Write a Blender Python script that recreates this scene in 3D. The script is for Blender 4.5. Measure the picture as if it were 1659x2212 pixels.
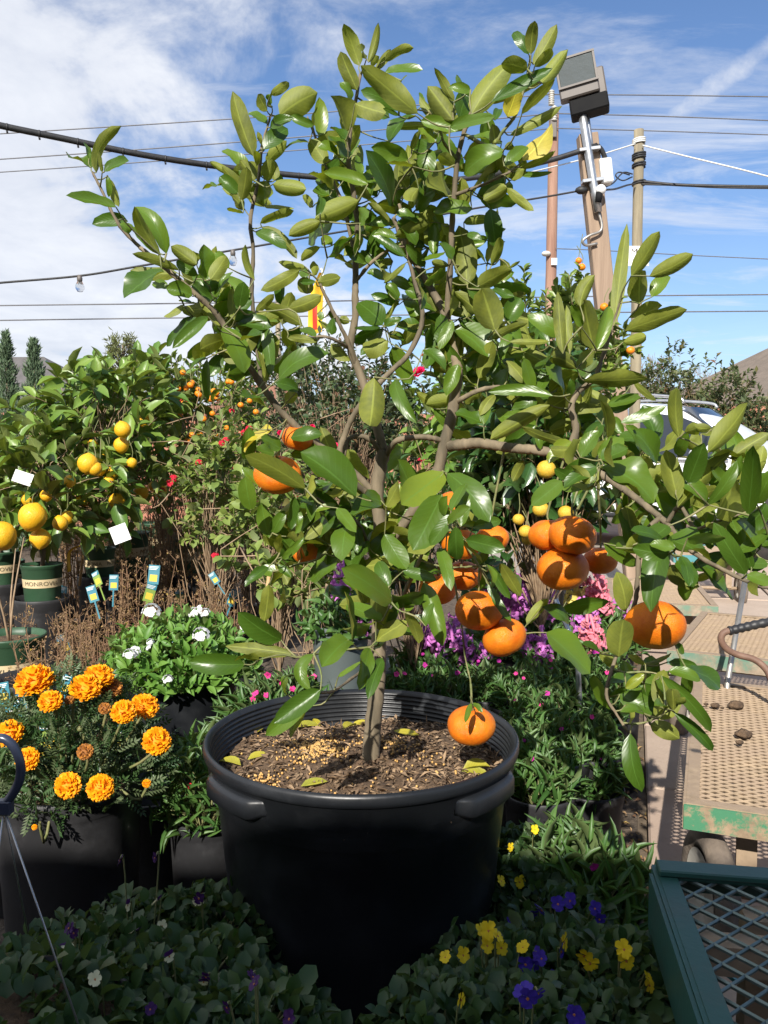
import bpy, math, random
import numpy as np
from mathutils import Vector, Matrix

for o in list(bpy.data.objects):
    bpy.data.objects.remove(o)
SC = bpy.context.scene
COL = SC.collection
R = math.radians

# ------------------------------------------------------------------ camera
HCAM = 1.05
PITCH = R(3.8)
FPX, CX, CY = 1769.6, 829.5, 1106.0        # focal length / centre of a 1659 x 2212 picture
cam_d = bpy.data.cameras.new('camera')
cam = bpy.data.objects.new('camera', cam_d)
COL.objects.link(cam)
cam.location = (0, 0, HCAM)
cam.rotation_euler = (R(90) - PITCH, 0, 0)
cam_d.sensor_fit = 'VERTICAL'
cam_d.sensor_height = 24.0
cam_d.lens = 24.0 * FPX / 2212.0
cam_d.clip_start = 0.02
cam_d.clip_end = 2000
SC.camera = cam

# ------------------------------------------------------------------ world, sun, exposure
SUN_EL, SUN_AZ = R(34), R(13)              # the sun stands behind the camera, 13 degrees to its left
sun_dir = Vector((-math.sin(SUN_AZ) * math.cos(SUN_EL), -math.cos(SUN_AZ) * math.cos(SUN_EL), math.sin(SUN_EL)))
world = bpy.data.worlds.new('World')
SC.world = world
world.use_nodes = True
wn = world.node_tree
wn.nodes.clear()


def wnode(t, **kw):
    n = wn.nodes.new(t)
    for k, v in kw.items():
        setattr(n, k, v)
    return n


def wlink(a, b):
    wn.links.new(a, b)


def wmath(op, a, b=None, c=None, clamp=False):
    n = wnode('ShaderNodeMath', operation=op, use_clamp=clamp)
    for i, v in enumerate((a, b, c)):
        if v is None:
            continue
        if isinstance(v, (int, float)):
            n.inputs[i].default_value = v
        else:
            wlink(v, n.inputs[i])
    return n.outputs[0]


sky = wnode('ShaderNodeTexSky', sky_type='NISHITA')
sky.sun_disc = False
sky.sun_elevation = SUN_EL
sky.sun_rotation = R(180) + SUN_AZ
sky.altitude = 10
sky.air_density = 1.0
sky.dust_density = 0.6
sky.ozone_density = 2.5
tc = wnode('ShaderNodeTexCoord')
sep = wnode('ShaderNodeSeparateXYZ')
wlink(tc.outputs['Generated'], sep.inputs[0])
dx, dy, dz = sep.outputs
zc = wmath('ADD', wmath('MAXIMUM', dz, 0.0), 0.16)
px, py = wmath('DIVIDE', dx, zc), wmath('DIVIDE', dy, zc)
cmb = wnode('ShaderNodeCombineXYZ')
wlink(px, cmb.inputs[0])
wlink(py, cmb.inputs[1])


def wnoise(scale, detail, rough, loc, dist=0.0, scl=(1, 1, 1), rotz=0.0):
    m = wnode('ShaderNodeMapping')
    m.inputs['Location'].default_value = loc
    m.inputs['Scale'].default_value = scl
    m.inputs['Rotation'].default_value = (0, 0, rotz)
    wlink(cmb.outputs[0], m.inputs[0])
    n = wnode('ShaderNodeTexNoise')
    n.inputs['Scale'].default_value = scale
    n.inputs['Detail'].default_value = detail
    n.inputs['Roughness'].default_value = rough
    n.inputs['Distortion'].default_value = dist
    wlink(m.outputs[0], n.inputs['Vector'])
    return n.outputs[0]


big = wnoise(0.9, 7, 0.58, (3.1, 1.7, 0), 0.25)
mid = wnoise(3.0, 8, 0.62, (0.4, 2.2, 0), 0.35, (1.0, 0.8, 1))
wisp = wnoise(2.1, 9, 0.66, (5.0, 0.3, 0), 0.6, (0.55, 1.5, 1), R(35))
den = wmath('ADD', wmath('MULTIPLY', big, 0.58), wmath('MULTIPLY', mid, 0.46))
# cloudier to the left of the view and low down, a long streak to the right
den = wmath('ADD', den, wmath('MULTIPLY', dx, -0.46))
st = wmath('SUBTRACT', wmath('SUBTRACT', dz, wmath('MULTIPLY', dx, 0.55)), 0.193)
stg = wmath('MULTIPLY', wmath('EXPONENT', wmath('MULTIPLY', wmath('MULTIPLY', st, st), -1300.0)), wmath('MULTIPLY', wmath('SUBTRACT', dx, 0.12, clamp=True), 1.0))
den = wmath('ADD', den, wmath('MULTIPLY', stg, 1.1))
low = wmath('SUBTRACT', dz, 0.20)
den = wmath('ADD', den, wmath('MULTIPLY', wmath('EXPONENT', wmath('MULTIPLY', wmath('MULTIPLY', low, low), -110.0)), 0.085))
mr = wnode('ShaderNodeMapRange', interpolation_type='SMOOTHSTEP')
mr.inputs['From Min'].default_value = 0.50
mr.inputs['From Max'].default_value = 0.665
wlink(den, mr.inputs['Value'])
w2 = wnode('ShaderNodeMapRange', interpolation_type='SMOOTHSTEP')
w2.inputs['From Min'].default_value = 0.46
w2.inputs['From Max'].default_value = 0.72
w2.inputs['To Max'].default_value = 0.7
wlink(wisp, w2.inputs['Value'])
hz = wmath('MULTIPLY', wmath('EXPONENT', wmath('MULTIPLY', wmath('MAXIMUM', dz, 0.0), -9.0)), 0.55)
alpha = wmath('MAXIMUM', wmath('MAXIMUM', mr.outputs[0], w2.outputs[0]), hz)
alpha = wmath('MULTIPLY', alpha, 0.93, clamp=True)
shade = wnode('ShaderNodeValToRGB')
shade.color_ramp.elements[0].position = 0.30
shade.color_ramp.elements[0].color = (6.2, 6.7, 7.9, 1)
shade.color_ramp.elements[1].position = 0.66
shade.color_ramp.elements[1].color = (10.2, 10.4, 10.8, 1)
wlink(wmath('ADD', wmath('MULTIPLY', mid, 0.6), wmath('MULTIPLY', big, 0.4)), shade.inputs[0])
skc = wnode('ShaderNodeMix', data_type='RGBA', blend_type='MULTIPLY')
skc.inputs[0].default_value = 1.0
wlink(sky.outputs[0], skc.inputs[6])
skc.inputs[7].default_value = (1.10, 1.27, 1.50, 1)
mx = wnode('ShaderNodeMix', data_type='RGBA')
wlink(alpha, mx.inputs[0])
wlink(skc.outputs[2], mx.inputs[6])
wlink(shade.outputs[0], mx.inputs[7])
bg = wnode('ShaderNodeBackground')
bg.inputs['Strength'].default_value = 0.068
wlink(mx.outputs[2], bg.inputs['Color'])
wo = wnode('ShaderNodeOutputWorld')
wlink(bg.outputs[0], wo.inputs['Surface'])

sl = bpy.data.lights.new('sun', 'SUN')
sl.energy = 5.0
sl.angle = R(0.53)
sl.color = (1.0, 0.945, 0.86)
sun = bpy.data.objects.new('sun', sl)
COL.objects.link(sun)
sun.location = (-3, -6, 8)
sun.rotation_euler = sun_dir.to_track_quat('Z', 'Y').to_euler()

SC.view_settings.view_transform = 'Standard'
SC.view_settings.look = 'None'
SC.view_settings.gamma = 1
SC.view_settings.exposure = 0.6
SC.view_settings.use_curve_mapping = False
SC.render.engine = 'CYCLES'
SC.cycles.max_bounces = 8
SC.cycles.transmission_bounces = 6
SC.cycles.transparent_max_bounces = 8

# ------------------------------------------------------------------ geometry helpers
rng = np.random.default_rng(11)
random.seed(5)
CP, SP = math.cos(PITCH), math.sin(PITCH)


def P(x, y, D):
    """a point of the place seen in direction (x, y) of the photograph, standing D metres ahead"""
    a, b = (x - CX) / FPX, (CY - y) / FPX
    d = np.array([a, CP + b * SP, -SP + b * CP])
    return np.array([0, 0, HCAM]) + d * (D / d[1])


def G(x, y, z=0.0):
    a, b = (x - CX) / FPX, (CY - y) / FPX
    d = np.array([a, CP + b * SP, -SP + b * CP])
    return np.array([0, 0, HCAM]) + d * ((z - HCAM) / d[2])


def pxm(D):
    return D / FPX                                   # metres for one picture unit at distance D


def unit(v):
    v = np.asarray(v, float)
    return v / np.maximum(np.linalg.norm(v, axis=-1, keepdims=True), 1e-9)


def build(name, V, F, mats, uv=None, rnd=None, midx=None, smooth=True):
    """mesh from arrays; F is a list of index arrays (quads or triangles)"""
    me = bpy.data.meshes.new(name)
    V = np.asarray(V, np.float32)
    if not isinstance(F, (list, tuple)) or (len(F) and not isinstance(F[0], np.ndarray)):
        F = [np.asarray(F)]
    F = [f for f in F if len(f)]
    li = np.concatenate([f.ravel() for f in F]).astype(np.int32)
    tot = np.concatenate([np.full(len(f), f.shape[1]) for f in F]).astype(np.int32)
    st_ = np.concatenate([[0], np.cumsum(tot)[:-1]]).astype(np.int32)
    me.vertices.add(len(V))
    me.vertices.foreach_set('co', V.ravel())
    me.loops.add(len(li))
    me.loops.foreach_set('vertex_index', li)
    me.polygons.add(len(tot))
    me.polygons.foreach_set('loop_start', st_)
    me.polygons.foreach_set('loop_total', tot)
    if midx is not None:
        me.polygons.foreach_set('material_index', np.asarray(midx, np.int32))
    me.update(calc_edges=True)
    me.polygons.foreach_set('use_smooth', np.full(len(tot), bool(smooth)))
    if uv is not None:
        l = me.uv_layers.new(name='UVMap')
        l.data.foreach_set('uv', np.asarray(uv, np.float32)[li].ravel())
    if rnd is not None:
        a = me.attributes.new('rnd', 'FLOAT', 'POINT')
        a.data.foreach_set('value', np.asarray(rnd, np.float32))
    for m in (mats if isinstance(mats, (list, tuple)) else [mats]):
        me.materials.append(m)
    return me


class Acc:
    """collects several shapes into one mesh"""
    def __init__(s):
        s.V, s.Q, s.T, s.n, s.qm, s.tm = [], [], [], 0, [], []

    def add(s, V, F, m=0):
        V = np.asarray(V, float)
        for f in (F if isinstance(F, list) else [F]):
            f = np.asarray(f)
            if not len(f):
                continue
            if f.shape[1] == 4:
                s.Q.append(f + s.n)
                s.qm.append(np.full(len(f), m))
            else:
                s.T.append(f + s.n)
                s.tm.append(np.full(len(f), m))
        s.V.append(V)
        s.n += len(V)
        return s

    def mesh(s, name, mats, smooth=True, org=None):
        V = np.concatenate(s.V)
        if org is not None:
            V = V - np.asarray(org)
        F, mi = [], []
        if s.Q:
            F.append(np.concatenate(s.Q))
            mi.append(np.concatenate(s.qm))
        if s.T:
            F.append(np.concatenate(s.T))
            mi.append(np.concatenate(s.tm))
        return build(name, V, F, mats, midx=np.concatenate(mi), smooth=smooth)


def box(x0, x1, y0, y1, z0, z1, bev=0.0):
    if bev <= 0:
        V = np.array([(x, y, z) for z in (z0, z1) for y in (y0, y1) for x in (x0, x1)], float)
        F = np.array([(0, 2, 3, 1), (4, 5, 7, 6), (0, 1, 5, 4), (2, 6, 7, 3), (0, 4, 6, 2), (1, 3, 7, 5)])
        return V, F
    b = bev
    xs, ys, zs = (x0, x1), (y0, y1), (z0, z1)
    V, idx = [], {}
    for i in (0, 1):
        for j in (0, 1):
            for k in (0, 1):
                sx, sy, sz = (1 - 2 * i) * b, (1 - 2 * j) * b, (1 - 2 * k) * b
                for ax, q in (('x', (xs[i], ys[j] + sy, zs[k] + sz)), ('y', (xs[i] + sx, ys[j], zs[k] + sz)), ('z', (xs[i] + sx, ys[j] + sy, zs[k]))):
                    idx[(i, j, k, ax)] = len(V)
                    V.append(q)
    Q = []
    for i in (0, 1):
        Q.append([idx[(i, 0, 0, 'x')], idx[(i, 1, 0, 'x')], idx[(i, 1, 1, 'x')], idx[(i, 0, 1, 'x')]][::(1 if i else -1)])
        Q.append([idx[(0, i, 0, 'y')], idx[(1, i, 0, 'y')], idx[(1, i, 1, 'y')], idx[(0, i, 1, 'y')]][::(-1 if i else 1)])
        Q.append([idx[(0, 0, i, 'z')], idx[(1, 0, i, 'z')], idx[(1, 1, i, 'z')], idx[(0, 1, i, 'z')]][::(1 if i else -1)])
    for i in (0, 1):
        for j in (0, 1):
            s = 1 if (i + j) % 2 == 0 else -1
            Q.append([idx[(i, j, 0, 'x')], idx[(i, j, 1, 'x')], idx[(i, j, 1, 'y')], idx[(i, j, 0, 'y')]][::-s])
            Q.append([idx[(i, 0, j, 'x')], idx[(i, 1, j, 'x')], idx[(i, 1, j, 'z')], idx[(i, 0, j, 'z')]][::s])
            Q.append([idx[(0, i, j, 'y')], idx[(1, i, j, 'y')], idx[(1, i, j, 'z')], idx[(0, i, j, 'z')]][::-s])
    T = []
    for i in (0, 1):
        for j in (0, 1):
            for k in (0, 1):
                t = [idx[(i, j, k, 'x')], idx[(i, j, k, 'y')], idx[(i, j, k, 'z')]]
                T.append(t[::(1 if (i + j + k) % 2 else -1)])
    return np.array(V, float), [np.array(Q), np.array(T)]


def xf(VF, rz=0.0, t=(0, 0, 0), M=None):
    V, F = VF
    V = np.asarray(V, float)
    if M is not None:
        V = V @ np.asarray(M).T
    if rz:
        c, s = math.cos(rz), math.sin(rz)
        V = V @ np.array([[c, s, 0], [-s, c, 0], [0, 0, 1]])
    return V + np.asarray(t), F


def smooth_path(pts, n):
    """Catmull-Rom through pts"""
    p = np.asarray(pts, float)
    if len(p) < 3:
        t = np.linspace(0, 1, n)[:, None]
        return p[0] * (1 - t) + p[-1] * t
    e = np.vstack([2 * p[0] - p[1], p, 2 * p[-1] - p[-2]])
    out = []
    for t in np.linspace(0, len(p) - 1 - 1e-6, n):
        i = int(t)
        u = t - i
        a, b, c, d = e[i], e[i + 1], e[i + 2], e[i + 3]
        out.append(.5 * ((2 * b) + (c - a) * u + (2 * a - 5 * b + 4 * c - d) * u * u + (3 * b - a - 3 * c + d) * u ** 3))
    return np.array(out)


def tube(pts, rad, seg=8, cap=True, flat=1.0):
    p = np.asarray(pts, float)
    n = len(p)
    r = np.broadcast_to(np.asarray(rad, float), (n,)) if np.ndim(rad) == 0 or len(rad) == n else np.interp(np.linspace(0, 1, n), np.linspace(0, 1, len(rad)), rad)
    t = unit(np.gradient(p, axis=0))
    ref = np.array([0.13, 0.21, 1.0]) if abs(t[0][2]) < .9 else np.array([1.0, 0.15, 0.1])
    s = unit(np.cross(t[0], ref))
    V = []
    ang = np.linspace(0, 2 * math.pi, seg, endpoint=False)
    for i in range(n):
        s = unit(s - t[i] * np.dot(s, t[i]))
        b = np.cross(t[i], s)
        V.append(p[i] + r[i] * (np.cos(ang)[:, None] * s + flat * np.sin(ang)[:, None] * b))
    V = np.concatenate(V)
    i, j = np.meshgrid(np.arange(n - 1), np.arange(seg), indexing='ij')
    a, b_ = (i * seg + j).ravel(), (i * seg + (j + 1) % seg).ravel()
    F = [np.stack([a, b_, b_ + seg, a + seg], 1)]
    if cap:
        V = np.vstack([V, p[0], p[-1]])
        k = np.arange(seg)
        k2 = (k + 1) % seg
        F.append(np.stack([k2, k, np.full(seg, n * seg)], 1))
        F.append(np.stack([k + (n - 1) * seg, k2 + (n - 1) * seg, np.full(seg, n * seg + 1)], 1))
    return V, F


def lathe(prof, seg=48, cx=0., cy=0., z0=0.):
    pr = np.asarray(prof, float)
    n = len(pr)
    ang = np.linspace(0, 2 * math.pi, seg, endpoint=False)
    V = np.stack([cx + pr[:, :1] * np.cos(ang), cy + pr[:, :1] * np.sin(ang), z0 + np.repeat(pr[:, 1:2], seg, 1)], -1).reshape(-1, 3)
    i, j = np.meshgrid(np.arange(n - 1), np.arange(seg), indexing='ij')
    a, b_ = (i * seg + j).ravel(), (i * seg + (j + 1) % seg).ravel()
    return V, np.stack([a, b_, b_ + seg, a + seg], 1)


def sphere(c, r, seg=20, rings=12, sq=(1, 1, 1)):
    th = np.linspace(0.001, math.pi - .001, rings + 1)
    V, F = lathe(np.stack([np.sin(th), np.cos(th)], 1)[::-1], seg)
    return V * r * np.asarray(sq) + np.asarray(c), F


# ------------------------------------------------------------------ object helpers
def obj(name, me, parent=None, loc=(0, 0, 0), rot=(0, 0, 0), scale=(1, 1, 1), kind=None):
    o = bpy.data.objects.new(name, me)
    COL.objects.link(o)
    o.location = loc
    o.rotation_euler = rot
    o.scale = (scale,) * 3 if isinstance(scale, (int, float)) else scale
    o.parent = parent
    if kind:
        o['kind'] = kind
    return o


def thing(name, label, cat, loc=(0, 0, 0), rz=0.0, group=None, scale=1.0):
    o = bpy.data.objects.new(name, None)
    COL.objects.link(o)
    o.empty_display_size = 0.05
    o.location = loc
    o.rotation_euler = (0, 0, rz)
    o.scale = (scale,) * 3
    tag(o, label, cat, group)
    return o


def tag(o, label, cat, group=None):
    o['label'] = label
    o['category'] = cat
    if group:
        o['group'] = group
    return o


def dup(root, loc, rz=0.0, scale=1.0, label=None, group=None):
    r = root.copy()
    COL.objects.link(r)
    r.location = loc
    r.rotation_euler = (0, 0, rz)
    r.scale = (scale,) * 3
    if label:
        r['label'] = label
    if group:
        r['group'] = group
    for ch in list(root.children):
        c = ch.copy()
        COL.objects.link(c)
        c.parent = r
        for g in list(ch.children):
            d = g.copy()
            COL.objects.link(d)
            d.parent = c
    return r


# ------------------------------------------------------------------ materials
def new_mat(name):
    m = bpy.data.materials.new(name)
    m.use_nodes = True
    nt = m.node_tree
    nt.nodes.clear()
    out = nt.nodes.new('ShaderNodeOutputMaterial')
    b = nt.nodes.new('ShaderNodeBsdfPrincipled')
    nt.links.new(b.outputs[0], out.inputs[0])
    return m, nt, b, out


def mixc(nt, fac, a, b, blend='MIX'):
    n = nt.nodes.new('ShaderNodeMix')
    n.data_type = 'RGBA'
    n.blend_type = blend
    for s, v in ((0, fac), (6, a), (7, b)):
        if hasattr(v, 'is_output') or hasattr(v, 'links'):
            nt.links.new(v, n.inputs[s])
        else:
            n.inputs[s].default_value = v if s == 0 else (*v[:3], 1)
    return n.outputs[2]


def noise(nt, scale, detail=4, rough=.6, vec='Object', scl=(1, 1, 1)):
    t = nt.nodes.new('ShaderNodeTexCoord')
    m = nt.nodes.new('ShaderNodeMapping')
    m.inputs['Scale'].default_value = scl
    nt.links.new(t.outputs[vec], m.inputs[0])
    n = nt.nodes.new('ShaderNodeTexNoise')
    n.inputs['Scale'].default_value = scale
    n.inputs['Detail'].default_value = detail
    n.inputs['Roughness'].default_value = rough
    nt.links.new(m.outputs[0], n.inputs['Vector'])
    return n.outputs[0]


def ramp(nt, v, lo, hi, a=0.0, b=1.0):
    n = nt.nodes.new('ShaderNodeMapRange')
    n.inputs['From Min'].default_value = lo
    n.inputs['From Max'].default_value = hi
    n.inputs['To Min'].default_value = a
    n.inputs['To Max'].default_value = b
    nt.links.new(v, n.inputs['Value'])
    return n.outputs[0]


def bump(nt, b, h, strength=.3, dist=.01):
    n = nt.nodes.new('ShaderNodeBump')
    n.inputs['Strength'].default_value = strength
    n.inputs['Distance'].default_value = dist
    nt.links.new(h, n.inputs['Height'])
    nt.links.new(n.outputs[0], b.inputs['Normal'])


def simple(name, c1, c2=None, scale=8, rough=.6, bmp=0.0, bscale=None, metal=0.0, spec=.5, scl=(1, 1, 1), lo=.35, hi=.65, bdist=.005, detail=5):
    m, nt, b, out = new_mat(name)
    b.inputs['Roughness'].default_value = rough
    b.inputs['Metallic'].default_value = metal
    b.inputs['Specular IOR Level'].default_value = spec
    if c2 is None:
        c2 = tuple(v * .8 for v in c1)
    nz = noise(nt, scale, detail, scl=scl)
    nt.links.new(mixc(nt, ramp(nt, nz, lo, hi), c1, c2), b.inputs['Base Color'])
    if bmp:
        bump(nt, b, noise(nt, bscale or scale * 3, 5, scl=scl), bmp, bdist)
    return m


def attr(nt, name='rnd'):
    a = nt.nodes.new('ShaderNodeAttribute')
    a.attribute_name = name
    return a.outputs['Fac']


def math2(nt, op, a, b=None):
    n = nt.nodes.new('ShaderNodeMath')
    n.operation = op
    for i, v in enumerate((a, b)):
        if v is None:
            continue
        if isinstance(v, (int, float)):
            n.inputs[i].default_value = v
        else:
            nt.links.new(v, n.inputs[i])
    return n.outputs[0]


def leaf_mat(name, top1, top2, under, rough=.38, trans=.25, veins=True, spec=.5, tcol=None, vein_n=9, under_rough=.6, yel=None):
    """a leaf: upper side and paler underside, veins along the UVs, some light through the blade"""
    m, nt, b, out = new_mat(name)
    rn = attr(nt)
    top = mixc(nt, rn, top1, top2)
    if yel is not None:
        top = mixc(nt, ramp(nt, rn, .86, 1.0), top, yel)
    und = mixc(nt, rn, tuple(v * .52 for v in under), under) if veins else mixc(nt, rn, under, tuple(v * .8 for v in under))
    nz = noise(nt, 60 if veins else 25, 3)
    top = mixc(nt, ramp(nt, nz, .3, .8, 0, .25), top, tuple(v * 1.7 for v in top1))
    if veins:
        uvn = nt.nodes.new('ShaderNodeUVMap')
        sp = nt.nodes.new('ShaderNodeSeparateXYZ')
        nt.links.new(uvn.outputs[0], sp.inputs[0])
        u = math2(nt, 'ABSOLUTE', math2(nt, 'SUBTRACT', sp.outputs[0], .5))
        midrib = ramp(nt, u, .012, .035, 1, 0)
        ph = math2(nt, 'SUBTRACT', math2(nt, 'MULTIPLY', sp.outputs[1], vein_n), math2(nt, 'MULTIPLY', u, 5.0))
        fr = math2(nt, 'ABSOLUTE', math2(nt, 'SUBTRACT', math2(nt, 'FRACT', ph), .5))
        side = ramp(nt, fr, .02, .07, .38, 0)
        vv = math2(nt, 'MAXIMUM', midrib, side)
        top = mixc(nt, math2(nt, 'MULTIPLY', vv, .5), top, tuple(min(1, v * 2.2 + .02) for v in top1))
        und = mixc(nt, math2(nt, 'MULTIPLY', side, 1.3), und, tuple(v * .45 for v in under))
        blot = ramp(nt, noise(nt, 34, 5, .7), .60, .72, 0, .45)
        und = mixc(nt, blot, und, tuple(v * .55 for v in under))
        und = mixc(nt, ramp(nt, noise(nt, 26, 4, .65), .35, .65, 0, .6), und, (under[0] * 1.3, under[1] * 1.2, under[2] * .8))
        und = mixc(nt, ramp(nt, u, .015, .05, .7, 0), und, (under[0] * 1.5, under[1] * 1.45, under[2] * 1.4))
        bl = math2(nt, 'ADD', math2(nt, 'MULTIPLY', ramp(nt, fr, .0, .5), -.6), math2(nt, 'MULTIPLY', midrib, -.6))
        bump(nt, b, math2(nt, "ADD", bl, math2(nt, "MULTIPLY", noise(nt, 160, 2), .3)), .16, .0008)
    ge = nt.nodes.new('ShaderNodeNewGeometry')
    colr = mixc(nt, ge.outputs['Backfacing'], top, und)
    nt.links.new(colr, b.inputs['Base Color'])
    nt.links.new(ramp(nt, ge.outputs['Backfacing'], 0, 1, rough, under_rough), b.inputs['Roughness'])
    b.inputs['Specular IOR Level'].default_value = spec
    tr = nt.nodes.new('ShaderNodeBsdfTranslucent')
    nt.links.new(mixc(nt, 1.0, colr, tcol or (1.5, 1.6, .5), 'MULTIPLY'), tr.inputs[0])
    ms = nt.nodes.new('ShaderNodeMixShader')
    ms.inputs[0].default_value = trans
    nt.links.new(b.outputs[0], ms.inputs[1])
    nt.links.new(tr.outputs[0], ms.inputs[2])
    nt.links.new(ms.outputs[0], out.inputs[0])
    return m


def petal_mat(name, c1, c2, rough=.6, trans=.2):
    m, nt, b, out = new_mat(name)
    c = mixc(nt, attr(nt), c1, c2)
    nt.links.new(c, b.inputs['Base Color'])
    b.inputs['Roughness'].default_value = rough
    b.inputs['Specular IOR Level'].default_value = .25
    tr = nt.nodes.new('ShaderNodeBsdfTranslucent')
    nt.links.new(c, tr.inputs[0])
    ms = nt.nodes.new('ShaderNodeMixShader')
    ms.inputs[0].default_value = trans
    nt.links.new(b.outputs[0], ms.inputs[1])
    nt.links.new(tr.outputs[0], ms.inputs[2])
    nt.links.new(ms.outputs[0], out.inputs[0])
    return m


def fruit_mat(name, c1, c2, scale=260, bs=.35):
    m, nt, b, out = new_mat(name)
    fc = mixc(nt, ramp(nt, noise(nt, 1.6, 4), .35, .65), c1, c2)
    fc = mixc(nt, ramp(nt, noise(nt, 9, 6, .7), .62, .72, 0, .3), fc, tuple(v * .62 for v in c1))
    nt.links.new(fc, b.inputs['Base Color'])
    b.inputs['Roughness'].default_value = .42
    b.inputs['Specular IOR Level'].default_value = .4
    b.inputs['Subsurface Weight'].default_value = .08
    b.inputs['Subsurface Radius'].default_value = (.01, .004, .001)
    t = nt.nodes.new('ShaderNodeTexCoord')
    v = nt.nodes.new('ShaderNodeTexVoronoi')
    v.inputs['Scale'].default_value = scale
    nt.links.new(t.outputs['Object'], v.inputs['Vector'])
    bump(nt, b, math2(nt, 'ADD', ramp(nt, v.outputs[0], 0, .6, 0, 1), math2(nt, 'MULTIPLY', noise(nt, 2.5, 3), .8)), bs, .006)
    return m


M = {}
M['hero_leaf'] = leaf_mat('citrus_leaf', (.044, .098, .010), (.135, .215, .020), (.215, .255, .045), .33, .30, yel=(.34, .32, .03))
M['hero_yellow'] = leaf_mat('citrus_leaf_yellow', (.50, .42, .035), (.42, .38, .05), (.5, .44, .09), .4, .25)
M['lemon_leaf'] = leaf_mat('lemon_leaf', (.075, .155, .026), (.20, .29, .05), (.17, .22, .07), .36, .22, vein_n=7)
M['dark_leaf'] = leaf_mat('dark_citrus_leaf', (.026, .075, .018), (.06, .12, .03), (.11, .16, .055), .28, .18, vein_n=7)
M['kumquat_leaf'] = leaf_mat('kumquat_leaf', (.06, .13, .018), (.22, .28, .035), (.15, .2, .06), .38, .25, veins=False)
M['rose_leaf'] = leaf_mat('rose_leaf', (.032, .065, .02), (.09, .12, .042), (.09, .12, .06), .45, .15, veins=False, yel=(.13, .03, .02))
M['lantana_leaf'] = leaf_mat('lantana_leaf', (.11, .18, .035), (.27, .33, .075), (.2, .25, .1), .6, .25, veins=False, yel=(.2, .15, .06))
M['bush_leaf'] = leaf_mat('bush_leaf', (.045, .075, .025), (.13, .14, .05), (.09, .12, .05), .55, .2, veins=False, yel=(.15, .06, .03))
M['cypress_leaf'] = leaf_mat('cypress_leaf', (.10, .17, .09), (.2, .27, .16), (.1, .15, .08), .7, .1, veins=False)
M['pine_leaf'] = leaf_mat('pine_leaf', (.13, .16, .05), (.22, .22, .08), (.15, .17, .06), .7, .1, veins=False)
M['verbena_leaf'] = leaf_mat('verbena_leaf', (.075, .185, .028), (.15, .28, .045), (.16, .23, .07), .5, .25, veins=False)
M['marigold_leaf'] = leaf_mat('marigold_leaf', (.025, .065, .02), (.06, .115, .035), (.1, .14, .06), .42, .2, veins=False)
M['viola_leaf'] = leaf_mat('viola_leaf', (.022, .056, .014), (.052, .098, .026), (.08, .12, .05), .5, .25, veins=False)
M['dianthus_leaf'] = leaf_mat('dianthus_leaf', (.04, .105, .022), (.10, .19, .045), (.12, .17, .06), .45, .25, veins=False)
M['dry_leaf'] = leaf_mat('dry_leaf', (.17, .085, .045), (.38, .26, .13), (.25, .16, .085), .8, .15, veins=False, yel=(.5, .36, .06))
M['fallen'] = leaf_mat('fallen_leaf', (.40, .34, .03), (.20, .22, .03), (.3, .28, .06), .5, .15)
M['mandarin'] = fruit_mat('mandarin_peel', (.66, .145, .005), (.80, .225, .009), 34, .35)
M['lemon'] = fruit_mat('lemon_peel', (.78, .40, .012), (.82, .46, .02), 14)
M['kumquat'] = fruit_mat('kumquat_peel', (.75, .21, .01), (.8, .27, .015), 8, .15)
M['grapefruit'] = fruit_mat('yellow_peel', (.70, .40, .03), (.60, .42, .06), 14)
M['calyx'] = simple('calyx_green', (.12, .15, .04), (.2, .17, .07), 60, .7)
M['bark'] = simple('young_bark', (.235, .185, .12), (.095, .078, .05), 30, .85, .6, 60, scl=(1, 1, .18), bdist=.003)
M['stem'] = simple('green_stem', (.13, .16, .05), (.22, .20, .09), 40, .6, .3, 90)
M['brown_stem'] = simple('brown_stem', (.22, .14, .08), (.33, .24, .15), 40, .8)
M['dry_stem'] = simple('dry_stem', (.17, .085, .05), (.32, .21, .11), 20, .85)
M['bamboo'] = simple('bamboo_stake', (.50, .33, .15), (.42, .26, .11), 20, .6)
# ------------------------------------------------------------------ more materials
def plastic(name, c, rough=.38, scuff=.25):
    m, nt, b, out = new_mat(name)
    nz = noise(nt, 9, 6, .65)
    fine = noise(nt, 90, 3, .6)
    nt.links.new(mixc(nt, ramp(nt, nz, .5, .8, 0, scuff), c, tuple(min(1, v * 3 + .03) for v in c)), b.inputs['Base Color'])
    nt.links.new(ramp(nt, nz, .3, .75, rough - .08, rough + .22), b.inputs['Roughness'])
    bump(nt, b, fine, .08, .002)
    return m


M['pot_black'] = plastic('black_pot_plastic', (.011, .0125, .015), .36, .3)
M['pot_small'] = plastic('small_pot_plastic', (.024, .024, .026), .5, .45)
M['pot_green'] = plastic('green_pot_plastic', (.030, .075, .038), .42, .2)
M['pot_grey'] = plastic('grey_tray_plastic', (.09, .11, .11), .5, .3)
M['band'] = simple('tan_band', (.62, .50, .30), (.55, .43, .25), 12, .6)
M['ink'] = simple('dark_ink', (.10, .085, .05), (.08, .07, .04), 12, .7)
M['soil'] = simple('potting_soil', (.165, .105, .06), (.06, .038, .023), 45, .95, .9, 110, bdist=.008)
M['chips'] = leaf_mat('bark_chips', (.10, .062, .036), (.36, .25, .15), (.2, .13, .075), .85, 0.0, veins=False, tcol=(1, 1, 1))
M['prill'] = simple('fertiliser_beads', (.62, .38, .13), (.5, .28, .08), 40, .5)

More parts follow.
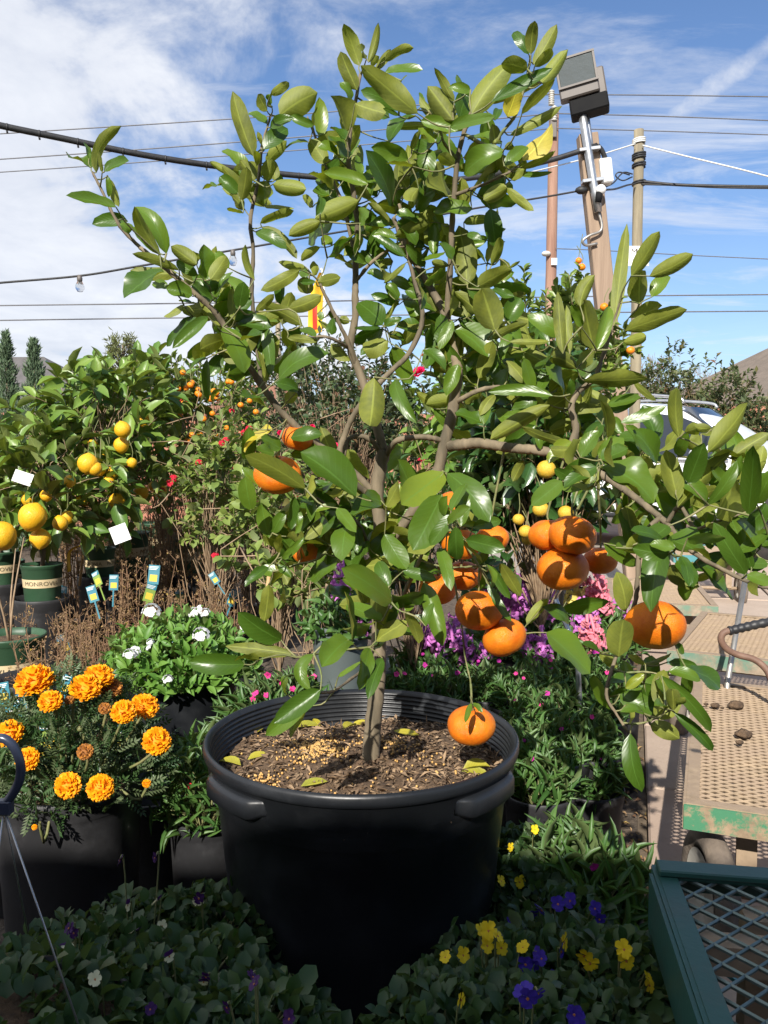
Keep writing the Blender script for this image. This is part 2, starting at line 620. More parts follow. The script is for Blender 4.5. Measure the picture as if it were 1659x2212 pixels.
# ------------------------------------------------------------------ the potted mandarin tree
TD = 1.46
POTX, POTZ, POTR = -0.0404, 0.552, 0.28
tree = thing('potted_mandarin_tree', 'tall young mandarin tree with orange fruit in the big black tub', 'citrus tree', (POTX, TD, 0))
TORG = np.array([POTX, TD, 0.])

prof = [(.0, .0), (.222, .0), (.226, .006), (.243, .30), (.2585, .452), (.262, .455), (.2625, .466), (.2655, .469), (.266, .479), (.2685, .482), (.270, .490),
        (.2725, .4935), (.273, .507), (.2745, .5085), (.2755, .529), (.2815, .532), (.2830, .538), (.2830, .546), (.2805, .5515), (.2765, .552)]
inner = []
for k in range(7):
    z = .547 - .0088 * k
    inner += [(.2735 - .0012 * k, z), (.2700 - .0012 * k, z - .0022), (.2700 - .0012 * k, z - .0052), (.2735 - .0012 * k, z - .0072)]
prof += inner + [(.262, .484), (.258, .455), (.252, .42)]
pot = obj('pot', build('pot', *lathe(prof, 128), M['pot_black']), tree)
for ang in (221, 321):                        # moulded grips under the rim
    N = 25
    V, F = [], []
    for i in range(N):
        a = R(ang + (i / (N - 1) - .5) * 36)
        e = min(1, 5.5 * min(i, N - 1 - i) / (N - 1))
        e = e * e * (3 - 2 * e)
        r0, dpt, hh = .2715, .003 + .0145 * e, .012 + .006 * e
        for (dr, dzz) in ((-.006, .524), (dpt * .8, .522), (dpt, .517), (dpt, .524 - hh * 1.7), (dpt * .75, .524 - hh * 1.9), (dpt * .3, .522 - hh * 2.0), (-.008, .522 - hh * 2.05)):
            V.append(((r0 + dr) * math.cos(a), (r0 + dr) * math.sin(a), dzz))
    for i in range(N - 1):
        for j in range(6):
            F.append((i * 7 + j, i * 7 + j + 1, (i + 1) * 7 + j + 1, (i + 1) * 7 + j))
    for i in (0, N - 1):
        F += [(i * 7, i * 7 + 1, i * 7 + 2, i * 7 + 3), (i * 7, i * 7 + 3, i * 7 + 4, i * 7 + 5)]
    obj('handle', build('handle', V, np.array(F), M['pot_black']), pot)

# soil: an uneven disc with bark chips and fertiliser beads
SOILZ = .493


def soil_h(x, y):
    return SOILZ + .012 * np.sin(9 * x + 2) * np.cos(11 * y) + .006 * np.sin(31 * x) * np.sin(27 * y + 1) + .010 * (1 - (x * x + y * y) / .0676)


rr = np.linspace(0, .2635, 26)
aa = np.linspace(0, 2 * math.pi, 72, endpoint=False)
gx, gy = np.outer(rr, np.cos(aa)), np.outer(rr, np.sin(aa))
gz = soil_h(gx, gy) + rng.normal(0, .0022, gx.shape)
V = np.stack([gx, gy, gz], -1).reshape(-1, 3)
i, j = np.meshgrid(np.arange(25), np.arange(72), indexing='ij')
a, b_ = (i * 72 + j).ravel(), (i * 72 + (j + 1) % 72).ravel()
obj('soil', build('soil', V, np.stack([a, b_, b_ + 72, a + 72], 1), M['soil']), tree)


def leaf_tmpl(nl=4, nh=1, a=.65, b=.8, fold=.25, curl=.15, lobes=0):
    """blade: x across (-.5..5), y along (0..1), z up"""
    us = np.linspace(0, 1, nl + 1)
    w = (us ** a) * ((1 - us) ** b)
    w = w / w.max()
    if lobes:
        w = w * (1 - .28 * np.abs(np.sin(us * math.pi * lobes)))
    w[0] = .04
    w[-1] = .02
    V, U = [], []
    for u, ww in zip(us, w):
        for k in range(-nh, nh + 1):
            s = k / nh * .5
            V.append((s * ww, u - curl * .25 * u * u, abs(s) * ww * fold - curl * u * u))
            U.append((.5 + s, u))
    F = []
    n = 2 * nh + 1
    for i_ in range(nl):
        for k in range(n - 1):
            p = i_ * n + k
            F.append((p, p + 1, p + n + 1, p + n))
    return np.array(V), np.array(F), np.array(U)


def place(tm, pos, yd, zd, L, W, rnd=None, curlv=None):
    Vt, Ft, Ut = tm
    pos = np.asarray(pos, float)
    N = len(pos)
    y = unit(yd)
    x = unit(np.cross(y, unit(zd)))
    z = np.cross(x, y)
    L = np.broadcast_to(np.asarray(L, float), (N,))
    W = np.broadcast_to(np.asarray(W, float), (N,))
    cz = np.ones(N) if curlv is None else curlv
    V = (pos[:, None, :] + x[:, None, :] * (Vt[None, :, 0:1] * W[:, None, None]) + y[:, None, :] * (Vt[None, :, 1:2] * L[:, None, None])
         + z[:, None, :] * (Vt[None, :, 2:3] * (L * cz)[:, None, None]))
    F = (Ft[None] + (np.arange(N) * len(Vt))[:, None, None]).reshape(-1, Ft.shape[1])
    rn = rng.random(N) if rnd is None else rnd
    return V.reshape(-1, 3), F, np.tile(Ut, (N, 1)), np.repeat(rn, len(Vt))


class Fol:
    """many leaves joined into one mesh"""
    def __init__(s):
        s.d = []
        s.n = 0

    def add(s, *a, **k):
        V, F, U, r = place(*a, **k)
        s.d.append((V, F + s.n, U, r))
        s.n += len(V)

    def mesh(s, name, mat, org=(0, 0, 0)):
        V = np.concatenate([q[0] for q in s.d]) - np.asarray(org)
        return build(name, V, [np.concatenate([q[1] for q in s.d])], mat, uv=np.concatenate([q[2] for q in s.d]), rnd=np.concatenate([q[3] for q in s.d]))


n = 3600
rad_ = .258 * np.sqrt(rng.random(n))
ph = rng.random(n) * 2 * math.pi
cxy = np.stack([rad_ * np.cos(ph), rad_ * np.sin(ph)], 1)
pos = np.column_stack([cxy, soil_h(cxy[:, 0], cxy[:, 1]) + rng.random(n) * .007])
yd = np.column_stack([rng.normal(size=(n, 2)), rng.normal(0, .25, n)])
f = Fol()
f.add(leaf_tmpl(2, 1, .25, .25, .3, .05), pos, yd, np.column_stack([rng.normal(0, .4, (n, 2)), np.ones(n)]), rng.uniform(.006, .030, n) * (rng.random(n) ** .5), rng.uniform(.002, .008, n), rnd=rng.random(n) ** 1.8)
obj('bark_chips', f.mesh('bark_chips', M['chips']), tree, kind='stuff')
A = Acc()
bead = sphere((0, 0, 0), 1, 6, 4)
for (cx_, cy_, s_, n_) in ((-.085, .02, .035, 420), (-.17, -.11, .022, 120), (.07, .02, .03, 90), (0, 0, .14, 160)):
    for q in rng.normal(size=(n_, 2)) * s_ + (cx_, cy_):
        if q @ q < .06 and q @ q > .0008:
            A.add(bead[0] * rng.uniform(.0016, .0026) + (q[0], q[1], soil_h(q[0], q[1]) + .0055), bead[1])
obj('fertiliser_beads', A.mesh('fertiliser_beads', M['prill']), tree, kind='stuff')

# ---- branches: (picture points with distance), radii in metres
BR = [
    ('trunk', [(800, 1655, 1.44), (806, 1560, 1.445), (815, 1480, 1.45), (819, 1350, 1.46), (823, 1250, 1.465), (822, 1150, 1.47), (814, 1060, 1.47), (822, 1010, 1.47), (829, 972, 1.47)], [.0172, .0150, .0140, .0135, .0130, .0125, .012, .0118, .0125]),
    ('branch', [(829, 975, 1.47), (815, 925, 1.47), (796, 860, 1.475), (772, 792, 1.48), (757, 750, 1.48), (767, 690, 1.48), (767, 640, 1.48), (768, 600, 1.48), (768, 540, 1.47), (772, 490, 1.46), (764, 420, 1.45), (752, 345, 1.44), (757, 285, 1.43), (767, 225, 1.43), (779, 160, 1.43)], [.0105, .0088, .0075, .006, .0045, .003]),
    ('branch', [(770, 790, 1.48), (750, 735, 1.46), (725, 685, 1.44), (703, 640, 1.43), (688, 606, 1.43)], [.005, .004, .0025]),
    ('branch', [(752, 752, 1.48), (735, 740, 1.44), (705, 728, 1.42), (675, 727, 1.42)], [.004, .0025]),
    ('branch', [(816, 1085, 1.47), (765, 1040, 1.44), (734, 985, 1.42), (745, 940, 1.42), (766, 893, 1.41), (806, 842, 1.41), (850, 797, 1.42), (880, 768, 1.43), (907, 715, 1.44), (912, 668, 1.44), (898, 615, 1.45), (884, 560, 1.45), (876, 500, 1.44), (862, 440, 1.43)], [.0065, .0065, .006, .0055, .005, .004, .003]),
    ('branch', [(825, 985, 1.47), (806, 955, 1.46), (780, 942, 1.45), (752, 950, 1.44), (742, 985, 1.43), (736, 1040, 1.42)], [.006, .005, .004]),
    ('branch', [(832, 990, 1.47), (845, 965, 1.45), (862, 950, 1.43), (899, 944, 1.43), (930, 946, 1.44), (956, 952, 1.45)], [.0055, .006, .006, .006]),
    ('branch', [(823, 1195, 1.47), (880, 1120, 1.46), (940, 1030, 1.45), (958, 965, 1.45), (977, 890, 1.45), (988, 805, 1.45), (980, 765, 1.45), (968, 712, 1.46), (958, 672, 1.46), (934, 630, 1.47), (904, 580, 1.47), (870, 520, 1.47), (850, 470, 1.47)], [.0095, .0115, .012, .0112, .010, .0085, .006, .004]),
    ('branch', [(968, 712, 1.46), (968, 650, 1.44), (974, 555, 1.42), (977, 480, 1.41), (981, 422, 1.40), (989, 342, 1.39), (1003, 285, 1.38), (1020, 240, 1.37), (1040, 215, 1.36)], [.007, .006, .005, .003]),
    ('branch', [(990, 345, 1.39), (960, 310, 1.38), (945, 265, 1.37), (925, 240, 1.36)], [.0035, .002]),
    ('branch', [(1003, 290, 1.38), (1060, 315, 1.36), (1085, 285, 1.35), (1110, 255, 1.34), (1122, 225, 1.33), (1140, 160, 1.32), (1145, 120, 1.32)], [.0035, .003, .002]),
    ('branch', [(981, 422, 1.40), (1040, 400, 1.37), (1095, 375, 1.35), (1115, 360, 1.34)], [.004, .002]),
    ('branch', [(984, 870, 1.45), (1010, 855, 1.43), (1045, 840, 1.42), (1100, 835, 1.40), (1140, 838, 1.40), (1200, 855, 1.40)], [.006, .0045, .003]),
    ('branch', [(968, 963, 1.45), (1000, 960, 1.43), (1029, 957, 1.42), (1070, 962, 1.40), (1104, 968, 1.385), (1140, 970, 1.37), (1174, 975, 1.355), (1219, 980, 1.34)], [.0120, .0108, .010, .0095, .0095]),
    ('branch', [(1205, 978, 1.345), (1232, 962, 1.34), (1244, 925, 1.34), (1234, 880, 1.34), (1250, 845, 1.34), (1283, 820, 1.33), (1300, 775, 1.33), (1320, 715, 1.32), (1338, 655, 1.32)], [.0085, .007, .0055, .004, .002]),
    ('branch', [(1210, 980, 1.345), (1244, 998, 1.32), (1307, 1030, 1.28), (1352, 1060, 1.25), (1404, 1100, 1.21), (1440, 1130, 1.18)], [.0090, .0078, .007, .006, .0055]),
    ('branch', [(1440, 1130, 1.18), (1494, 1190, 1.14), (1562, 1231, 1.10), (1630, 1262, 1.08), (1680, 1272, 1.07)], [.005, .0035, .003]),
    ('branch', [(1440, 1130, 1.18), (1470, 1095, 1.16), (1500, 1140, 1.15), (1540, 1130, 1.13), (1600, 1110, 1.12)], [.004, .002]),
    ('branch', [(1425, 1117, 1.19), (1385, 1165, 1.17), (1377, 1260, 1.16), (1370, 1310, 1.16), (1345, 1380, 1.15), (1324, 1440, 1.15), (1310, 1500, 1.15), (1330, 1540, 1.15), (1358, 1582, 1.15)], [.0045, .004, .003, .002]),
    ('branch', [(1322, 1445, 1.15), (1350, 1452, 1.14), (1400, 1452, 1.13), (1440, 1460, 1.12)], [.002, .0012]),
    ('branch', [(1345, 1562, 1.15), (1380, 1563, 1.14), (1420, 1550, 1.13), (1455, 1530, 1.12)], [.002, .0012]),
    ('branch', [(821, 1340, 1.46), (856, 1311, 1.42), (876, 1276, 1.40), (906, 1211, 1.38), (930, 1160, 1.37), (956, 1142, 1.36)], [.005, .004, .003]),
    ('branch', [(940, 1155, 1.37), (985, 1150, 1.34), (1033, 1221, 1.33), (1070, 1285, 1.33), (1101, 1341, 1.34), (1122, 1380, 1.34)], [.003, .002]),
    ('branch', [(975, 1225, 1.37), (985, 1275, 1.37), (996, 1341, 1.37), (1005, 1421, 1.37), (1016, 1470, 1.36), (1020, 1522, 1.355)], [.0022, .0018, .0015]),
    ('branch', [(906, 1211, 1.38), (960, 1225, 1.37), (1000, 1225, 1.37), (1035, 1222, 1.35)], [.002, .0018]),
    ('branch', [(819, 1410, 1.455), (797, 1437, 1.40), (772, 1457, 1.33), (722, 1492, 1.22), (690, 1497, 1.15)], [.004, .003, .002]),
    ('branch', [(819, 1390, 1.455), (790, 1400, 1.41), (760, 1402, 1.35), (700, 1410, 1.24), (640, 1420, 1.16)], [.003, .002]),
    ('branch', [(817, 1075, 1.47), (760, 1015, 1.47), (720, 985, 1.46), (684, 957, 1.45), (646, 927, 1.43), (604, 885, 1.42), (564, 832, 1.41), (545, 800, 1.40), (520, 770, 1.39), (495, 720, 1.38), (467, 678, 1.37), (444, 654, 1.36), (417, 631, 1.35), (362, 583, 1.34), (316, 545, 1.33), (298, 530, 1.33), (255, 483, 1.32), (222, 415, 1.32), (200, 372, 1.32)], [.0075, .0072, .007, .0068, .006, .0055, .005, .004, .003, .002]),
    ('branch', [(566, 835, 1.41), (556, 760, 1.42), (550, 700, 1.42), (544, 624, 1.42), (547, 540, 1.42), (541, 475, 1.41), (558, 390, 1.40), (565, 323, 1.39), (585, 248, 1.38)], [.0045, .0042, .004, .0035, .002]),
    ('branch', [(768, 560, 1.47), (740, 440, 1.46), (702, 355, 1.45), (680, 293, 1.44), (664, 252, 1.44)], [.004, .003, .002]),
    ('branch', [(768, 608, 1.48), (800, 570, 1.46), (840, 540, 1.45), (880, 530, 1.45)], [.004, .003]),
    ('branch', [(822, 1260, 1.465), (780, 1140, 1.44), (735, 1110, 1.42), (690, 1080, 1.40), (660, 1060, 1.39)], [.004, .003, .002]),
    ('branch', [(770, 1130, 1.44), (725, 1165, 1.42), (690, 1205, 1.40), (640, 1220, 1.40), (590, 1235, 1.40)], [.003, .002]),
]
nodes = []
for nm, pts, rads in BR:
    wp = np.array([P(*q) for q in pts])
    sp_ = smooth_path(wp, max(8, len(pts) * 5))
    nodes.append(sp_[::2])
    rr_ = np.interp(np.linspace(0, 1, len(sp_)), np.linspace(0, 1, len(rads)), rads)
    rr_ = rr_ * (1 + .05 * np.sin(np.arange(len(sp_)) * 2.3)) * (1.0 if nm == 'trunk' else .84)
    if nm == 'trunk':
        sp_[0][2] -= .02
    V, F = tube(sp_, rr_, 10 if rads[0] > .004 else 7)
    V = V + rng.normal(0, .0004, V.shape)
    obj(nm, build(nm, V - TORG, F, M['bark'] if rads[0] > .0038 else M['stem']), tree)
nodes = np.concatenate(nodes)
nod_px = None


def to_px(w):
    d = np.asarray(w) - (0, 0, HCAM)
    zc_ = d[..., 1] * CP - d[..., 2] * SP
    return np.stack([CX + FPX * d[..., 0] / zc_, CY - FPX * (d[..., 1] * SP + d[..., 2] * CP) / zc_], -1)


nod_px = to_px(nodes)

# ---- leaves traced in the picture: base, tip, width, side shown (T upper, U under, R rolled, D deep, Y yellow), sideways bow
LV = [
 ((138.2, 172.8), [(235,760,65,635,150,'T'),(280,800,425,420,110,'U',90),(215,680,180,545,60,'T'),(330,800,305,630,40,'U'),(350,790,545,700,100,'T',30),(390,850,465,1085,80,'D'),(375,830,385,1000,55,'T'),(450,1100,40,1050,105,'T',-60),(550,1220,255,1240,130,'D',-50),(560,1330,500,1240,80,'T'),(885,1500,640,1100,150,'T',-60),(830,1510,590,1110,120,'T',20),(830,1500,610,1260,90,'T')]),
 ((414.7, 172.8), [(535,660,365,130,172,'U'),(760,310,1065,120,250,'U',30),(680,130,860,15,80,'U'),(650,270,575,130,90,'U'),(690,230,690,130,60,'T'),(650,380,525,245,80,'T'),(680,400,860,330,100,'T'),(620,600,815,420,140,'T'),(640,720,820,540,110,'U'),(600,560,565,455,45,'U'),(1050,390,870,305,90,'T',40),(1100,490,1090,200,130,'T',-40),(1050,390,1090,240,80,'D'),(1010,540,810,550,50,'T'),(1160,720,1020,520,150,'U'),(1260,650,1110,570,90,'T'),(1330,450,1215,150,140,'T'),(1340,470,1310,240,70,'U'),(1350,680,1200,480,110,'T'),(1330,520,1200,420,80,'T'),(1340,740,1140,800,120,'D',-60),(340,820,165,710,55,'R'),(480,960,270,760,100,'U'),(270,910,100,940,70,'T'),(400,980,245,840,130,'T'),(430,1040,470,770,130,'U'),(540,870,420,700,100,'R'),(560,740,560,590,60,'U'),(520,1030,480,930,100,'U'),(450,1110,340,990,120,'U'),(440,1150,310,1110,50,'U'),(650,870,620,1075,170,'T'),(700,900,970,940,120,'R'),(660,880,680,690,130,'U'),(720,860,700,700,90,'U'),(620,1090,860,1150,50,'D',20),(590,1240,870,1160,80,'U',30),(600,1270,900,1525,105,'U',60),(550,1310,800,1430,110,'T'),(540,1720,470,1440,70,'U'),(1110,1220,850,1340,110,'R'),(1440,1040,1080,1190,160,'R'),(1600,1060,1380,960,130,'U'),(1520,900,1165,810,130,'T',-30),(1210,950,1020,810,140,'U'),(1190,1000,1050,960,110,'T'),(1100,1000,1090,1150,90,'T'),(1040,1100,960,1000,70,'D')]),
 ((656.6, 34.6), [(480,430,360,90,125,'U'),(470,320,445,165,40,'U'),(460,640,320,335,150,'U'),(410,720,320,580,80,'T'),(540,370,490,250,80,'T'),(560,400,635,100,60,'R',-20),(580,430,640,350,60,'U'),(620,460,740,295,70,'U'),(700,390,935,285,90,'U',25),(700,490,1010,460,80,'T',25),(840,560,880,505,30,'U'),(980,840,520,450,205,'U'),(900,800,510,650,130,'T'),(440,760,700,850,180,'U'),(820,860,690,800,40,'T'),(960,860,735,1065,110,'T'),(1110,945,765,960,75,'U'),(1030,760,1000,665,50,'D'),(1250,950,1005,740,90,'U'),(1290,900,1080,620,165,'R'),(1300,740,1180,480,80,'U'),(1340,890,1415,630,150,'T'),(1430,700,1310,510,50,'T'),(1440,640,1290,600,90,'T'),(1260,960,1640,880,110,'T'),(900,1240,600,1140,170,'T'),(940,1300,720,1250,60,'U'),(930,1160,1000,1000,60,'U'),(1130,1090,990,990,100,'T'),(1110,1100,940,1270,150,'D'),(1080,1150,1040,1390,160,'T'),(1300,1290,1170,1190,110,'U'),(1270,1590,1140,1310,210,'U'),(760,1640,560,1190,175,'T'),(800,1640,760,1500,60,'T'),(890,1490,830,1390,110,'U'),(990,1490,910,1620,110,'R')]),
 ((829.4, 34.6), [(760,850,1085,395,235,'U'),(930,740,1430,450,115,'T',20),(900,760,1390,530,90,'R'),(1240,460,1045,380,140,'U'),(1250,330,1125,140,100,'T'),(1270,330,1300,55,110,'U'),(1290,420,1480,95,130,'U'),(1300,440,1450,290,90,'U'),(1360,580,1580,300,110,'R',-20),(1065,870,1150,640,150,'Y'),(1190,850,1465,575,95,'U'),(1090,1030,1510,815,95,'U',25),(1200,1250,1430,940,145,'Y'),(1180,1310,1465,1170,65,'U',-40),(1110,1350,1435,1350,50,'D'),(960,900,1010,750,80,'U'),(960,1100,940,950,90,'R'),(1040,1150,1110,1110,60,'R'),(1030,1160,690,1320,200,'T'),(1040,1300,1230,1110,120,'T'),(740,1560,1150,1220,100,'U'),(800,1560,1060,1380,150,'D'),(860,1590,1050,1490,110,'R'),(690,1220,900,1160,150,'D')]),
 ((829.4, 380.2), [(1055,100,1285,290,85,'U',-20),(760,290,440,250,150,'T'),(690,400,920,380,90,'D',25),(720,940,650,455,225,'U'),(720,500,835,545,70,'T'),(590,720,500,580,90,'T'),(560,770,420,740,60,'R'),(930,770,1010,530,100,'U'),(810,960,1085,800,160,'U'),(1080,800,1170,740,30,'U'),(960,1330,850,990,280,'U'),(1070,1260,1170,1060,190,'T'),(930,1410,1220,1280,80,'U',30),(1080,1430,1420,1450,60,'U',30),(500,1110,680,1200,100,'U'),(640,1240,910,1400,120,'T'),(620,1330,880,1560,260,'T'),(340,1500,530,1620,100,'T'),(270,890,380,1110,100,'U',20),(420,1000,250,850,170,'D'),(440,1000,610,930,110,'D'),(360,1180,560,1300,150,'D'),(20,920,130,1060,60,'T'),(110,1080,10,1270,40,'D'),(10,1300,130,1240,70,'T'),(40,1370,170,1400,70,'D'),(120,1270,300,1320,60,'D'),(190,750,0,920,50,'U'),(190,690,0,590,70,'T')]),
 ((553.0, 414.7), [(1150,260,980,100,70,'U'),(900,270,960,170,120,'T'),(960,390,930,290,70,'T'),(660,460,575,440,90,'T'),(680,500,800,420,120,'D'),(850,560,870,370,80,'T'),(840,640,690,570,70,'D'),(1290,560,1020,380,90,'T',20),(1060,590,920,520,90,'D'),(1180,600,1060,620,70,'D'),(1090,760,970,690,90,'T'),(1180,720,1090,680,110,'D'),(1230,920,1150,790,80,'T'),(520,780,390,780,55,'T'),(540,780,720,740,110,'U'),(500,720,510,600,80,'U'),(380,670,60,840,120,'U'),(430,650,190,610,80,'D'),(460,720,380,680,90,'D'),(440,880,440,740,150,'D'),(280,1010,550,900,140,'U'),(400,1150,70,980,125,'U',-20),(240,1180,340,1380,100,'D',-40),(390,1180,510,1250,90,'T'),(270,1200,400,1200,90,'D'),(270,1260,520,1290,70,'D'),(70,1140,110,1540,110,'T'),(200,1610,600,1400,165,'T',20),(70,1640,40,1380,50,'U'),(1090,1150,890,970,205,'T'),(1110,1150,1240,1100,70,'T'),(1080,1170,870,1170,40,'T'),(1090,1180,810,1300,110,'D'),(1090,1190,910,1390,100,'T'),(1140,1290,940,1370,190,'U'),(1140,1220,1280,1250,80,'D'),(1110,1120,1220,945,40,'D'),(650,1310,800,1450,110,'U'),(720,1090,800,1130,80,'D'),(540,1110,650,1170,110,'D'),(640,1030,690,1120,50,'D'),(660,1090,640,1220,90,'T'),(550,1030,570,1100,60,'T'),(1180,1340,1340,1640,165,'D')]),
 ((241.9, 483.8), [(580,400,195,255,85,'U',-20),(560,420,180,400,130,'D'),(430,390,110,600,190,'T'),(490,560,360,510,90,'D'),(730,350,530,200,110,'R'),(740,440,560,330,100,'T'),(740,330,680,240,80,'U'),(800,490,810,195,150,'T'),(800,480,890,220,80,'D'),(1010,380,900,250,120,'T'),(850,480,980,290,140,'U'),(700,500,600,400,120,'D'),(850,590,840,480,150,'T'),(870,660,700,520,150,'D'),(900,640,1015,415,60,'T'),(930,680,1040,550,80,'D'),(900,690,1000,620,80,'T'),(690,620,480,560,150,'T'),(750,690,600,640,100,'D'),(800,720,620,740,120,'D'),(620,700,465,800,60,'D'),(830,800,540,1060,120,'T'),(700,800,450,1030,90,'D'),(1100,730,1140,520,130,'T'),(1060,830,1030,570,80,'U'),(1240,760,1390,615,80,'U'),(1200,870,1070,790,60,'D'),(1190,950,1040,860,80,'D'),(960,890,1130,1270,190,'T',15),(990,990,770,1050,150,'U'),(1130,1000,1280,960,150,'T'),(940,930,870,890,60,'T'),(950,1010,740,1180,160,'D'),(950,1130,830,1310,130,'D'),(820,1160,680,1230,50,'T'),(820,1170,820,1510,80,'T',20),(870,1530,950,1430,70,'T'),(970,1390,1010,1260,80,'T'),(1060,1190,960,1130,80,'D'),(1260,1030,1320,860,100,'D'),(1270,1040,1380,1300,110,'T'),(1330,1370,1300,1130,50,'U'),(1330,1580,1110,1510,100,'T'),(1230,1490,1170,1420,70,'T'),(1250,1490,1290,1430,80,'T'),(1490,1540,1590,1480,140,'D')]),
 ((1105.9, 466.6), [(440,1190,390,700,110,'U'),(500,1190,470,790,100,'U'),(710,1150,620,740,205,'T'),(590,780,700,530,110,'R',50),(730,1160,880,780,130,'T'),(880,950,985,110,115,'U'),(600,960,520,780,90,'T'),(1030,520,1260,150,120,'R'),(1100,760,1090,480,185,'U'),(1190,520,1540,330,120,'R',-40),(1210,700,1330,500,130,'T'),(1010,880,1270,760,110,'D'),(980,990,1480,810,165,'U',20),(960,1090,1140,1040,90,'R'),(560,1320,330,1200,120,'R',-30),(560,1310,700,1170,130,'U'),(620,1420,1120,1370,150,'U',-20),(1050,1430,1215,1580,60,'D'),(450,1560,310,1280,140,'T'),(830,1620,1080,1560,110,'T'),(500,1540,510,1430,80,'T')]),
 ((1244.2, 777.6), [(270,670,240,360,120,'T'),(300,440,525,300,110,'T'),(390,540,760,405,90,'T'),(410,640,320,490,90,'T'),(700,880,520,620,170,'T'),(890,670,870,260,100,'R',30),(940,620,1040,590,90,'R'),(1080,740,980,700,120,'R'),(1080,640,1210,570,80,'D'),(1140,800,1470,390,160,'U'),(1250,780,1380,680,120,'D'),(1340,850,1650,650,140,'U',20),(1490,1340,1570,720,165,'T'),(150,880,430,760,180,'U'),(210,930,660,1190,225,'T'),(780,1300,520,860,155,'D'),(880,1210,790,800,170,'U'),(970,1060,1090,755,185,'T'),(880,1270,1280,810,150,'U'),(960,1280,1200,1060,100,'D'),(1140,1250,1380,890,100,'T'),(1400,1000,1420,840,70,'T'),(1220,1370,1420,1010,250,'U'),(1190,1390,1480,1450,110,'D'),(1640,1240,1480,1440,150,'T'),(1560,1240,1700,960,140,'T')]),
 ((1244.2, 1105.9), [(1470,540,1200,110,150,'T'),(800,120,550,300,170,'T'),(790,190,640,800,215,'T'),(790,230,1150,400,160,'T'),(1659,190,1400,330,90,'T'),(870,420,1030,610,130,'T'),(780,480,1030,620,130,'D'),(1070,480,1370,720,105,'T',-20),(385,-20,480,270,110,'T'),(430,860,360,540,150,'D'),(240,270,530,460,110,'D'),(370,1250,400,935,225,'T'),(850,1130,940,1220,70,'D'),(1480,540,1690,600,110,'T'),(1420,430,1650,470,120,'D')]),
 ((1123.2, 1071.4), [(230,1180,600,1500,205,'T'),(700,1360,550,1280,90,'T'),(60,1110,230,900,90,'D'),(200,960,430,1080,110,'T'),(360,980,750,940,130,'D',50)]),
 ((1244.2, 1399.7), [(600,140,460,60,60,'D'),(580,150,800,95,50,'D',20),(800,120,1030,150,80,'D'),(800,200,1060,240,100,'T'),(740,240,1160,715,115,'T',60),(430,350,580,230,90,'T'),(290,420,440,350,60,'D'),(380,400,690,530,170,'T'),(590,570,430,520,80,'T'),(770,530,690,490,90,'T'),(840,540,830,390,100,'R'),(850,480,940,450,50,'R'),(640,660,890,780,150,'U'),(850,560,1190,885,105,'T',20),(470,740,570,1210,150,'T',-20)]),
 ((483.8, 794.9), [(640,190,450,130,110,'T'),(420,530,170,690,130,'Y'),(490,700,340,600,110,'T'),(440,740,280,720,110,'T'),(580,600,830,570,120,'T'),(580,740,720,750,90,'T'),(640,690,790,640,100,'D'),(700,1040,190,740,165,'U',-40),(330,1020,170,860,70,'T'),(1140,1110,720,720,255,'T'),(1430,1240,1150,1190,170,'U'),(1360,1150,1230,1090,130,'T'),(1040,1090,1150,1250,110,'D'),(940,1050,720,1010,80,'D'),(900,990,730,1000,50,'T'),(620,1100,600,1380,100,'T',-40),(650,1110,750,1180,100,'T'),(800,1210,660,1180,80,'T'),(970,1180,800,1230,50,'T'),(780,1240,620,1420,60,'T'),(980,1210,1120,1380,110,'T'),(1060,1370,1020,1650,190,'T'),(480,1600,470,1440,70,'T'),(500,1650,670,1490,70,'T'),(1300,80,1260,490,225,'U'),(1480,100,1640,440,120,'T'),(1400,1200,1520,990,120,'T')]),
 ((829.4, 777.6), [(520,970,170,1240,255,'T'),(550,980,890,1380,215,'T',40),(500,1160,260,1620,265,'T'),(40,1290,130,1080,100,'T'),(690,1450,680,1150,150,'D'),(540,1380,910,1460,60,'T'),(770,1440,1000,1390,100,'T'),(500,1480,700,1650,60,'D'),(1460,310,930,270,100,'T'),(1440,390,950,670,110,'R'),(1600,720,1210,580,70,'U'),(590,600,740,690,110,'D'),(430,420,550,580,70,'D')]),
 ((725.8, 1071.4), [(420,330,600,620,170,'T'),(350,330,480,560,120,'D'),(370,520,545,640,80,'T'),(480,920,60,640,215,'T'),(580,650,850,720,100,'T'),(850,650,980,680,40,'T'),(890,450,990,790,110,'T'),(760,750,910,1270,165,'T'),(570,1090,830,1060,60,'T',30),(140,1260,60,850,110,'T',-50),(400,1170,440,950,170,'T'),(320,1300,650,1140,140,'T'),(290,1310,220,1650,130,'T',-40),(400,1400,300,1659,120,'T'),(20,1560,220,1440,50,'T'),(1240,600,1280,350,140,'D'),(920,310,1210,590,70,'T',40),(1190,620,1240,800,130,'D'),(1310,760,1500,1080,70,'T'),(1340,600,1500,860,80,'T'),(1420,580,1590,870,100,'D'),(1300,590,1350,780,60,'T'),(660,900,600,1000,80,'T'),(1170,1790,1120,1950,50,'T'),(1180,1790,1260,1850,45,'T')]),
 ((397.4, 1175.0), [(840,830,490,600,190,'T'),(940,950,400,900,115,'U',-20),(520,1040,70,1020,190,'T'),(650,1000,450,960,70,'U'),(1120,950,1095,1245,110,'T',-190),(1420,830,1200,1060,225,'T'),(890,1300,870,1150,80,'D'),(1180,1260,800,1530,185,'T'),(1100,1280,720,1640,165,'T'),(1090,1400,890,1610,60,'D'),(730,200,540,370,90,'T'),(730,350,690,650,120,'U'),(810,180,920,280,70,'T')]),
]
UP = np.array([0, 0, 1.])
CAMP = np.array([0, 0, HCAM])
NL, NA = 9, 3
us = np.linspace(0, 1, NL + 1)
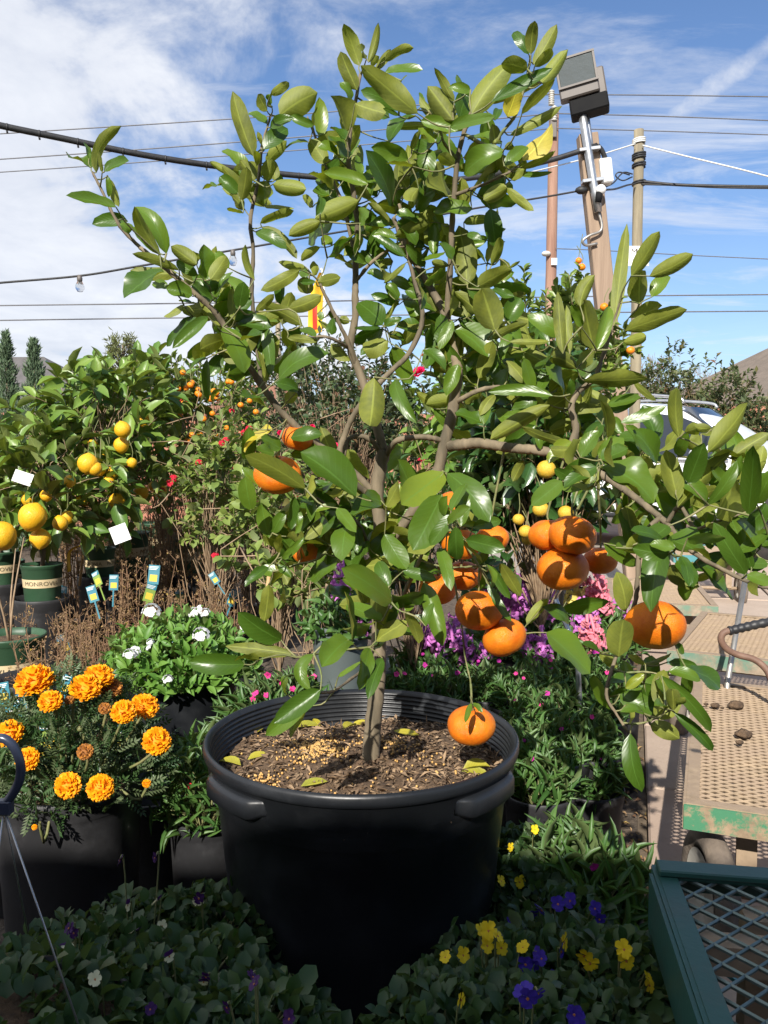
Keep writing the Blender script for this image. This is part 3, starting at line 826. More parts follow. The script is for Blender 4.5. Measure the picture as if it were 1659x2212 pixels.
wprof = us ** .52 * (1 - us) ** .55
wprof = wprof / wprof.max()
wprof[0], wprof[-1] = .05, .03
quads = np.array([(i_ * 7 + k, i_ * 7 + k + 1, (i_ + 1) * 7 + k + 1, (i_ + 1) * 7 + k) for i_ in range(NL) for k in range(6)])
uvl = np.array([(.5 + k / 6, u) for u in us for k in range(-NA, NA + 1)])


def hero_leaf(Bw, Tw, bow_w, w, kind):
    """one leaf blade as (vertices): base, tip, sideways bow vector, apparent width in metres"""
    L = np.linalg.norm(Tw - Bw)
    mid_ = (Bw + Tw) / 2
    vc = unit(CAMP - mid_)
    k = kind
    r3 = rng.normal(0, 1, 3)
    if k == 'T' or (k == 'Y' and rng.random() < .5):
        nz = vc * .68 + UP * .48 + r3 * .31
        fold, arch = rng.uniform(.1, .65), rng.uniform(-.05, .14)
    elif k == 'U' or k == 'Y':
        nz = -vc * .75 + UP * .25 + r3 * .38
        fold, arch = rng.uniform(.15, .65), rng.uniform(-.06, .08)
    elif k == 'R':
        nz = -vc * .95 + UP * .15 + r3 * .15
        fold, arch = 1.05, rng.uniform(-.05, .1)
    else:
        nz = vc * rng.choice([-.5, .5]) - UP * .15 + r3 * .5
        fold, arch = rng.uniform(.05, .5), rng.uniform(-.08, .08)
    ax = unit(Tw - Bw)
    nz = unit(nz - ax * np.dot(nz, ax))
    u = us[:, None]
    cen = Bw + (Tw - Bw) * u + bow_w * (4 * u * (1 - u)) + nz * (arch * L * 4 * u * (1 - u)) - nz * (min(rng.choice([rng.uniform(-.04, .12), rng.uniform(-.18, .36)], p=[.65, .35]), .10 if L > .085 else 1) * L * u ** 3)
    tw = np.clip(rng.normal(0, .26), -.3, .3)
    t = unit(np.gradient(cen, axis=0))
    side0 = unit(np.cross(t, nz))
    vis = abs(np.dot(side0[NL // 2] - vc * np.dot(side0[NL // 2], vc), side0[NL // 2])) ** .5
    hw = .5 * w / max(.4, vis) * (1.3 if k == 'R' else 1.12) * (.9 if mid_[2] > 1.15 else 1.0)
    wav, wph, wf = rng.uniform(.02, .13), rng.random() * 6, rng.uniform(5, 11)
    out = []
    for q in range(NL + 1):
        n_ = np.cross(side0[q], t[q])
        n_ = n_ if np.dot(n_, nz) > 0 else -n_
        th = tw * (us[q] - .4)
        sd = side0[q] * math.cos(th) + n_ * math.sin(th)
        nn = -side0[q] * math.sin(th) + n_ * math.cos(th)
        for kk in range(-NA, NA + 1):
            s = kk / NA
            if k == 'R':
                a_ = s * fold * 1.25
                off = sd * math.sin(a_) / 1.0 + nn * (1 - math.cos(a_)) * 1.0
            else:
                a_ = abs(s)
                off = sd * s * (1 - .22 * fold * a_) + nn * (fold * (.35 * a_ + .65 * a_ * a_) * .75 + wav * math.sin(wph + us[q] * wf + 2.0 * np.sign(s)) * a_ * a_ * 2.2)
            out.append(cen[q] + off * hw * wprof[q] + nn * rng.normal(0, .00045))
    V_ = np.array(out)
    flip = np.dot(np.cross(V_[NL // 2 * 7 + 4] - V_[NL // 2 * 7 + 3], t[NL // 2]), nz) < 0
    return V_, flip


leaves = []
for org_, rows in LV:
    for row in rows:
        bx, by, tx, ty, w, k = row[:6]
        c = row[6] if len(row) > 6 else rng.normal(0, .05) * math.hypot(tx - bx, ty - by)
        b2 = np.array([org_[0] + bx / 4, org_[1] + by / 4])
        t2 = np.array([org_[0] + tx / 4, org_[1] + ty / 4])
        t2 = b2 + (t2 - b2) * 1.06
        dd = np.linalg.norm(nod_px - b2, axis=1)
        near = np.argsort(dd)[:4]
        D0 = nodes[near, 1].mean()
        Ld = np.linalg.norm(t2 - b2) * pxm(D0)
        size = Ld * w
        off = {'T': -.025, 'U': -.01, 'R': -.035, 'Y': -.02, 'D': .06}[k] + rng.normal(0, .022)
        if w > 195:
            off -= .025
        off += np.clip(dd[near[0]] * pxm(D0) * .3, 0, .03) * rng.choice([-1, 1])
        # the lower limbs reach towards the viewer and shade fruit and soil
        if k != 'D':
            if 640 < b2[0] < 1150 and 960 < b2[1] < 1480 and w >= 105:
                off -= rng.uniform(.10, .26)
            elif 1120 < b2[0] < 1340 and 900 < b2[1] < 1090:
                off -= rng.uniform(.12, .24)
            elif 1385 < b2[0] < 1470 and 1110 < b2[1] < 1280:
                off -= rng.uniform(.10, .18)
            elif rng.random() < .35:
                off -= rng.uniform(.04, .15)
        Db = D0 + off * .8
        Dt = D0 + off + float(np.clip(rng.normal(0, .24), -.4, .4)) * Ld
        Bw, Tw = P(b2[0], b2[1], Db), P(t2[0], t2[1], Dt)
        nrm = np.array([ty - by, -(tx - bx)]) / max(1, math.hypot(tx - bx, ty - by))
        bow = np.array([nrm[0], 0, -nrm[1]]) * (c / 4) * pxm(Db) * .5
        leaves.append((Ld * w, Bw, Tw, bow, w / 4 * pxm((Db + Dt) / 2), k))

# small dense leaves deeper in the crown
fill = []
for (x0, y0, sx, sy, n_) in ((905, 430, 70, 90, 26), (985, 560, 60, 90, 20), (1010, 720, 70, 60, 20), (770, 470, 50, 60, 10), (1190, 900, 60, 60, 16), (870, 1150, 60, 70, 22), (760, 1180, 60, 50, 14), (560, 760, 40, 70, 12), (480, 680, 40, 40, 8), (1080, 330, 40, 50, 4), (1460, 1130, 90, 50, 16), (1010, 820, 70, 50, 10), (740, 330, 35, 60, 5), (560, 400, 30, 40, 3), (1580, 1060, 60, 60, 14), (1600, 1190, 50, 40, 10), (1380, 1010, 60, 50, 14), (1150, 800, 60, 60, 14), (700, 1060, 60, 60, 12), (640, 1180, 50, 50, 10), (1400, 1500, 50, 40, 8), (1270, 1005, 51, 32, 9), (1420, 1190, 51, 25, 3), (960, 1150, 51, 50, 5), (820, 1330, 51, 40, 5)):
    for q in range(int(n_ * 2.2)):
        p2 = np.array([x0, y0]) + rng.normal(0, 1, 2) * (sx, sy) * .8
        dd = np.linalg.norm(nod_px - p2, axis=1)
        D0 = nodes[np.argmin(dd), 1] + (rng.uniform(-.26, -.14) if sx == 51 else rng.uniform(-.02, .13))
        ang = rng.uniform(0, 6.28)
        Lp = rng.uniform(42, 88)
        t2 = p2 + np.array([math.cos(ang), math.sin(ang)]) * Lp
        fill.append((0, P(p2[0], p2[1], D0), P(t2[0], t2[1], D0 + rng.normal(0, .02)), np.zeros(3), Lp * rng.uniform(.35, .5) * pxm(D0), rng.choice(['D', 'T', 'T', 'U'])))

leaves.sort(key=lambda q: -q[0])
single, rest = leaves[:300], leaves[300:] + fill


def leaf_faces(flip):
    return quads[:, ::-1] if flip else quads


for size, Bw, Tw, bow, w, k in single:
    V_, fl = hero_leaf(Bw, Tw, bow, w, k)
    rv = rng.random() ** 1.3 * .93
    me = build('leaf', V_ - Bw, [leaf_faces(fl)], M['hero_yellow'] if k == 'Y' else M['hero_leaf'], uv=uvl, rnd=np.full(len(V_), rv))
    obj('leaf', me, tree, loc=Bw - TORG)
VV, FF, UU, RR = [], [], [], []
for size, Bw, Tw, bow, w, k in rest:
    V_, fl = hero_leaf(Bw, Tw, bow, w, k)
    FF.append(leaf_faces(fl) + len(VV) * len(V_))
    VV.append(V_ - TORG)
    UU.append(uvl)
    RR.append(np.full(len(V_), rng.random() * .9))
obj('small_leaves', build('small_leaves', np.concatenate(VV), [np.concatenate(FF)], M['hero_leaf'], uv=np.concatenate(UU), rnd=np.concatenate(RR)), tree, kind='stuff')

# twigs: every leaf base is joined to the nearest wood
conn = [q for q in nodes]
todo = [q[1] for q in leaves + fill]
A = Acc()
C_ = np.array(conn)
best = [(np.linalg.norm(C_ - q, axis=1).min(), C_[np.argmin(np.linalg.norm(C_ - q, axis=1))]) for q in todo]
alive = list(range(len(todo)))
while alive:
    k = min(alive, key=lambda q: best[q][0])
    alive.remove(k)
    a0, b0 = best[k][1], todo[k]
    d_ = np.linalg.norm(b0 - a0)
    if d_ > .004:
        m_ = (a0 + b0) / 2 + rng.normal(0, .08, 3) * d_ - np.array([0, 0, .05 * d_])
        A.add(*tube(smooth_path([a0, m_, b0], 6), [.0017 if d_ > .03 else .0013, .0009], 5, cap=False))
    for q in alive:
        dn = np.linalg.norm(todo[q] - b0) + .01
        if dn < best[q][0]:
            best[q] = (dn, b0)
obj('twigs', A.mesh('twigs', M['stem'], org=TORG), tree, kind='stuff')


# ---- mandarins
def mandarin_mesh(seed):
    g = np.random.default_rng(seed)
    th = np.linspace(0.001, math.pi - .001, 25)
    V, F = lathe(np.stack([np.sin(th), np.cos(th)], 1)[::-1], 40)
    v = V.copy()
    az = np.arctan2(v[:, 1], v[:, 0])
    h = v[:, 2].copy()
    r = np.hypot(v[:, 0], v[:, 1])
    v[:, 2] *= .80
    v[:, 2] -= .10 * np.exp(-(r / .18) ** 2) * (h > 0) - .07 * np.exp(-(r / .2) ** 2) * (h < 0)
    s = 1 + .018 * np.sin(az * 5 + g.random() * 6) * np.sin(np.arccos(np.clip(h, -1, 1))) + .02 * np.sin(az * 2 + g.random() * 6)
    v[:, :2] *= s[:, None]
    return build('mandarin', v, F, M['mandarin'])


MD = [mandarin_mesh(s) for s in range(4)]
star = Acc()
for k in range(5):
    a_ = k * 1.2566
    star.add([(0, 0, .74), (.10 * math.cos(a_ - .5), .10 * math.sin(a_ - .5), .735), (.22 * math.cos(a_), .22 * math.sin(a_), .765), (.10 * math.cos(a_ + .5), .10 * math.sin(a_ + .5), .735)], np.array([(0, 1, 2, 3)]))
star.add(*tube([(0, 0, .70), (0, 0, .86), (.02, .01, .98)], [.05, .04, .035], 6))
star = star.mesh('calyx', M['calyx'])
FR = [(600, 1026, 50, 1.40, .3, 0), (642, 946, 33, 1.44, .2, 0), (699, 1131, 22, 1.50, 0, 0), (660, 1194, 29, 1.46, .1, 0), (984, 1096, 43, 1.42, .1, .1), (996, 1176, 41, 1.375, .1, 0), (1000, 1243, 39, 1.43, 0, 0), (1062, 1165, 37, 1.40, .2, -.2), (946, 1273, 41, 1.41, 0, 0),
      (1034, 1319, 51, 1.33, .5, .2), (1090, 1377, 49, 1.345, .5, -.2), (1018, 1567, 51, 1.355, .15, .0), (1236, 1156, 52, 1.29, .2, .1), (1184, 1156, 42, 1.35, .1, 0), (1215, 1229, 56, 1.31, .1, 0), (1297, 1211, 37, 1.36, 0, 0), (1416, 1350, 64, 1.14, .35, .3)]
for k, (x, y, r, D, tx, ty) in enumerate(FR):
    c = P(x, y, D)
    fo = obj('mandarin', MD[k % 4], tree, loc=c - TORG, rot=(tx, ty, k * 1.7), scale=r * pxm(D) * (1.02 if k != 15 else 1.0))
    obj('calyx', star, fo)
    top = c + np.array([0, 0, r * pxm(D) * .74])
    d_ = np.linalg.norm(nodes - (top + np.array([0, 0, .04])), axis=1)
    obj('fruit_stalk', build('fruit_stalk', *(lambda VF: (VF[0] - TORG, VF[1]))(tube(smooth_path([nodes[np.argmin(d_)], top + (0, 0, .02), top], 8), [.0022, .0016], 6, cap=False)), M['stem']), tree)

# fallen leaves on the soil of the tub
FL = [(640, 1562, .05, .3), (742, 1585, .045, 1.0), (690, 1558, .035, 2.), (760, 1553, .04, .2), (520, 1650, .05, 2.7), (535, 1640, .04, .4), (1000, 1655, .05, .1), (1058, 1662, .05, 2.9), (905, 1590, .05, 3.0), (650, 1700, .045, .2), (556, 1578, .025, 1.2)]
for k, (x, y, L_, az) in enumerate(FL):
    g_ = G(x, y, SOILZ + .012)
    h_ = soil_h(g_[0] - POTX, g_[1] - TD) + .012
    tm = leaf_tmpl(5, 1, .6, .7, rng.uniform(.1, .5), rng.uniform(-.1, .2))
    V_, F_, U_, r_ = place(tm, [(0, 0, 0)], [(math.cos(az), math.sin(az), .1)], [(rng.normal(0, .25), -.25, 1)], [L_], [L_ * .45], rnd=[.95 if k == 9 else rng.random() * .8])
    o = obj('fallen_leaf', build('fallen_leaf', V_, [F_], M['fallen'], uv=U_, rnd=r_), None, loc=(g_[0], g_[1], h_ - .006))
    tag(o, 'dry fallen yellow leaf lying on the soil of the big black tub', 'leaf', 'fallen leaves in the tub')
# ------------------------------------------------------------------ setting materials
def ground_mat():
    m, nt, b, out = new_mat('bed_ground')
    n1, n2 = noise(nt, 3, 6), noise(nt, 40, 5)
    c = mixc(nt, ramp(nt, n2, .35, .65), (.055, .040, .028), (.16, .12, .085))
    c = mixc(nt, ramp(nt, n1, .45, .7, 0, .6), c, (.10, .085, .065))
    nt.links.new(c, b.inputs['Base Color'])
    b.inputs['Roughness'].default_value = .95
    bump(nt, b, noise(nt, 60, 6), .8, .02)
    return m


def concrete_mat(name, c1, c2):
    m, nt, b, out = new_mat(name)
    rnd_ = nt.nodes.new('ShaderNodeObjectInfo').outputs['Random']
    c = mixc(nt, ramp(nt, noise(nt, 5, 8, .7), .3, .75), c1, c2)
    c = mixc(nt, ramp(nt, noise(nt, 120, 3), .55, .75, 0, .35), c, (.22, .17, .13))
    c = mixc(nt, ramp(nt, rnd_, 0, 1, 0, .35), c, (.40, .27, .21))
    nt.links.new(c, b.inputs['Base Color'])
    b.inputs['Roughness'].default_value = .9
    bump(nt, b, noise(nt, 150, 4), .25, .003)
    return m


def painted_metal(name, paint, rust, lo=.42, hi=.56, rough=.55):
    m, nt, b, out = new_mat(name)
    msk = ramp(nt, noise(nt, 9, 8, .72), lo, hi)
    r2 = mixc(nt, ramp(nt, noise(nt, 40, 4), .35, .65), rust, tuple(v * .65 for v in rust))
    nt.links.new(mixc(nt, msk, paint, r2), b.inputs['Base Color'])
    b.inputs['Roughness'].default_value = rough
    bump(nt, b, noise(nt, 80, 5), .25, .002)
    return m


M['ground'] = ground_mat()
M['slab'] = concrete_mat('paving_concrete', (.47, .37, .29), (.36, .28, .215))
M['joint'] = simple('joint_dirt', (.10, .075, .05), (.16, .12, .08), 30, .95, .6)
M['cart_rust'] = painted_metal('cart_steel_dirty', (.30, .22, .15), (.38, .28, .18), .4, .6, .75)
M['cart_green'] = painted_metal('cart_green_paint', (.055, .20, .105), (.34, .25, .16), .50, .56, .6)
M['cart_teal'] = painted_metal('cart_teal_paint', (.024, .085, .068), (.06, .085, .065), .5, .8, .45)
M['teal_light'] = painted_metal('cart_teal_light', (.07, .24, .26), (.06, .2, .21), .5, .8, .45)
M['wire_mesh'] = simple('galvanised_wire', (.20, .26, .25), (.14, .19, .18), 30, .5, metal=.5)
M['tyre'] = simple('dusty_tyre', (.20, .16, .125), (.10, .08, .065), 14, .95, .5, 60)
M['tyre_dark'] = simple('black_tyre', (.02, .02, .02), (.035, .03, .028), 14, .9, .4, 60)
M['rim'] = simple('pale_wheel_rim', (.55, .53, .48), (.4, .37, .32), 14, .5)
M['steel'] = simple('galvanised_steel', (.50, .51, .52), (.40, .41, .42), 25, .38, metal=.85)
M['rod'] = simple('dull_steel_rod', (.42, .40, .36), (.33, .31, .28), 25, .42, metal=.7)
M['rusty'] = simple('rusty_pipe', (.19, .11, .075), (.12, .065, .045), 30, .65, .3)
M['rubber'] = simple('black_rubber', (.018, .018, .02), (.03, .03, .03), 30, .5)
M['cable'] = simple('black_cable', (.018, .018, .019), (.03, .03, .03), 30, .55, .3, 200)
M['wire'] = simple('power_line_wire', (.10, .10, .11), (.14, .14, .15), 30, .5)
M['rope'] = simple('white_rope', (.75, .74, .70), (.6, .6, .57), 60, .8)
M['wood_red'] = simple('weathered_red_pole', (.37, .225, .16), (.22, .115, .08), 9, .85, .5, 20, scl=(1, 1, .08), bdist=.01)
M['wood_post'] = simple('weathered_post', (.37, .27, .19), (.21, .145, .10), 16, .85, .6, 30, scl=(1, 1, .06), bdist=.012, lo=.3, hi=.75)
M['wood_grey'] = simple('grey_round_pole', (.33, .28, .185), (.17, .145, .10), 16, .9, .5, 25, scl=(1, 1, .08), bdist=.01)
M['lamp_brown'] = simple('bronze_housing', (.135, .115, .10), (.11, .095, .085), 6, .5)
M['lamp_black'] = simple('black_housing', (.008, .008, .009), (.012, .012, .012), 6, .8, spec=.2)
M['white_box'] = simple('white_plastic_box', (.80, .80, .78), (.74, .74, .72), 6, .5)
M['porcelain'] = simple('porcelain', (.62, .60, .54), (.52, .50, .45), 10, .35)
M['brickfence'] = simple('terracotta_fence', (.47, .205, .125), (.40, .17, .105), 6, .9, .5, 40)
M['brickcap'] = simple('terracotta_cap', (.40, .17, .11), (.33, .14, .09), 6, .9, .4, 40)
M['roof_grey'] = simple('grey_shingles', (.125, .115, .112), (.095, .088, .085), 3, .9, .5, 12)
M['roof_brown'] = simple('brown_shingles', (.20, .16, .125), (.15, .12, .095), 3, .9, .5, 12)
M['roof_red'] = simple('red_tiles', (.26, .12, .075), (.2, .09, .06), 3, .9, .5, 12)
M['house_wall'] = simple('house_wall', (.45, .36, .28), (.38, .30, .23), 3, .9)
M['bare'] = simple('bare_twigs', (.22, .17, .13), (.30, .25, .20), 6, .9)
M['carpaint'] = simple('white_car_paint', (.80, .81, .82), (.78, .79, .80), 2, .18, spec=.6)
M['carglass'] = simple('dark_car_glass', (.012, .017, .025), (.018, .024, .034), 2, .05, spec=.9)
M['cartrim'] = simple('black_car_trim', (.015, .015, .016), (.02, .02, .02), 8, .4)
M['chrome'] = simple('chrome', (.7, .7, .7), (.6, .6, .6), 8, .15, metal=1)
M['flag_y'] = simple('yellow_flag', (.80, .50, .02), (.74, .42, .02), 8, .7)
M['flag_r'] = simple('red_flag', (.60, .05, .02), (.55, .04, .02), 8, .7)
M['bluehook'] = simple('dark_blue_plastic', (.030, .038, .065), (.04, .05, .08), 20, .28)
M['shelter'] = simple('shelter_timber', (.16, .12, .085), (.12, .09, .065), 5, .9)
M['paper'] = simple('white_card', (.82, .82, .80), (.76, .76, .74), 20, .6)

# ------------------------------------------------------------------ ground and paving
g = obj('ground', build('ground', [(-400, -300, 0), (400, -300, 0), (400, 900, 0), (-400, 900, 0)], np.array([(0, 1, 2, 3)]), M['ground']))
g['kind'] = 'structure'
PYAW = R(-17)                                   # the path runs 17 degrees to the right of the view
P0 = np.array([.60, 1.80])
ax_l = np.array([math.sin(-PYAW), math.cos(-PYAW)])
ax_w = np.array([math.cos(-PYAW), -math.sin(-PYAW)])


def path_pt(l, w, z=0.):
    q = P0 + ax_l * l + ax_w * w
    return (q[0], q[1], z)


V = [path_pt(-4.2, -.02, .004), path_pt(-4.2, 4.4, .004), path_pt(14, 4.4, .004), path_pt(14, -.02, .004)]
path = obj('path', build('path', V, np.array([(0, 1, 2, 3)]), M['joint']))
path['kind'] = 'structure'
SL, SW = .62, .92
sv, sf = box(.006, SW - .006, .006, SL - .006, .0, .028, .006)
slab = build('paving_slab', sv, sf, M['slab'], smooth=False)
k = 0
for j_ in range(-6, 14):
    for i_ in range(4):
        lo_ = j_ * SL + .08 + (0.0 if i_ % 2 == 0 else .25)
        x, y, z = path_pt(lo_, i_ * SW, .006)
        obj('paving_slab', slab, path, loc=(x, y, z + rng.uniform(-.002, .003)), rot=(rng.normal(0, .003), rng.normal(0, .003), PYAW + rng.normal(0, .004)))
far = obj('parking_lot', build('parking_lot', [(1.2, 6.5, .02), (30, 6.5, .02), (30, 30, .02), (-2, 30, .02)], np.array([(0, 1, 2, 3)]), simple('parking_concrete', (.33, .29, .25), (.27, .24, .20), 3, .9, .3)))
far['kind'] = 'structure'

# litter along the edge of the bed
n = 900
q = np.column_stack([rng.uniform(-.16, .0, n), rng.uniform(-1.2, 4, n)])
pos = np.array([path_pt(b, a, .006 + rng.random() * .01) for a, b in q])
f = Fol()
f.add(leaf_tmpl(2, 1, .4, .5, .4, .2), pos, np.column_stack([rng.normal(size=(n, 2)), rng.normal(0, .3, n)]), np.column_stack([rng.normal(0, .5, (n, 2)), np.ones(n)]), rng.uniform(.008, .03, n), rng.uniform(.004, .014, n))
lit = obj('leaf_litter', f.mesh('leaf_litter', M['dry_leaf']))
lit['kind'] = 'stuff'
tag(lit, 'brown leaf litter and gravel along the edge of the paving', 'litter')

# ------------------------------------------------------------------ open shelter behind the viewer; its roof shades the foreground
sh = thing('garden_shelter', 'timber shelter whose roof shades the foreground plants', 'shelter', (0, -5, 0))
obj('roof', build('roof', *box(-9, 9, -5, 2.94, 2.60, 2.72), M['shelter'], smooth=False), sh)
obj('fascia', build('fascia', *box(-9, 9, 2.94, 2.98, 2.54, 2.74), M['shelter'], smooth=False), sh)
obj('back_wall', build('back_wall', *box(-9, 9, -5.15, -5.0, 0, 2.6), M['shelter'], smooth=False), sh)  # unseen wall, added to block low sky light from behind
for x in (-8.5, -4.2, 4.2, 8.5):
    obj('post', build('post', *box(x - .07, x + .07, 2.6, 2.74, 0, 2.54), M['shelter'], smooth=False), sh)


# ------------------------------------------------------------------ fence, houses
def fence(name, label, x0, x1, y0, y1, h):
    d = np.array([x1 - x0, y1 - y0])
    L = np.linalg.norm(d)
    t = thing(name, label, 'fence', (x0, y0, 0), math.atan2(d[1], d[0]))
    nb = int(L / 2.4)
    pm = build('panel', *box(.10, L / nb - .10, -.05, .05, 0, h - .12), M['brickfence'], smooth=False)
    cm = build('cap', *box(.10, L / nb - .10, -.085, .085, h - .12, h - .03, .01), M['brickcap'], smooth=False)
    po = build('post', *box(-.10, .10, -.10, .10, 0, h, .01), M['brickcap'], smooth=False)
    for q_ in range(nb):
        obj('panel', pm, t, loc=(q_ * L / nb, 0, 0))
        obj('cap', cm, t, loc=(q_ * L / nb, 0, 0))
        obj('post', po, t, loc=(q_ * L / nb, 0, 0))
    obj('post', po, t, loc=(L, 0, 0))


fence('boundary_fence', 'terracotta panel fence behind the lemon trees', -16, 1.0, 12.2, 13.4, 1.78)
fence('boundary_fence', 'terracotta panel fence behind the white car', 1.6, 24, 15.0, 14.2, 2.0)


def house(label, c, w, d, wall_h, ridge, rz, roof_m):
    t = thing('house', label, 'house', c, rz)
    obj('wall', build('wall', *box(-w / 2 + .4, w / 2 - .4, -d / 2 + .4, d / 2 - .4, 0, wall_h), M['house_wall'], smooth=False), t)
    e = wall_h - .1
    V_ = [(-w / 2, -d / 2, e), (w / 2, -d / 2, e), (w / 2, d / 2, e), (-w / 2, d / 2, e), (-w / 2 + d * .45, 0, ridge), (w / 2 - d * .45, 0, ridge)]
    rf = obj('roof', build('roof', V_, [np.array([(0, 1, 5, 4), (2, 3, 4, 5), (3, 2, 1, 0)]), np.array([(1, 2, 5), (3, 0, 4)])], roof_m, smooth=False), t)
    for q_ in (-1.2, 1.6):
        obj('vent_pipe', build('vent_pipe', *tube([(q_, -d * .16, ridge - .9), (q_, -d * .16, ridge + .12)], .07, 8), M['lamp_black']), rf)
    for q_ in (-w * .28, 0, w * .28):
        wi = obj('window', build('window', *box(q_ - .6, q_ + .6, -d / 2 + .36, -d / 2 + .41, .9, 2.1), M['white_box'], smooth=False), t)
        obj('pane', build('pane', *box(q_ - .52, q_ + .52, -d / 2 + .345, -d / 2 + .359, .98, 2.02), M['carglass'], smooth=False), wi)


p_ = P(60, 800, 36)
house('grey shingled house roof rising behind the small cypresses', (p_[0] - 2.2, 36, 0), 15, 10, 2.6, 5.4, R(-4), M['roof_grey'])
p_ = P(515, 820, 42)
house('low red-brown tiled house roof far behind the rose bushes', (p_[0] + 1.0, 44, 0), 9, 8, 2.4, 4.9, 0, M['roof_red'])
p_ = P(1660, 800, 26)
house('brown shingled house behind the terracotta fence and the car', (p_[0] + 4.3, 27, 0), 14, 10, 2.6, 5.3, R(6), M['roof_brown'])
p_ = P(1410, 815, 44)
house('far grey roof beside the bare trees', (p_[0], 46, 0), 11, 9, 2.4, 5.0, R(3), M['roof_grey'])


# ------------------------------------------------------------------ poles, lamp, cables
def pole_mesh(p0, p1, r0, r1, seg=14):
    pts = np.linspace(np.asarray(p0), np.asarray(p1), 14)
    pts[1:-1, :2] += rng.normal(0, .0025, (12, 2))
    return tube(pts, [r0, r1], seg)


# round grey pole
D = 7.4
top, bot = P(1380, 281, D), G(1370, 1200, 0)
bot = np.array([P(1373, 930, D)[0], D, 0])
pol = thing('round_pole', 'round grey weathered pole carrying a rope and wound cables', 'pole', (bot[0], D, 0))
po_ = np.array([bot[0], D, 0])
obj('shaft', build('shaft', *[(lambda v: v)(q) for q in (lambda VF: (VF[0] - po_, VF[1]))(pole_mesh(bot, top, .054, .043))], M['wood_grey']), pol)


def ring(c, r, rt, n_=2, tilt=.1, seg=5):
    pts = []
    for q in np.linspace(0, 2 * math.pi * n_, 18 * n_):
        pts.append(c + np.array([r * math.cos(q), r * math.sin(q), q * rt * .35 + tilt * r * math.cos(q)]))
    return tube(pts, rt, seg)


for (yy, rt, n_) in ((345, .008, 3), (362, .008, 2), (400, .007, 2)):
    c = P(1380, yy, D)
    obj('cable_wrap', build('cable_wrap', *(lambda VF: (VF[0] - po_, VF[1]))(ring(c, .055, rt, n_)), M['cable']), pol)
obj('rope_wrap', build('rope_wrap', *(lambda VF: (VF[0] - po_, VF[1]))(ring(P(1380, 312, D), .053, .007, 3)), M['rope']), pol)
lp = [P(1360, 378, D - .06), P(1338, 372, D - .1), P(1330, 380, D - .1), P(1345, 390, D - .08), P(1366, 382, D - .06)]
obj('cable_loop', build('cable_loop', *(lambda VF: (VF[0] - po_, VF[1]))(tube(smooth_path(lp, 20), .006, 6)), M['cable']), pol)

# sign on the pole
sd = .004


def text_mesh(txt, size, mat, align='CENTER', ext=0.0):
    cu = bpy.data.curves.new('lettering', 'FONT')
    cu.body = txt
    cu.size = size
    cu.align_x = align
    cu.extrude = ext
    cu.resolution_u = 3
    ob = bpy.data.objects.new('tmp', cu)
    COL.objects.link(ob)
    dg = bpy.context.evaluated_depsgraph_get()
    me = bpy.data.meshes.new_from_object(ob.evaluated_get(dg))
    me.name = 'lettering'
    bpy.data.objects.remove(ob)
    me.materials.clear()
    me.materials.append(mat)
    return me


c = P(1377, 553, D - .09)
sg = obj('pole_sign', build('pole_sign', *box(-.10, .10, -.004, .004, -.085, .085), M['paper'], smooth=False), None, loc=c)
tag(sg, 'small white sign with dark letters fixed to the round pole', 'sign')
for ch, lx, lz in (('M', -.06, .01), ('I', -.015, .01), ('L', .02, .01), ('O', -.045, -.065), ('U', .01, -.065)):
    obj('letter', text_mesh(ch, .075, M['ink'], 'LEFT'), sg, loc=(lx, -.006, lz), rot=(R(90), 0, 0))

# red-brown utility pole with insulators
D = 15.0
top, bot = P(1197, 236, D), np.array([P(1190, 620, D)[0] - .03, D, 0])
up = thing('utility_pole', 'reddish brown utility pole with stacked white insulators', 'pole', (bot[0], D, 0))
uo = np.array([bot[0], D, 0])
obj('shaft', build('shaft', *(lambda VF: (VF[0] - uo, VF[1]))(pole_mesh(bot, top, .115, .085)), M['wood_red']), up)


def insulator(c, n_, r, h):
    pr = [(.012, 0)]
    for q in range(n_):
        z = q * h / n_
        pr += [(r * .6, z + .1 * h / n_), (r, z + .3 * h / n_), (r, z + .5 * h / n_), (r * .6, z + .8 * h / n_)]
    pr += [(r * .5, h), (0.001, h * 1.04)]
    V_, F_ = lathe(pr, 16)
    return V_ + c, F_


for (yy, dx_, n_) in ((228, -6, 7), (262, 0, 6)):
    c = P(1197 + dx_, yy, D - .14)
    V_, F_ = insulator(c, n_, .055, .26)
    obj('insulator', build('insulator', V_ - uo, F_, M['porcelain']), up)
c = P(1195, 285, D - .12)
obj('bracket', build('bracket', *(lambda VF: (VF[0] - uo, VF[1]))(xf(box(-.06, .06, -.03, .03, -.10, .22, .01), t=c)), M['lamp_brown'], smooth=False), up)
c = P(1180, 548, D - .1)
obj('insulator_knob', build('insulator_knob', *(lambda VF: (VF[0] - uo, VF[1]))(sphere(c, .07, 12, 8, (1.2, 1, .7))), M['porcelain']), up)
c = P(1197, 565, D - .13)
obj('number_plate', build('number_plate', *(lambda VF: (VF[0] - uo, VF[1]))(xf(box(-.05, .05, -.01, .01, -.06, .06), t=c)), M['white_box'], smooth=False), up)

# leaning post with the floodlight
D = 6.0
tp, bp = P(1268, 292, D), P(1318, 760, D)
dirv = unit(tp - bp)
bt = bp - dirv * (bp[2] / dirv[2])
fl = thing('floodlight_post', 'leaning square timber post with floodlight, conduit and white junction box', 'lamp post', tuple(bt))
fo_ = bt.copy()


def frame_on(d, yref=(0, 1, 0)):
    z = unit(d)
    x = unit(np.cross(yref, z))
    y = np.cross(z, x)
    return np.stack([x, y, z], 1)


Fm = frame_on(dirv)


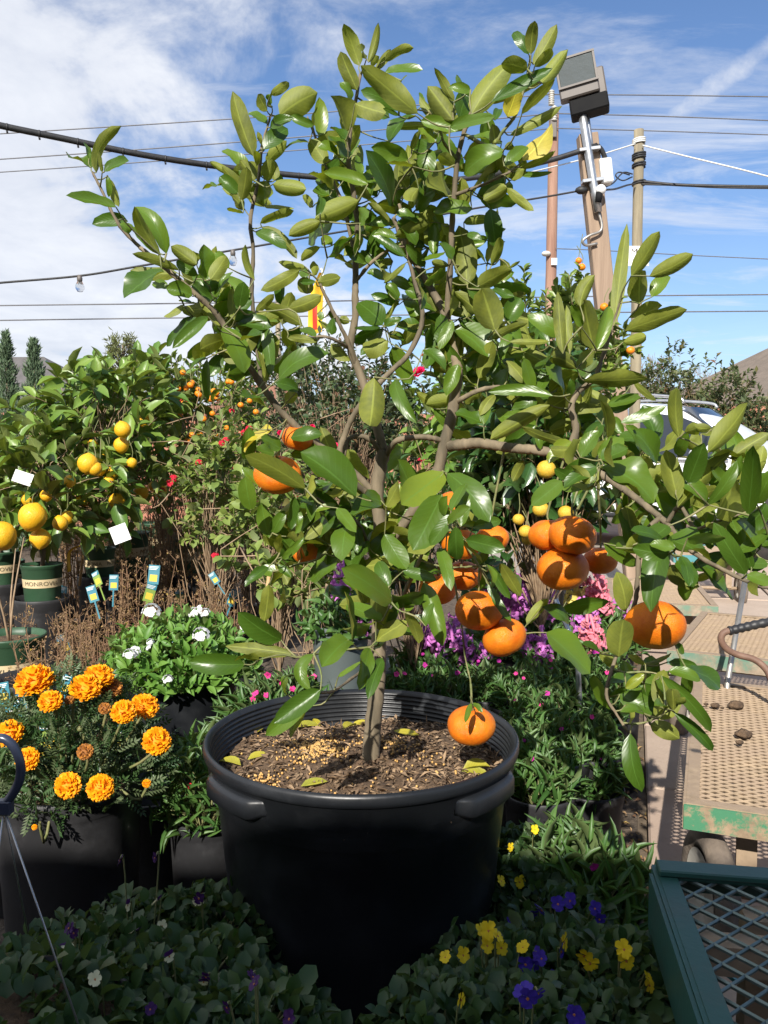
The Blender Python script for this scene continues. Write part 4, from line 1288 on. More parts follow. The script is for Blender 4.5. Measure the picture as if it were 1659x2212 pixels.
def lean(VF, base):
    """local z along the leaning post"""
    V_, F_ = VF
    return np.asarray(V_) @ Fm.T + np.asarray(base) - fo_, F_


Lp = np.linalg.norm(tp - bt)
obj('post', build('post', *lean(box(-.068, .068, -.05, .05, 0, Lp, .006), bt), M['wood_post'], smooth=False), fl)
cA, cB = P(1292, 458, D - .09), P(1256, 236, D - .09)
obj('conduit', build('conduit', *(lambda VF: (VF[0] - fo_, VF[1]))(tube(np.linspace(cA, cB, 6), .030, 14)), M['steel']), fl)
cB2 = P(1266, 240, D - .05)
obj('conduit', build('conduit', *(lambda VF: (VF[0] - fo_, VF[1]))(tube(np.linspace(P(1279, 330, D - .05), cB2, 4), .018, 12)), M['steel']), fl)
obj('fitting', build('fitting', *(lambda VF: (VF[0] - fo_, VF[1]))(tube([P(1258, 246, D - .09), P(1256, 232, D - .09), P(1254, 215, D - .09), P(1250, 196, D - .09)], [.043, .047, .040, .030], 14)), M['lamp_brown']), fl)
ks = [P(1296, 460, D - .07), P(1297, 485, D - .07), P(1290, 505, D - .08), P(1274, 520, D - .1), P(1260, 527, D - .1), P(1258, 518, D - .1), P(1272, 505, D - .08)]
obj('cable_tail', build('cable_tail', *(lambda VF: (VF[0] - fo_, VF[1]))(tube(smooth_path([P(1293, 458, D - .08), P(1300, 485, D - .08), P(1296, 500, D - .08), P(1275, 508, D - .09), P(1259, 520, D - .09), P(1266, 530, D - .08), P(1290, 526, D - .07)], 26), .010, 7)), M['rod']), fl)
# lamp head: tilted housing with glass front
hc = P(1246, 160, D - .16)
zr = unit(P(1237, 105, D) - P(1252, 195, D))
front = unit(np.array([-.22, -1.0, -.30]))
front = unit(front - zr * np.dot(front, zr))
xr = np.cross(front, zr)
HM = np.stack([-xr, -front, zr], 1)       # columns: right, back, up


def head(VF):
    return (np.asarray(VF[0]) * .82) @ HM.T + hc - fo_, VF[1]


hs = obj('lamp_housing', build('lamp_housing', *head(box(-.165, .165, .0, .12, -.175, .155, .012)), M['lamp_brown'], smooth=False), fl)
obj('ballast_box', build('ballast_box', *head(box(-.085, .225, .12, .24, -.255, .06, .012)), M['lamp_brown'], smooth=False), hs)
obj('ballast_box', build('ballast_box', *head(box(-.10, .22, .02, .22, -.315, -.185, .012)), M['lamp_black'], smooth=False), hs)
glass = obj('lamp_glass', build('lamp_glass', *head(box(-.145, .145, -.008, .004, -.075, .140, .003)), simple('lamp_glass', (.075, .085, .08), (.34, .36, .34), 9, .1, .25, 12, spec=.8, bdist=.01, lo=.55, hi=.8, detail=2), smooth=False), hs)  # pale noise spots in the glass colour stand in for reflections
for q_ in ((-.165, .165, -.016, 0, .142, .158), (-.165, .165, -.020, 0, -.092, -.076), (-.163, -.146, -.014, 0, -.076, .142), (.146, .163, -.014, 0, -.076, .142)):
    obj('glass_frame', build('glass_frame', *head(box(*q_)), M['lamp_brown'], smooth=False), hs)
# junction box, small bulb, clamps
jc = P(1307, 372, D - .04)
obj('junction_box', build('junction_box', *lean(box(-.043, .043, -.05, .05, -.085, .085, .008), jc), M['white_box'], smooth=False), fl)
bc_ = P(1298, 410, D - .12)
bulb = obj('white_bulb', build('white_bulb', *(lambda VF: (VF[0] - fo_, VF[1]))(sphere(bc_, .036, 16, 10)), M['white_box']), fl)
obj('bulb_socket', build('bulb_socket', *(lambda VF: (VF[0] - fo_, VF[1]))(tube([bc_ + (-.01, 0, -.02), bc_ + (-.018, 0, -.085)], [.026, .022], 12)), M['lamp_black']), bulb)
for yy in (325, 392):
    c = P(1268 + (yy - 292) * .107, yy, D - .07)
    obj('clamp', build('clamp', *lean(box(-.075, .075, -.045, .03, -.012, .012, .003), c), M['steel'], smooth=False), fl)
obj('clamp_knot', build('clamp_knot', *(lambda VF: (VF[0] - fo_, VF[1]))(sphere(P(1256, 411, D - .06), .035, 8, 6, (1.3, 1, .8))), M['cable']), fl)


def wire(name, pts, r, label, mat='wire', cat='cable', group=None, n_=60, seg=6):
    w = [P(*q) for q in pts]
    o_ = obj(name, build(name, *tube(smooth_path(w, n_), r, seg), M[mat]))
    tag(o_, label, cat, group)
    return o_


mc = [(-120, 242, 4.6), (0, 271, 4.75), (130, 298, 4.9), (300, 333, 5.1), (460, 358, 5.3), (640, 379, 5.5), (800, 390, 5.6), (930, 392, 5.7), (1050, 380, 5.8), (1110, 365, 5.85), (1200, 343, 5.9), (1290, 314, 5.92)]
ck = wire('bundled_cable', mc, .0185, 'thick black bundled cable tied at intervals and sagging to the floodlight post', 'cable', seg=10)
ptsw = smooth_path([P(*q) for q in mc], 60)
tie = build('cable_tie', *tube([(0, 0, -.022), (0, 0, .022)], .0215, 10), M['cable'])
for q_ in range(3, 36, 3):
    p0_ = ptsw[q_]
    A = Acc()
    d_ = unit(ptsw[q_ + 1] - ptsw[q_ - 1])
    A.add(*tube([p0_ - d_ * .004, p0_ + d_ * .004], .0205, 10))
    A.add(*tube([p0_ + (0, 0, -.016), p0_ + (.003, 0, -.034)], .006, 5))
    obj('cable_tie', A.mesh('cable_tie', M['cable']), ck)
obj('cable_drop', build('cable_drop', *tube(smooth_path([P(1290, 314, 5.92), P(1300, 325, 5.93), P(1308, 345, 5.95), P(1309, 360, 5.96)], 14), .017, 8), M['cable']), ck)
sl_ = wire('string_light_cable', [(-60, 618, 5.0), (0, 611, 5.1), (172, 596, 5.2), (300, 575, 5.3), (500, 541, 5.45), (700, 507, 5.6), (900, 473, 5.75), (1050, 446, 5.85), (1180, 425, 5.92), (1258, 411, 5.96)], .007, 'thin string light cable with clear bulbs running to the floodlight post', 'cable')
GLS, _nt, _b, _o = new_mat('clear_glass')
_b.inputs['Transmission Weight'].default_value = 1.0
_b.inputs['Roughness'].default_value = .02
_b.inputs['IOR'].default_value = 1.15
mb = build('bulb_glass', *lathe([(.0, -.085), (.015, -.082), (.026, -.065), (.028, -.05), (.02, -.03), (.013, -.015)], 14), GLS)
ms_ = build('bulb_cap', *lathe([(.012, -.02), (.016, -.015), (.017, .0), (.012, .02), (.0, .022)], 12), M['lamp_brown'])
for x, y, D_ in ((172, 596, 5.2), (503, 541, 5.45)):
    bb = obj('bulb', mb, sl_, loc=P(x, y, D_) + (0, 0, -.015))
    obj('bulb_cap', ms_, bb)
wire('white_rope', [(1060, 392, 5.5), (1180, 364, 6.3), (1290, 336, 6.9), (1372, 311, 7.34)], .006, 'white rope strung behind the tree crown to the round pole', 'rope', 'rope')
wire('white_rope', [(1388, 314, 7.34), (1480, 337, 7.0), (1600, 366, 6.6), (1720, 397, 6.2)], .006, 'white rope running from the round pole past the open sky', 'rope', 'rope')
wire('black_cable', [(1388, 392, 7.36), (1460, 399, 7.3), (1560, 402, 7.2), (1720, 404, 7.1)], .013, 'thick black cable running level away from the round pole', 'cable')
wire('black_cable', [(1385, 398, 7.36), (1460, 400, 7.3), (1560, 405, 7.2), (1720, 407, 7.1)], .008, 'thinner black cable hanging just below the level cable', 'cable')
wire('black_cable', [(1310, 410, 5.96), (1330, 408, 6.4), (1355, 400, 7.0), (1372, 397, 7.34)], .008, 'short black cable from the junction box to the round pole', 'cable')
wire('black_cable', [(1305, 405, 5.96), (1325, 395, 6.4), (1340, 378, 7.0), (1350, 372, 7.2), (1366, 376, 7.34)], .006, 'black cable looping up between floodlight post and round pole', 'cable')
wire('power_line', [(-200, 300, 15), (0, 289, 15), (600, 250, 15), (1190, 204, 14.86)], .010, 'topmost power line running from the open side to the utility pole', group=None)
wire('power_line', [(1192, 204, 14.86), (1450, 206, 15), (1800, 211, 15)], .010, 'power line leaving the top insulator of the utility pole')
wire('power_line', [(-200, 352, 15), (0, 344, 15), (600, 300, 15), (1197, 245, 14.86)], .010, 'second power line meeting the lower insulator of the utility pole')
wire('power_line', [(1197, 245, 14.86), (1450, 252, 15), (1800, 266, 15)], .010, 'power line leaving the lower insulator of the utility pole')
wire('power_line', [(-200, 379, 15), (0, 372, 15), (600, 328, 15), (1200, 277, 14.9)], .009, 'third power line meeting the bracket of the utility pole')
wire('power_line', [(1200, 277, 14.9), (1450, 284, 15), (1800, 296, 15)], .009, 'power line leaving the bracket of the utility pole')
wire('power_line', [(1200, 537, 14.9), (1300, 541, 15), (1500, 552, 15), (1800, 566, 15)], .008, 'thin power line leaving the knob low on the utility pole')
wire('power_line', [(-200, 664, 18), (0, 660, 18), (500, 654, 18), (900, 647, 18), (1300, 640, 18), (1800, 635, 18)], .014, 'long level power line passing behind the crown, the upper of two')
wire('power_line', [(-200, 696, 18), (0, 692, 18), (500, 685, 18), (900, 680, 18), (1300, 675, 18), (1800, 671, 18)], .014, 'long level power line passing behind the crown, the lower of two')

# distant pole and flag
D = 30
o_ = obj('distant_pole', build('distant_pole', *tube(np.linspace((P(600, 640, D)[0], D, 0), P(600, 636, D), 5), [.12, .09], 8), M['wood_grey']))
tag(o_, 'slim grey pole standing far behind the rose bushes', 'pole')
D = 9.0
fx = P(672, 700, D)
ft = thing('flag', 'tall narrow yellow and red feather flag behind the tree', 'flag', (fx[0] + .16, D, 0))
fo2 = np.array([fx[0] + .16, D, 0])
poleP = [np.array([fx[0] + .16, D, 0]), P(702, 720, D), P(701, 640, D), P(697, 590, D), P(693, 580, D)]
obj('flag_pole', build('flag_pole', *(lambda VF: (VF[0] - fo2, VF[1]))(tube(smooth_path(poleP, 20), .012, 8)), M['white_box']), ft)
rowsF = []
for q_ in range(17):
    u = q_ / 16
    yy = 584 + u * 134
    xr_ = 698 - 2 * u
    w_ = 8 + 24 * min(1, u * 2.2)
    for s_ in range(7):
        v = s_ / 6
        p3 = P(xr_ - w_ * v, yy + 6 * v, D)
        p3[1] += .05 * math.sin(5 * u + 4 * v)
        rowsF.append(p3 - fo2)
Fq = np.array([(i_ * 7 + k, i_ * 7 + k + 1, (i_ + 1) * 7 + k + 1, (i_ + 1) * 7 + k) for i_ in range(16) for k in range(6)])
V_ = np.array(rowsF)
V_ = np.vstack([V_, V_ + (0, .004, 0)])
midx = np.array([1 if (k in (2, 3) and 6 <= i_ <= 14) else 0 for i_ in range(16) for k in range(6)])
obj('banner', build('banner', V_, [np.vstack([Fq, Fq[:, ::-1] + 119])], [M['flag_y'], M['flag_r']], midx=np.concatenate([midx, midx])), ft)


# ------------------------------------------------------------------ white car
def car(loc, rz):
    t = thing('parked_car', 'white estate car with roof rails parked behind the round pole', 'car', loc, rz)
    # stations along the car (front at +x): x, bottom, belt height, roof height, belt half width, roof half width
    ST = [(-2.30, .45, .95, .96, .70, .60), (-2.22, .32, .98, 1.25, .84, .60), (-1.95, .26, 1.02, 1.52, .90, .63), (-1.2, .24, 1.03, 1.64, .92, .66), (-.3, .24, 1.02, 1.67, .93, .67), (.35, .24, 1.01, 1.62, .93, .66),
          (.75, .24, 1.00, 1.45, .92, .66), (1.15, .24, 1.00, 1.13, .92, .70), (1.30, .24, .99, 1.04, .91, .72), (1.7, .26, .96, 1.00, .89, .70), (2.1, .30, .88, .93, .84, .64), (2.28, .36, .74, .78, .74, .55), (2.34, .45, .62, .66, .62, .45)]
    ring_ = []
    for x, zb, zt, zr_, hb, hr in ST:
        ring_.append([(x, -hb * .93, zb), (x, -hb, zb + .22), (x, -hb * 1.01, (zb + zt) / 2 + .1), (x, -hb * .97, zt), (x, -(hr + .4 * (hb - hr)), zt + .45 * (zr_ - zt)), (x, -hr, zr_ - .05 * min(1, (zr_ - zt) * 2)), (x, -hr * .75, zr_), (x, 0, zr_ + .015),
                      (x, hr * .75, zr_), (x, hr, zr_ - .05 * min(1, (zr_ - zt) * 2)), (x, (hr + .4 * (hb - hr)), zt + .45 * (zr_ - zt)), (x, hb * .97, zt), (x, hb * 1.01, (zb + zt) / 2 + .1), (x, hb, zb + .22), (x, hb * .93, zb)])
    ring_ = np.array(ring_)
    ns, m_ = len(ST), 15
    V_ = ring_.reshape(-1, 3)
    F_ = [(i_ * m_ + k, (i_ + 1) * m_ + k, (i_ + 1) * m_ + (k + 1) % m_, i_ * m_ + (k + 1) % m_) for i_ in range(ns - 1) for k in range(m_)]
    A_ = Acc().add(V_, np.array(F_))
    for i_ in (0, ns - 1):
        c_ = ring_[i_].mean(0)
        A_.add(np.vstack([ring_[i_], c_]), np.array([(k, (k + 1) % m_, m_)[::(1 if i_ == 0 else -1)] for k in range(m_)]))
    body = obj('body', A_.mesh('body', M['carpaint']), t)
    sub = body.modifiers.new('sub', 'SUBSURF')
    sub.levels = sub.render_levels = 2

    def side_pt(x, u, s, off=.012):
        # point on the side of the glasshouse; u 0 at belt, 1 at roof edge
        xs = [q[0] for q in ST]
        zt = np.interp(x, xs, [q[2] for q in ST]) + .01
        zr_ = np.interp(x, xs, [q[3] for q in ST]) - .08
        hb = np.interp(x, xs, [q[4] for q in ST]) * .955
        hr = np.interp(x, xs, [q[5] for q in ST]) * 1.015
        return (x, s * (hb + (hr - hb) * u + off), zt + (zr_ - zt) * u)
    for s in (-1, 1):
        for (xa, xb, u0a, u1a, u1b) in ((-2.0, -1.15, .05, .82, .92), (-1.08, -.18, .05, .92, .92), (-.11, .98, .05, .92, .30)):
            top_, bot_ = [], []
            for q_ in np.linspace(0, 1, 9):
                x = xa + (xb - xa) * q_
                u1 = u1a + (u1b - u1a) * max(0, q_ - .35) / .65 if xb > .5 else .92
                if xb > .5 and x > .3:
                    u1 = .92
                top_.append(side_pt(x, u1, s))
                bot_.append(side_pt(x, .04, s, .006))
            V2 = np.array(bot_ + top_)
            V2 = np.vstack([V2, V2 - (0, s * .03, 0)])
            Fq_ = [(k, k + 1, k + 10, k + 9) for k in range(8)]
            Fq_ = np.array(Fq_)[:, ::(-1 if s > 0 else 1)]
            obj('side_window', build('side_window', V2, [Fq_, Fq_[:, ::-1] + 18], M['carglass']), t)
        for xw in (-1.42, 1.42):
            tyre = lathe([(.19, -.11), (.31, -.11), (.335, -.08), (.338, 0), (.335, .08), (.31, .11), (.19, .11)], 36)
            MW = np.array([[1, 0, 0], [0, 0, -1], [0, 1, 0]])
            w_ = obj('wheel', build('wheel', *xf(tyre, t=(xw, s * .80, .338), M=MW), M['tyre_dark']), t)
            hub = lathe([(0.001, .085), (.06, .095), (.16, .07), (.20, .095), (.205, .08)], 30)
            if s < 0:
                hub = (hub[0] * (1, 1, -1), hub[1][:, ::-1])
            obj('rim', build('rim', *xf(hub, t=(xw, s * .80, .338), M=np.array([[1, 0, 0], [0, 0, 1], [0, -1, 0]])), M['chrome']), w_)
        obj('belt_trim', build('belt_trim', *tube([side_pt(q_, -.03, s, .016) for q_ in np.linspace(-2.0, 1.0, 14)], .012, 6), M['chrome']), t)
        obj('sill_trim', build('sill_trim', *tube([(q_, s * .945, .40) for q_ in np.linspace(-1.0, 1.0, 8)], .03, 6), M['cartrim']), t)
        for xd in (-1.10, -.13, .95):
            obj('door_seam', build('door_seam', *tube([side_pt(xd, -.05, s, .008), (xd, s * .935, .75), (xd + .02, s * .925, .45)], .006, 5), M['cartrim']), t)
        for xd in (-.95, .02):
            obj('door_handle', build('door_handle', *tube([(xd, s * .955, .90), (xd + .16, s * .955, .90)], .016, 6), M['chrome']), t)
        rail = [(-1.7, s * .60, 1.60), (-1.6, s * .60, 1.70), (-.8, s * .62, 1.735), (-.2, s * .62, 1.735), (.35, s * .61, 1.68), (.45, s * .60, 1.62)]
        obj('roof_rail', build('roof_rail', *tube(smooth_path(rail, 24), .018, 8), M['steel']), t)
        obj('mirror', build('mirror', *sphere((.72, s * 1.03, 1.06), .1, 14, 10, (.7, 1.05, .72)), M['carpaint']), t)
        obj('headlight', build('headlight', *sphere((2.14, s * .62, .80), .16, 14, 10, (.9, 1.15, .5)), M['chrome']), t)
    ws = []
    for u in np.linspace(.06, .93, 6):
        for v in np.linspace(-1, 1, 9):
            x = 1.22 - u * .78 - .10 * v * v
            z = 1.03 + u * .56
            hw = .80 - .18 * u
            ws.append((x + .035, v * hw, z + .03))
    obj('windscreen', build('windscreen', ws, [np.array([(i_ * 9 + k, i_ * 9 + k + 1, (i_ + 1) * 9 + k + 1, (i_ + 1) * 9 + k) for i_ in range(5) for k in range(8)])], M['carglass']), t)
    obj('grille', build('grille', *box(2.24, 2.335, -.42, .42, .60, .74, .02), M['cartrim'], smooth=False), t)
    obj('bumper', build('bumper', *box(2.15, 2.345, -.66, .66, .33, .46, .03), M['cartrim'], smooth=False), t)
    pl = obj('licence_plate', build('licence_plate', *box(2.347, 2.36, -.155, .155, .47, .60, .004), M['paper'], smooth=False), t)
    pb = simple('plate_blue', (.05, .08, .2), (.05, .07, .18), 5, .5)
    for ch, ly in (('3', -.08), ('9', 0), ('1', .08)):
        obj('digit', text_mesh(ch, .13, pb), pl, loc=(2.3625, ly, .492), rot=(R(90), 0, R(90)))
    return t


pc = P(1470, 950, 9.4)
car((pc[0] - .15, 9.6, .02), R(-38))


# ------------------------------------------------------------------ carts
def lattice(L, W, lw, sw, thick, z, hgt):
    """expanded metal: zigzag strands, long way along x (width), rows along y"""
    A_ = Acc()
    rows = int(L / sw)
    cols = int(W / lw)
    for r_ in range(rows):
        y0 = (r_ + .5) * L / rows
        pts = []
        for c_ in range(cols * 2 + 1):
            x = c_ * W / (cols * 2)
            up_ = ((c_ + r_) % 2) * 2 - 1
            pts.append((x, y0 + up_ * L / rows * .5, z))
        p_ = np.array(pts)
        n_ = len(p_)
        V_ = np.vstack([p_ + (0, -thick, 0), p_ + (0, thick, hgt * .6), p_ + (0, thick * .4, -hgt)])
        k_ = np.arange(n_ - 1)
        A_.add(V_, np.vstack([np.stack([k_, k_ + 1, k_ + 1 + n_, k_ + n_], 1), np.stack([k_ + n_, k_ + n_ + 1, k_ + 1 + 2 * n_, k_ + 2 * n_], 1), np.stack([k_ + 2 * n_, k_ + 1 + 2 * n_, k_ + 1, k_], 1)]))
    return A_


def wheel(parent, c, r, w, yaw, tyre_m, rim_m):
    Mw = np.array([[math.cos(yaw), -math.sin(yaw), 0], [math.sin(yaw), math.cos(yaw), 0], [0, 0, 1]]) @ np.array([[0, 0, 1], [1, 0, 0], [0, 1, 0]])
    a_ = np.linspace(0, 2 * math.pi, 13)
    pr = [(r - w / 2 + w / 2 * math.cos(q), w / 2 * math.sin(q)) for q in a_]
    o_ = obj('wheel', build('wheel', *lathe(pr, 36), tyre_m), parent, loc=c)
    o_.rotation_euler = Matrix(Mw.tolist()).to_euler()
    obj('rim', build('rim', *lathe([(r - w * .9, -w * .42), (r * .55, -w * .30), (.02, -w * .35), (.02, w * .35), (r * .55, w * .30), (r - w * .9, w * .42)], 28), rim_m), o_)
    return o_


def cart(label, corner, yaw, L, W, z, paint, deck_m, lw=.036, sw=.0115, th=.0021, fl_h=.05, wheels=True, tyre_m=None, flange=None, front_wheels=True):
    """flat cart: near left corner of the deck, x across, y along"""
    t = thing('plant_cart', label, 'cart', (corner[0], corner[1], 0), yaw)
    obj('mesh_deck', lattice(L, W, lw, sw, th, z - .006, .004).mesh('mesh_deck', deck_m, smooth=False), t, kind='stuff')
    for nm, b_ in (('front_rail', (-.004, W + .004, -.006, .0, z - fl_h, z)), ('back_rail', (-.004, W + .004, L, L + .006, z - fl_h, z)), ('side_rail', (-.006, .0, .0, L, z - fl_h, z + .001)), ('side_rail', (W, W + .006, 0, L, z - fl_h, z + .001)),
                   ('front_flange', (0, W, 0, .03, z - .003, z + .002)), ('back_flange', (0, W, L - .03, L, z - .003, z + .002)), ('side_flange', (0, .025, .031, L - .031, z - .003, z + .002)), ('side_flange', (W - .025, W, .031, L - .031, z - .003, z + .002))):
        obj(nm, build(nm, *box(*b_), paint if nm in ('front_rail', 'back_rail') or flange is None else flange, smooth=False), t)
    obj('cross_beam', build('cross_beam', *box(.03, W - .03, L * .3, L * .3 + .035, z - .05, z - .012), M['cart_rust'], smooth=False), t)
    obj('cross_beam', build('cross_beam', *box(.03, W - .03, L * .72, L * .72 + .035, z - .05, z - .012), M['cart_rust'], smooth=False), t)
    for yy in (L * .12, L * .86):
        obj('axle', build('axle', *tube([(.02, yy, .125), (W - .02, yy, .125)], .012, 8), M['cart_rust']), t)
        for xx in (.12, W - .12):
            obj('leg', build('leg', *box(xx - .02, xx + .02, yy - .02, yy + .02, .13, z - .012), M['cart_rust'], smooth=False), t)
        if wheels and (front_wheels or yy > .2):
            for xx in (.035, W - .035):
                wheel(t, (xx, yy, .125), .125, .06, 0.0, tyre_m or M['tyre'], M['rim'])
    return t


zB = .35
cB_ = cart('dusty mesh-decked cart with flaking green front rail and clods on its deck', (.612, 1.617), -R(21.6), 1.0, .62, zB, M['cart_green'], M['cart_rust'], flange=M['cart_rust'], front_wheels=False)
wheel(cB_, (.05, .07, .137), .137, .052, R(18), M['tyre'], M['rim'])
wheel(cB_, (.52, .07, .137), .137, .052, R(18), M['tyre'], M['rim'])
o_ = obj('drawbar', build('drawbar', *tube([(.34, .02, .17), (.50, -.35, .08)], .014, 8), M['teal_light']), cB_)
# dirt clods on the deck
for k, (x, y, s_) in enumerate(((1545, 1524, .011), (1606, 1586, .018), (1560, 1529, .005), (1598, 1604, .008), (1590, 1523, .018), (1525, 1521, .006))):
    c = G(x, y, zB + .008)
    V_, F_ = sphere((0, 0, 0), s_, 10, 7, (1.25, 1.0, .6))
    V_ = V_ + rng.normal(0, s_ * .10, V_.shape)
    o_ = obj('dirt_clod', build('dirt_clod', V_, F_, M['soil']), None, loc=c)
    tag(o_, 'dark crumb of potting soil lying on the dusty mesh deck', 'clod', 'clods on the cart deck')
cC_ = cart('cart with a worn green rail standing behind the dusty mesh-decked cart', (1.035, 2.94), -R(29), .86, .62, .35, painted_metal('cart_green_worn', (.12, .22, .16), (.36, .28, .2), .46, .6), M['cart_rust'], flange=M['cart_rust'])
cart('empty rusty cart standing behind the snapdragons', (1.13, 4.05), -R(14), .85, .50, .33, painted_metal('cart_green_far', (.14, .24, .17), (.36, .28, .2), .44, .6), M['cart_rust'], flange=M['cart_rust'])
cart('teal-painted cart parked near the white car', (2.05, 5.75), -R(12), .8, .5, .36, M['teal_light'], M['cart_rust'])
cA_ = cart('teal cart with a diamond wire deck standing in the shade', (.302, .555), -R(9), .62, .62, .45, M['cart_teal'], M['wire_mesh'], lw=.040, sw=.020, th=.0012, fl_h=.035, wheels=False)
obj('side_panel', build('side_panel', *box(-.012, -.0065, .0, .60, .37, .449), M['cart_teal'], smooth=False), cA_)
obj('top_rail', build('top_rail', *box(.0, .62, .585, .6195, .4525, .462, .002), M['cart_teal'], smooth=False), cA_)
obj('brace', build('brace', *xf(box(-.02, .02, -.42, .42, .30, .306), rz=R(30), t=(.30, .30, 0)), M['teal_light'], smooth=False), cA_)
obj('brace', build('brace', *box(.24, .62, .28, .32, .2985, .2995), M['teal_light'], smooth=False), cA_)
for xx, yy in ((.02, .50), (.02, .12), (.56, .50)):
    wheel(cA_, (xx, yy, .135), .135, .06, 0.0, M['tyre_dark'], M['rim'])

# steel rod and curved cart handle between the carts
r0, r1 = G(1571, 1476, .36), P(1612, 1240, 2.75)
o_ = obj('steel_rod', build('steel_rod', *tube([np.array([r0[0], r0[1], .0]), r0, r1], .009, 10), M['rod']))
tag(o_, 'straight bright steel rod leaning up between the carts', 'rod')
D = 2.3
hp = [(1700, 1560, 2.25), (1668, 1475, 2.25), (1655, 1446, 2.26), (1630, 1425, 2.28), (1595, 1415, 2.3), (1570, 1402, 2.3), (1558, 1384, 2.3), (1562, 1368, 2.3), (1580, 1361, 2.3)]
hd = thing('cart_handle', 'rusty curved pull handle with a black rubber grip', 'handle', tuple(P(1700, 1560, 2.25)))
ho = P(1700, 1560, 2.25)
obj('pipe', build('pipe', *(lambda VF: (VF[0] - ho, VF[1]))(tube(smooth_path([P(*q) for q in hp], 40), .0095, 10)), M['rusty']), hd)
gp = [P(1574, 1363, 2.3), P(1600, 1357, 2.3), P(1630, 1350, 2.3), P(1668, 1342, 2.3)]
gg = smooth_path(gp, 26)
obj('grip', build('grip', *(lambda VF: (VF[0] - ho, VF[1]))(tube(gg, .0125 + .0014 * np.sin(np.arange(26) * 1.6), 12)), M['rubber']), hd)

# hanging basket hanger lower left: hook and wires come with the basket (built with the violas)
# ------------------------------------------------------------------ plants
M['white_petal'] = petal_mat('white_petal', (.85, .85, .86), (.78, .79, .82))
M['marigold'] = petal_mat('marigold_petal', (.90, .46, .006), (.84, .27, .005), .6, .15)
M['marigold_old'] = petal_mat('marigold_spent', (.50, .20, .03), (.26, .11, .04), .8, .1)
M['viola_y'] = petal_mat('viola_yellow', (.78, .58, .02), (.72, .48, .02))
M['viola_b'] = petal_mat('viola_blue', (.055, .03, .33), (.09, .04, .40))
M['viola_p'] = petal_mat('viola_purple', (.05, .012, .09), (.09, .02, .14))
M['viola_w'] = petal_mat('viola_cream', (.75, .72, .45), (.68, .62, .3))
M['viola_eye'] = simple('viola_eye', (.45, .16, .02), (.3, .08, .02), 40, .6)
M['snap_m'] = petal_mat('snapdragon_magenta', (.62, .20, .58), (.74, .38, .70))
M['snap_p'] = petal_mat('snapdragon_pink', (.80, .26, .33), (.86, .46, .48))
M['snap_y'] = petal_mat('snapdragon_yellow', (.82, .70, .18), (.80, .62, .10))
M['pink'] = petal_mat('dianthus_pink', (.75, .05, .27), (.80, .12, .36))
M['redp'] = petal_mat('dianthus_red', (.62, .012, .03), (.50, .01, .03))
M['magp'] = petal_mat('dianthus_magenta', (.50, .03, .30), (.42, .02, .25))
M['rosep'] = petal_mat('rose_petal', (.72, .012, .10), (.80, .03, .15))
M['lantp'] = petal_mat('lantana_red', (.62, .02, .05), (.75, .12, .03))
M['tag_b'] = simple('blue_label', (.045, .22, .29), (.04, .17, .22), 8, .4)
M['tag_g'] = simple('green_label', (.25, .36, .08), (.17, .26, .05), 8, .4)
M['tag_y'] = simple('yellow_print', (.72, .55, .05), (.6, .4, .05), 30, .5)
M['ribbon'] = simple('yellow_ribbon', (.80, .50, .02), (.75, .44, .02), 8, .5)

T8 = leaf_tmpl(4, 1, .6, .7, .35, .18)
T6 = leaf_tmpl(3, 1, .6, .7, .35, .2)
TN = leaf_tmpl(4, 1, .55, .9, .35, .35)
TO = leaf_tmpl(4, 1, .55, .45, .25, .25)
TS = leaf_tmpl(5, 1, .5, .65, .35, .25, lobes=3)
TQ = leaf_tmpl(2, 1, .5, .6, .3, .1)
TPET = leaf_tmpl(3, 1, .9, .28, .2, .1)
TPF = leaf_tmpl(6, 2, .8, .33, .15, .06)


def ball(n_, rr_=(.0, 1.0), pw=.5):
    d = unit(rng.normal(size=(n_, 3)))
    return d * (rr_[0] + (rr_[1] - rr_[0]) * rng.random((n_, 1)) ** pw), d


POTC = {}


def pot_mesh(kind, taper=.80):
    """unit pot: rim radius 1, height 1 is scaled by the caller through (r, h)"""
    return POTC


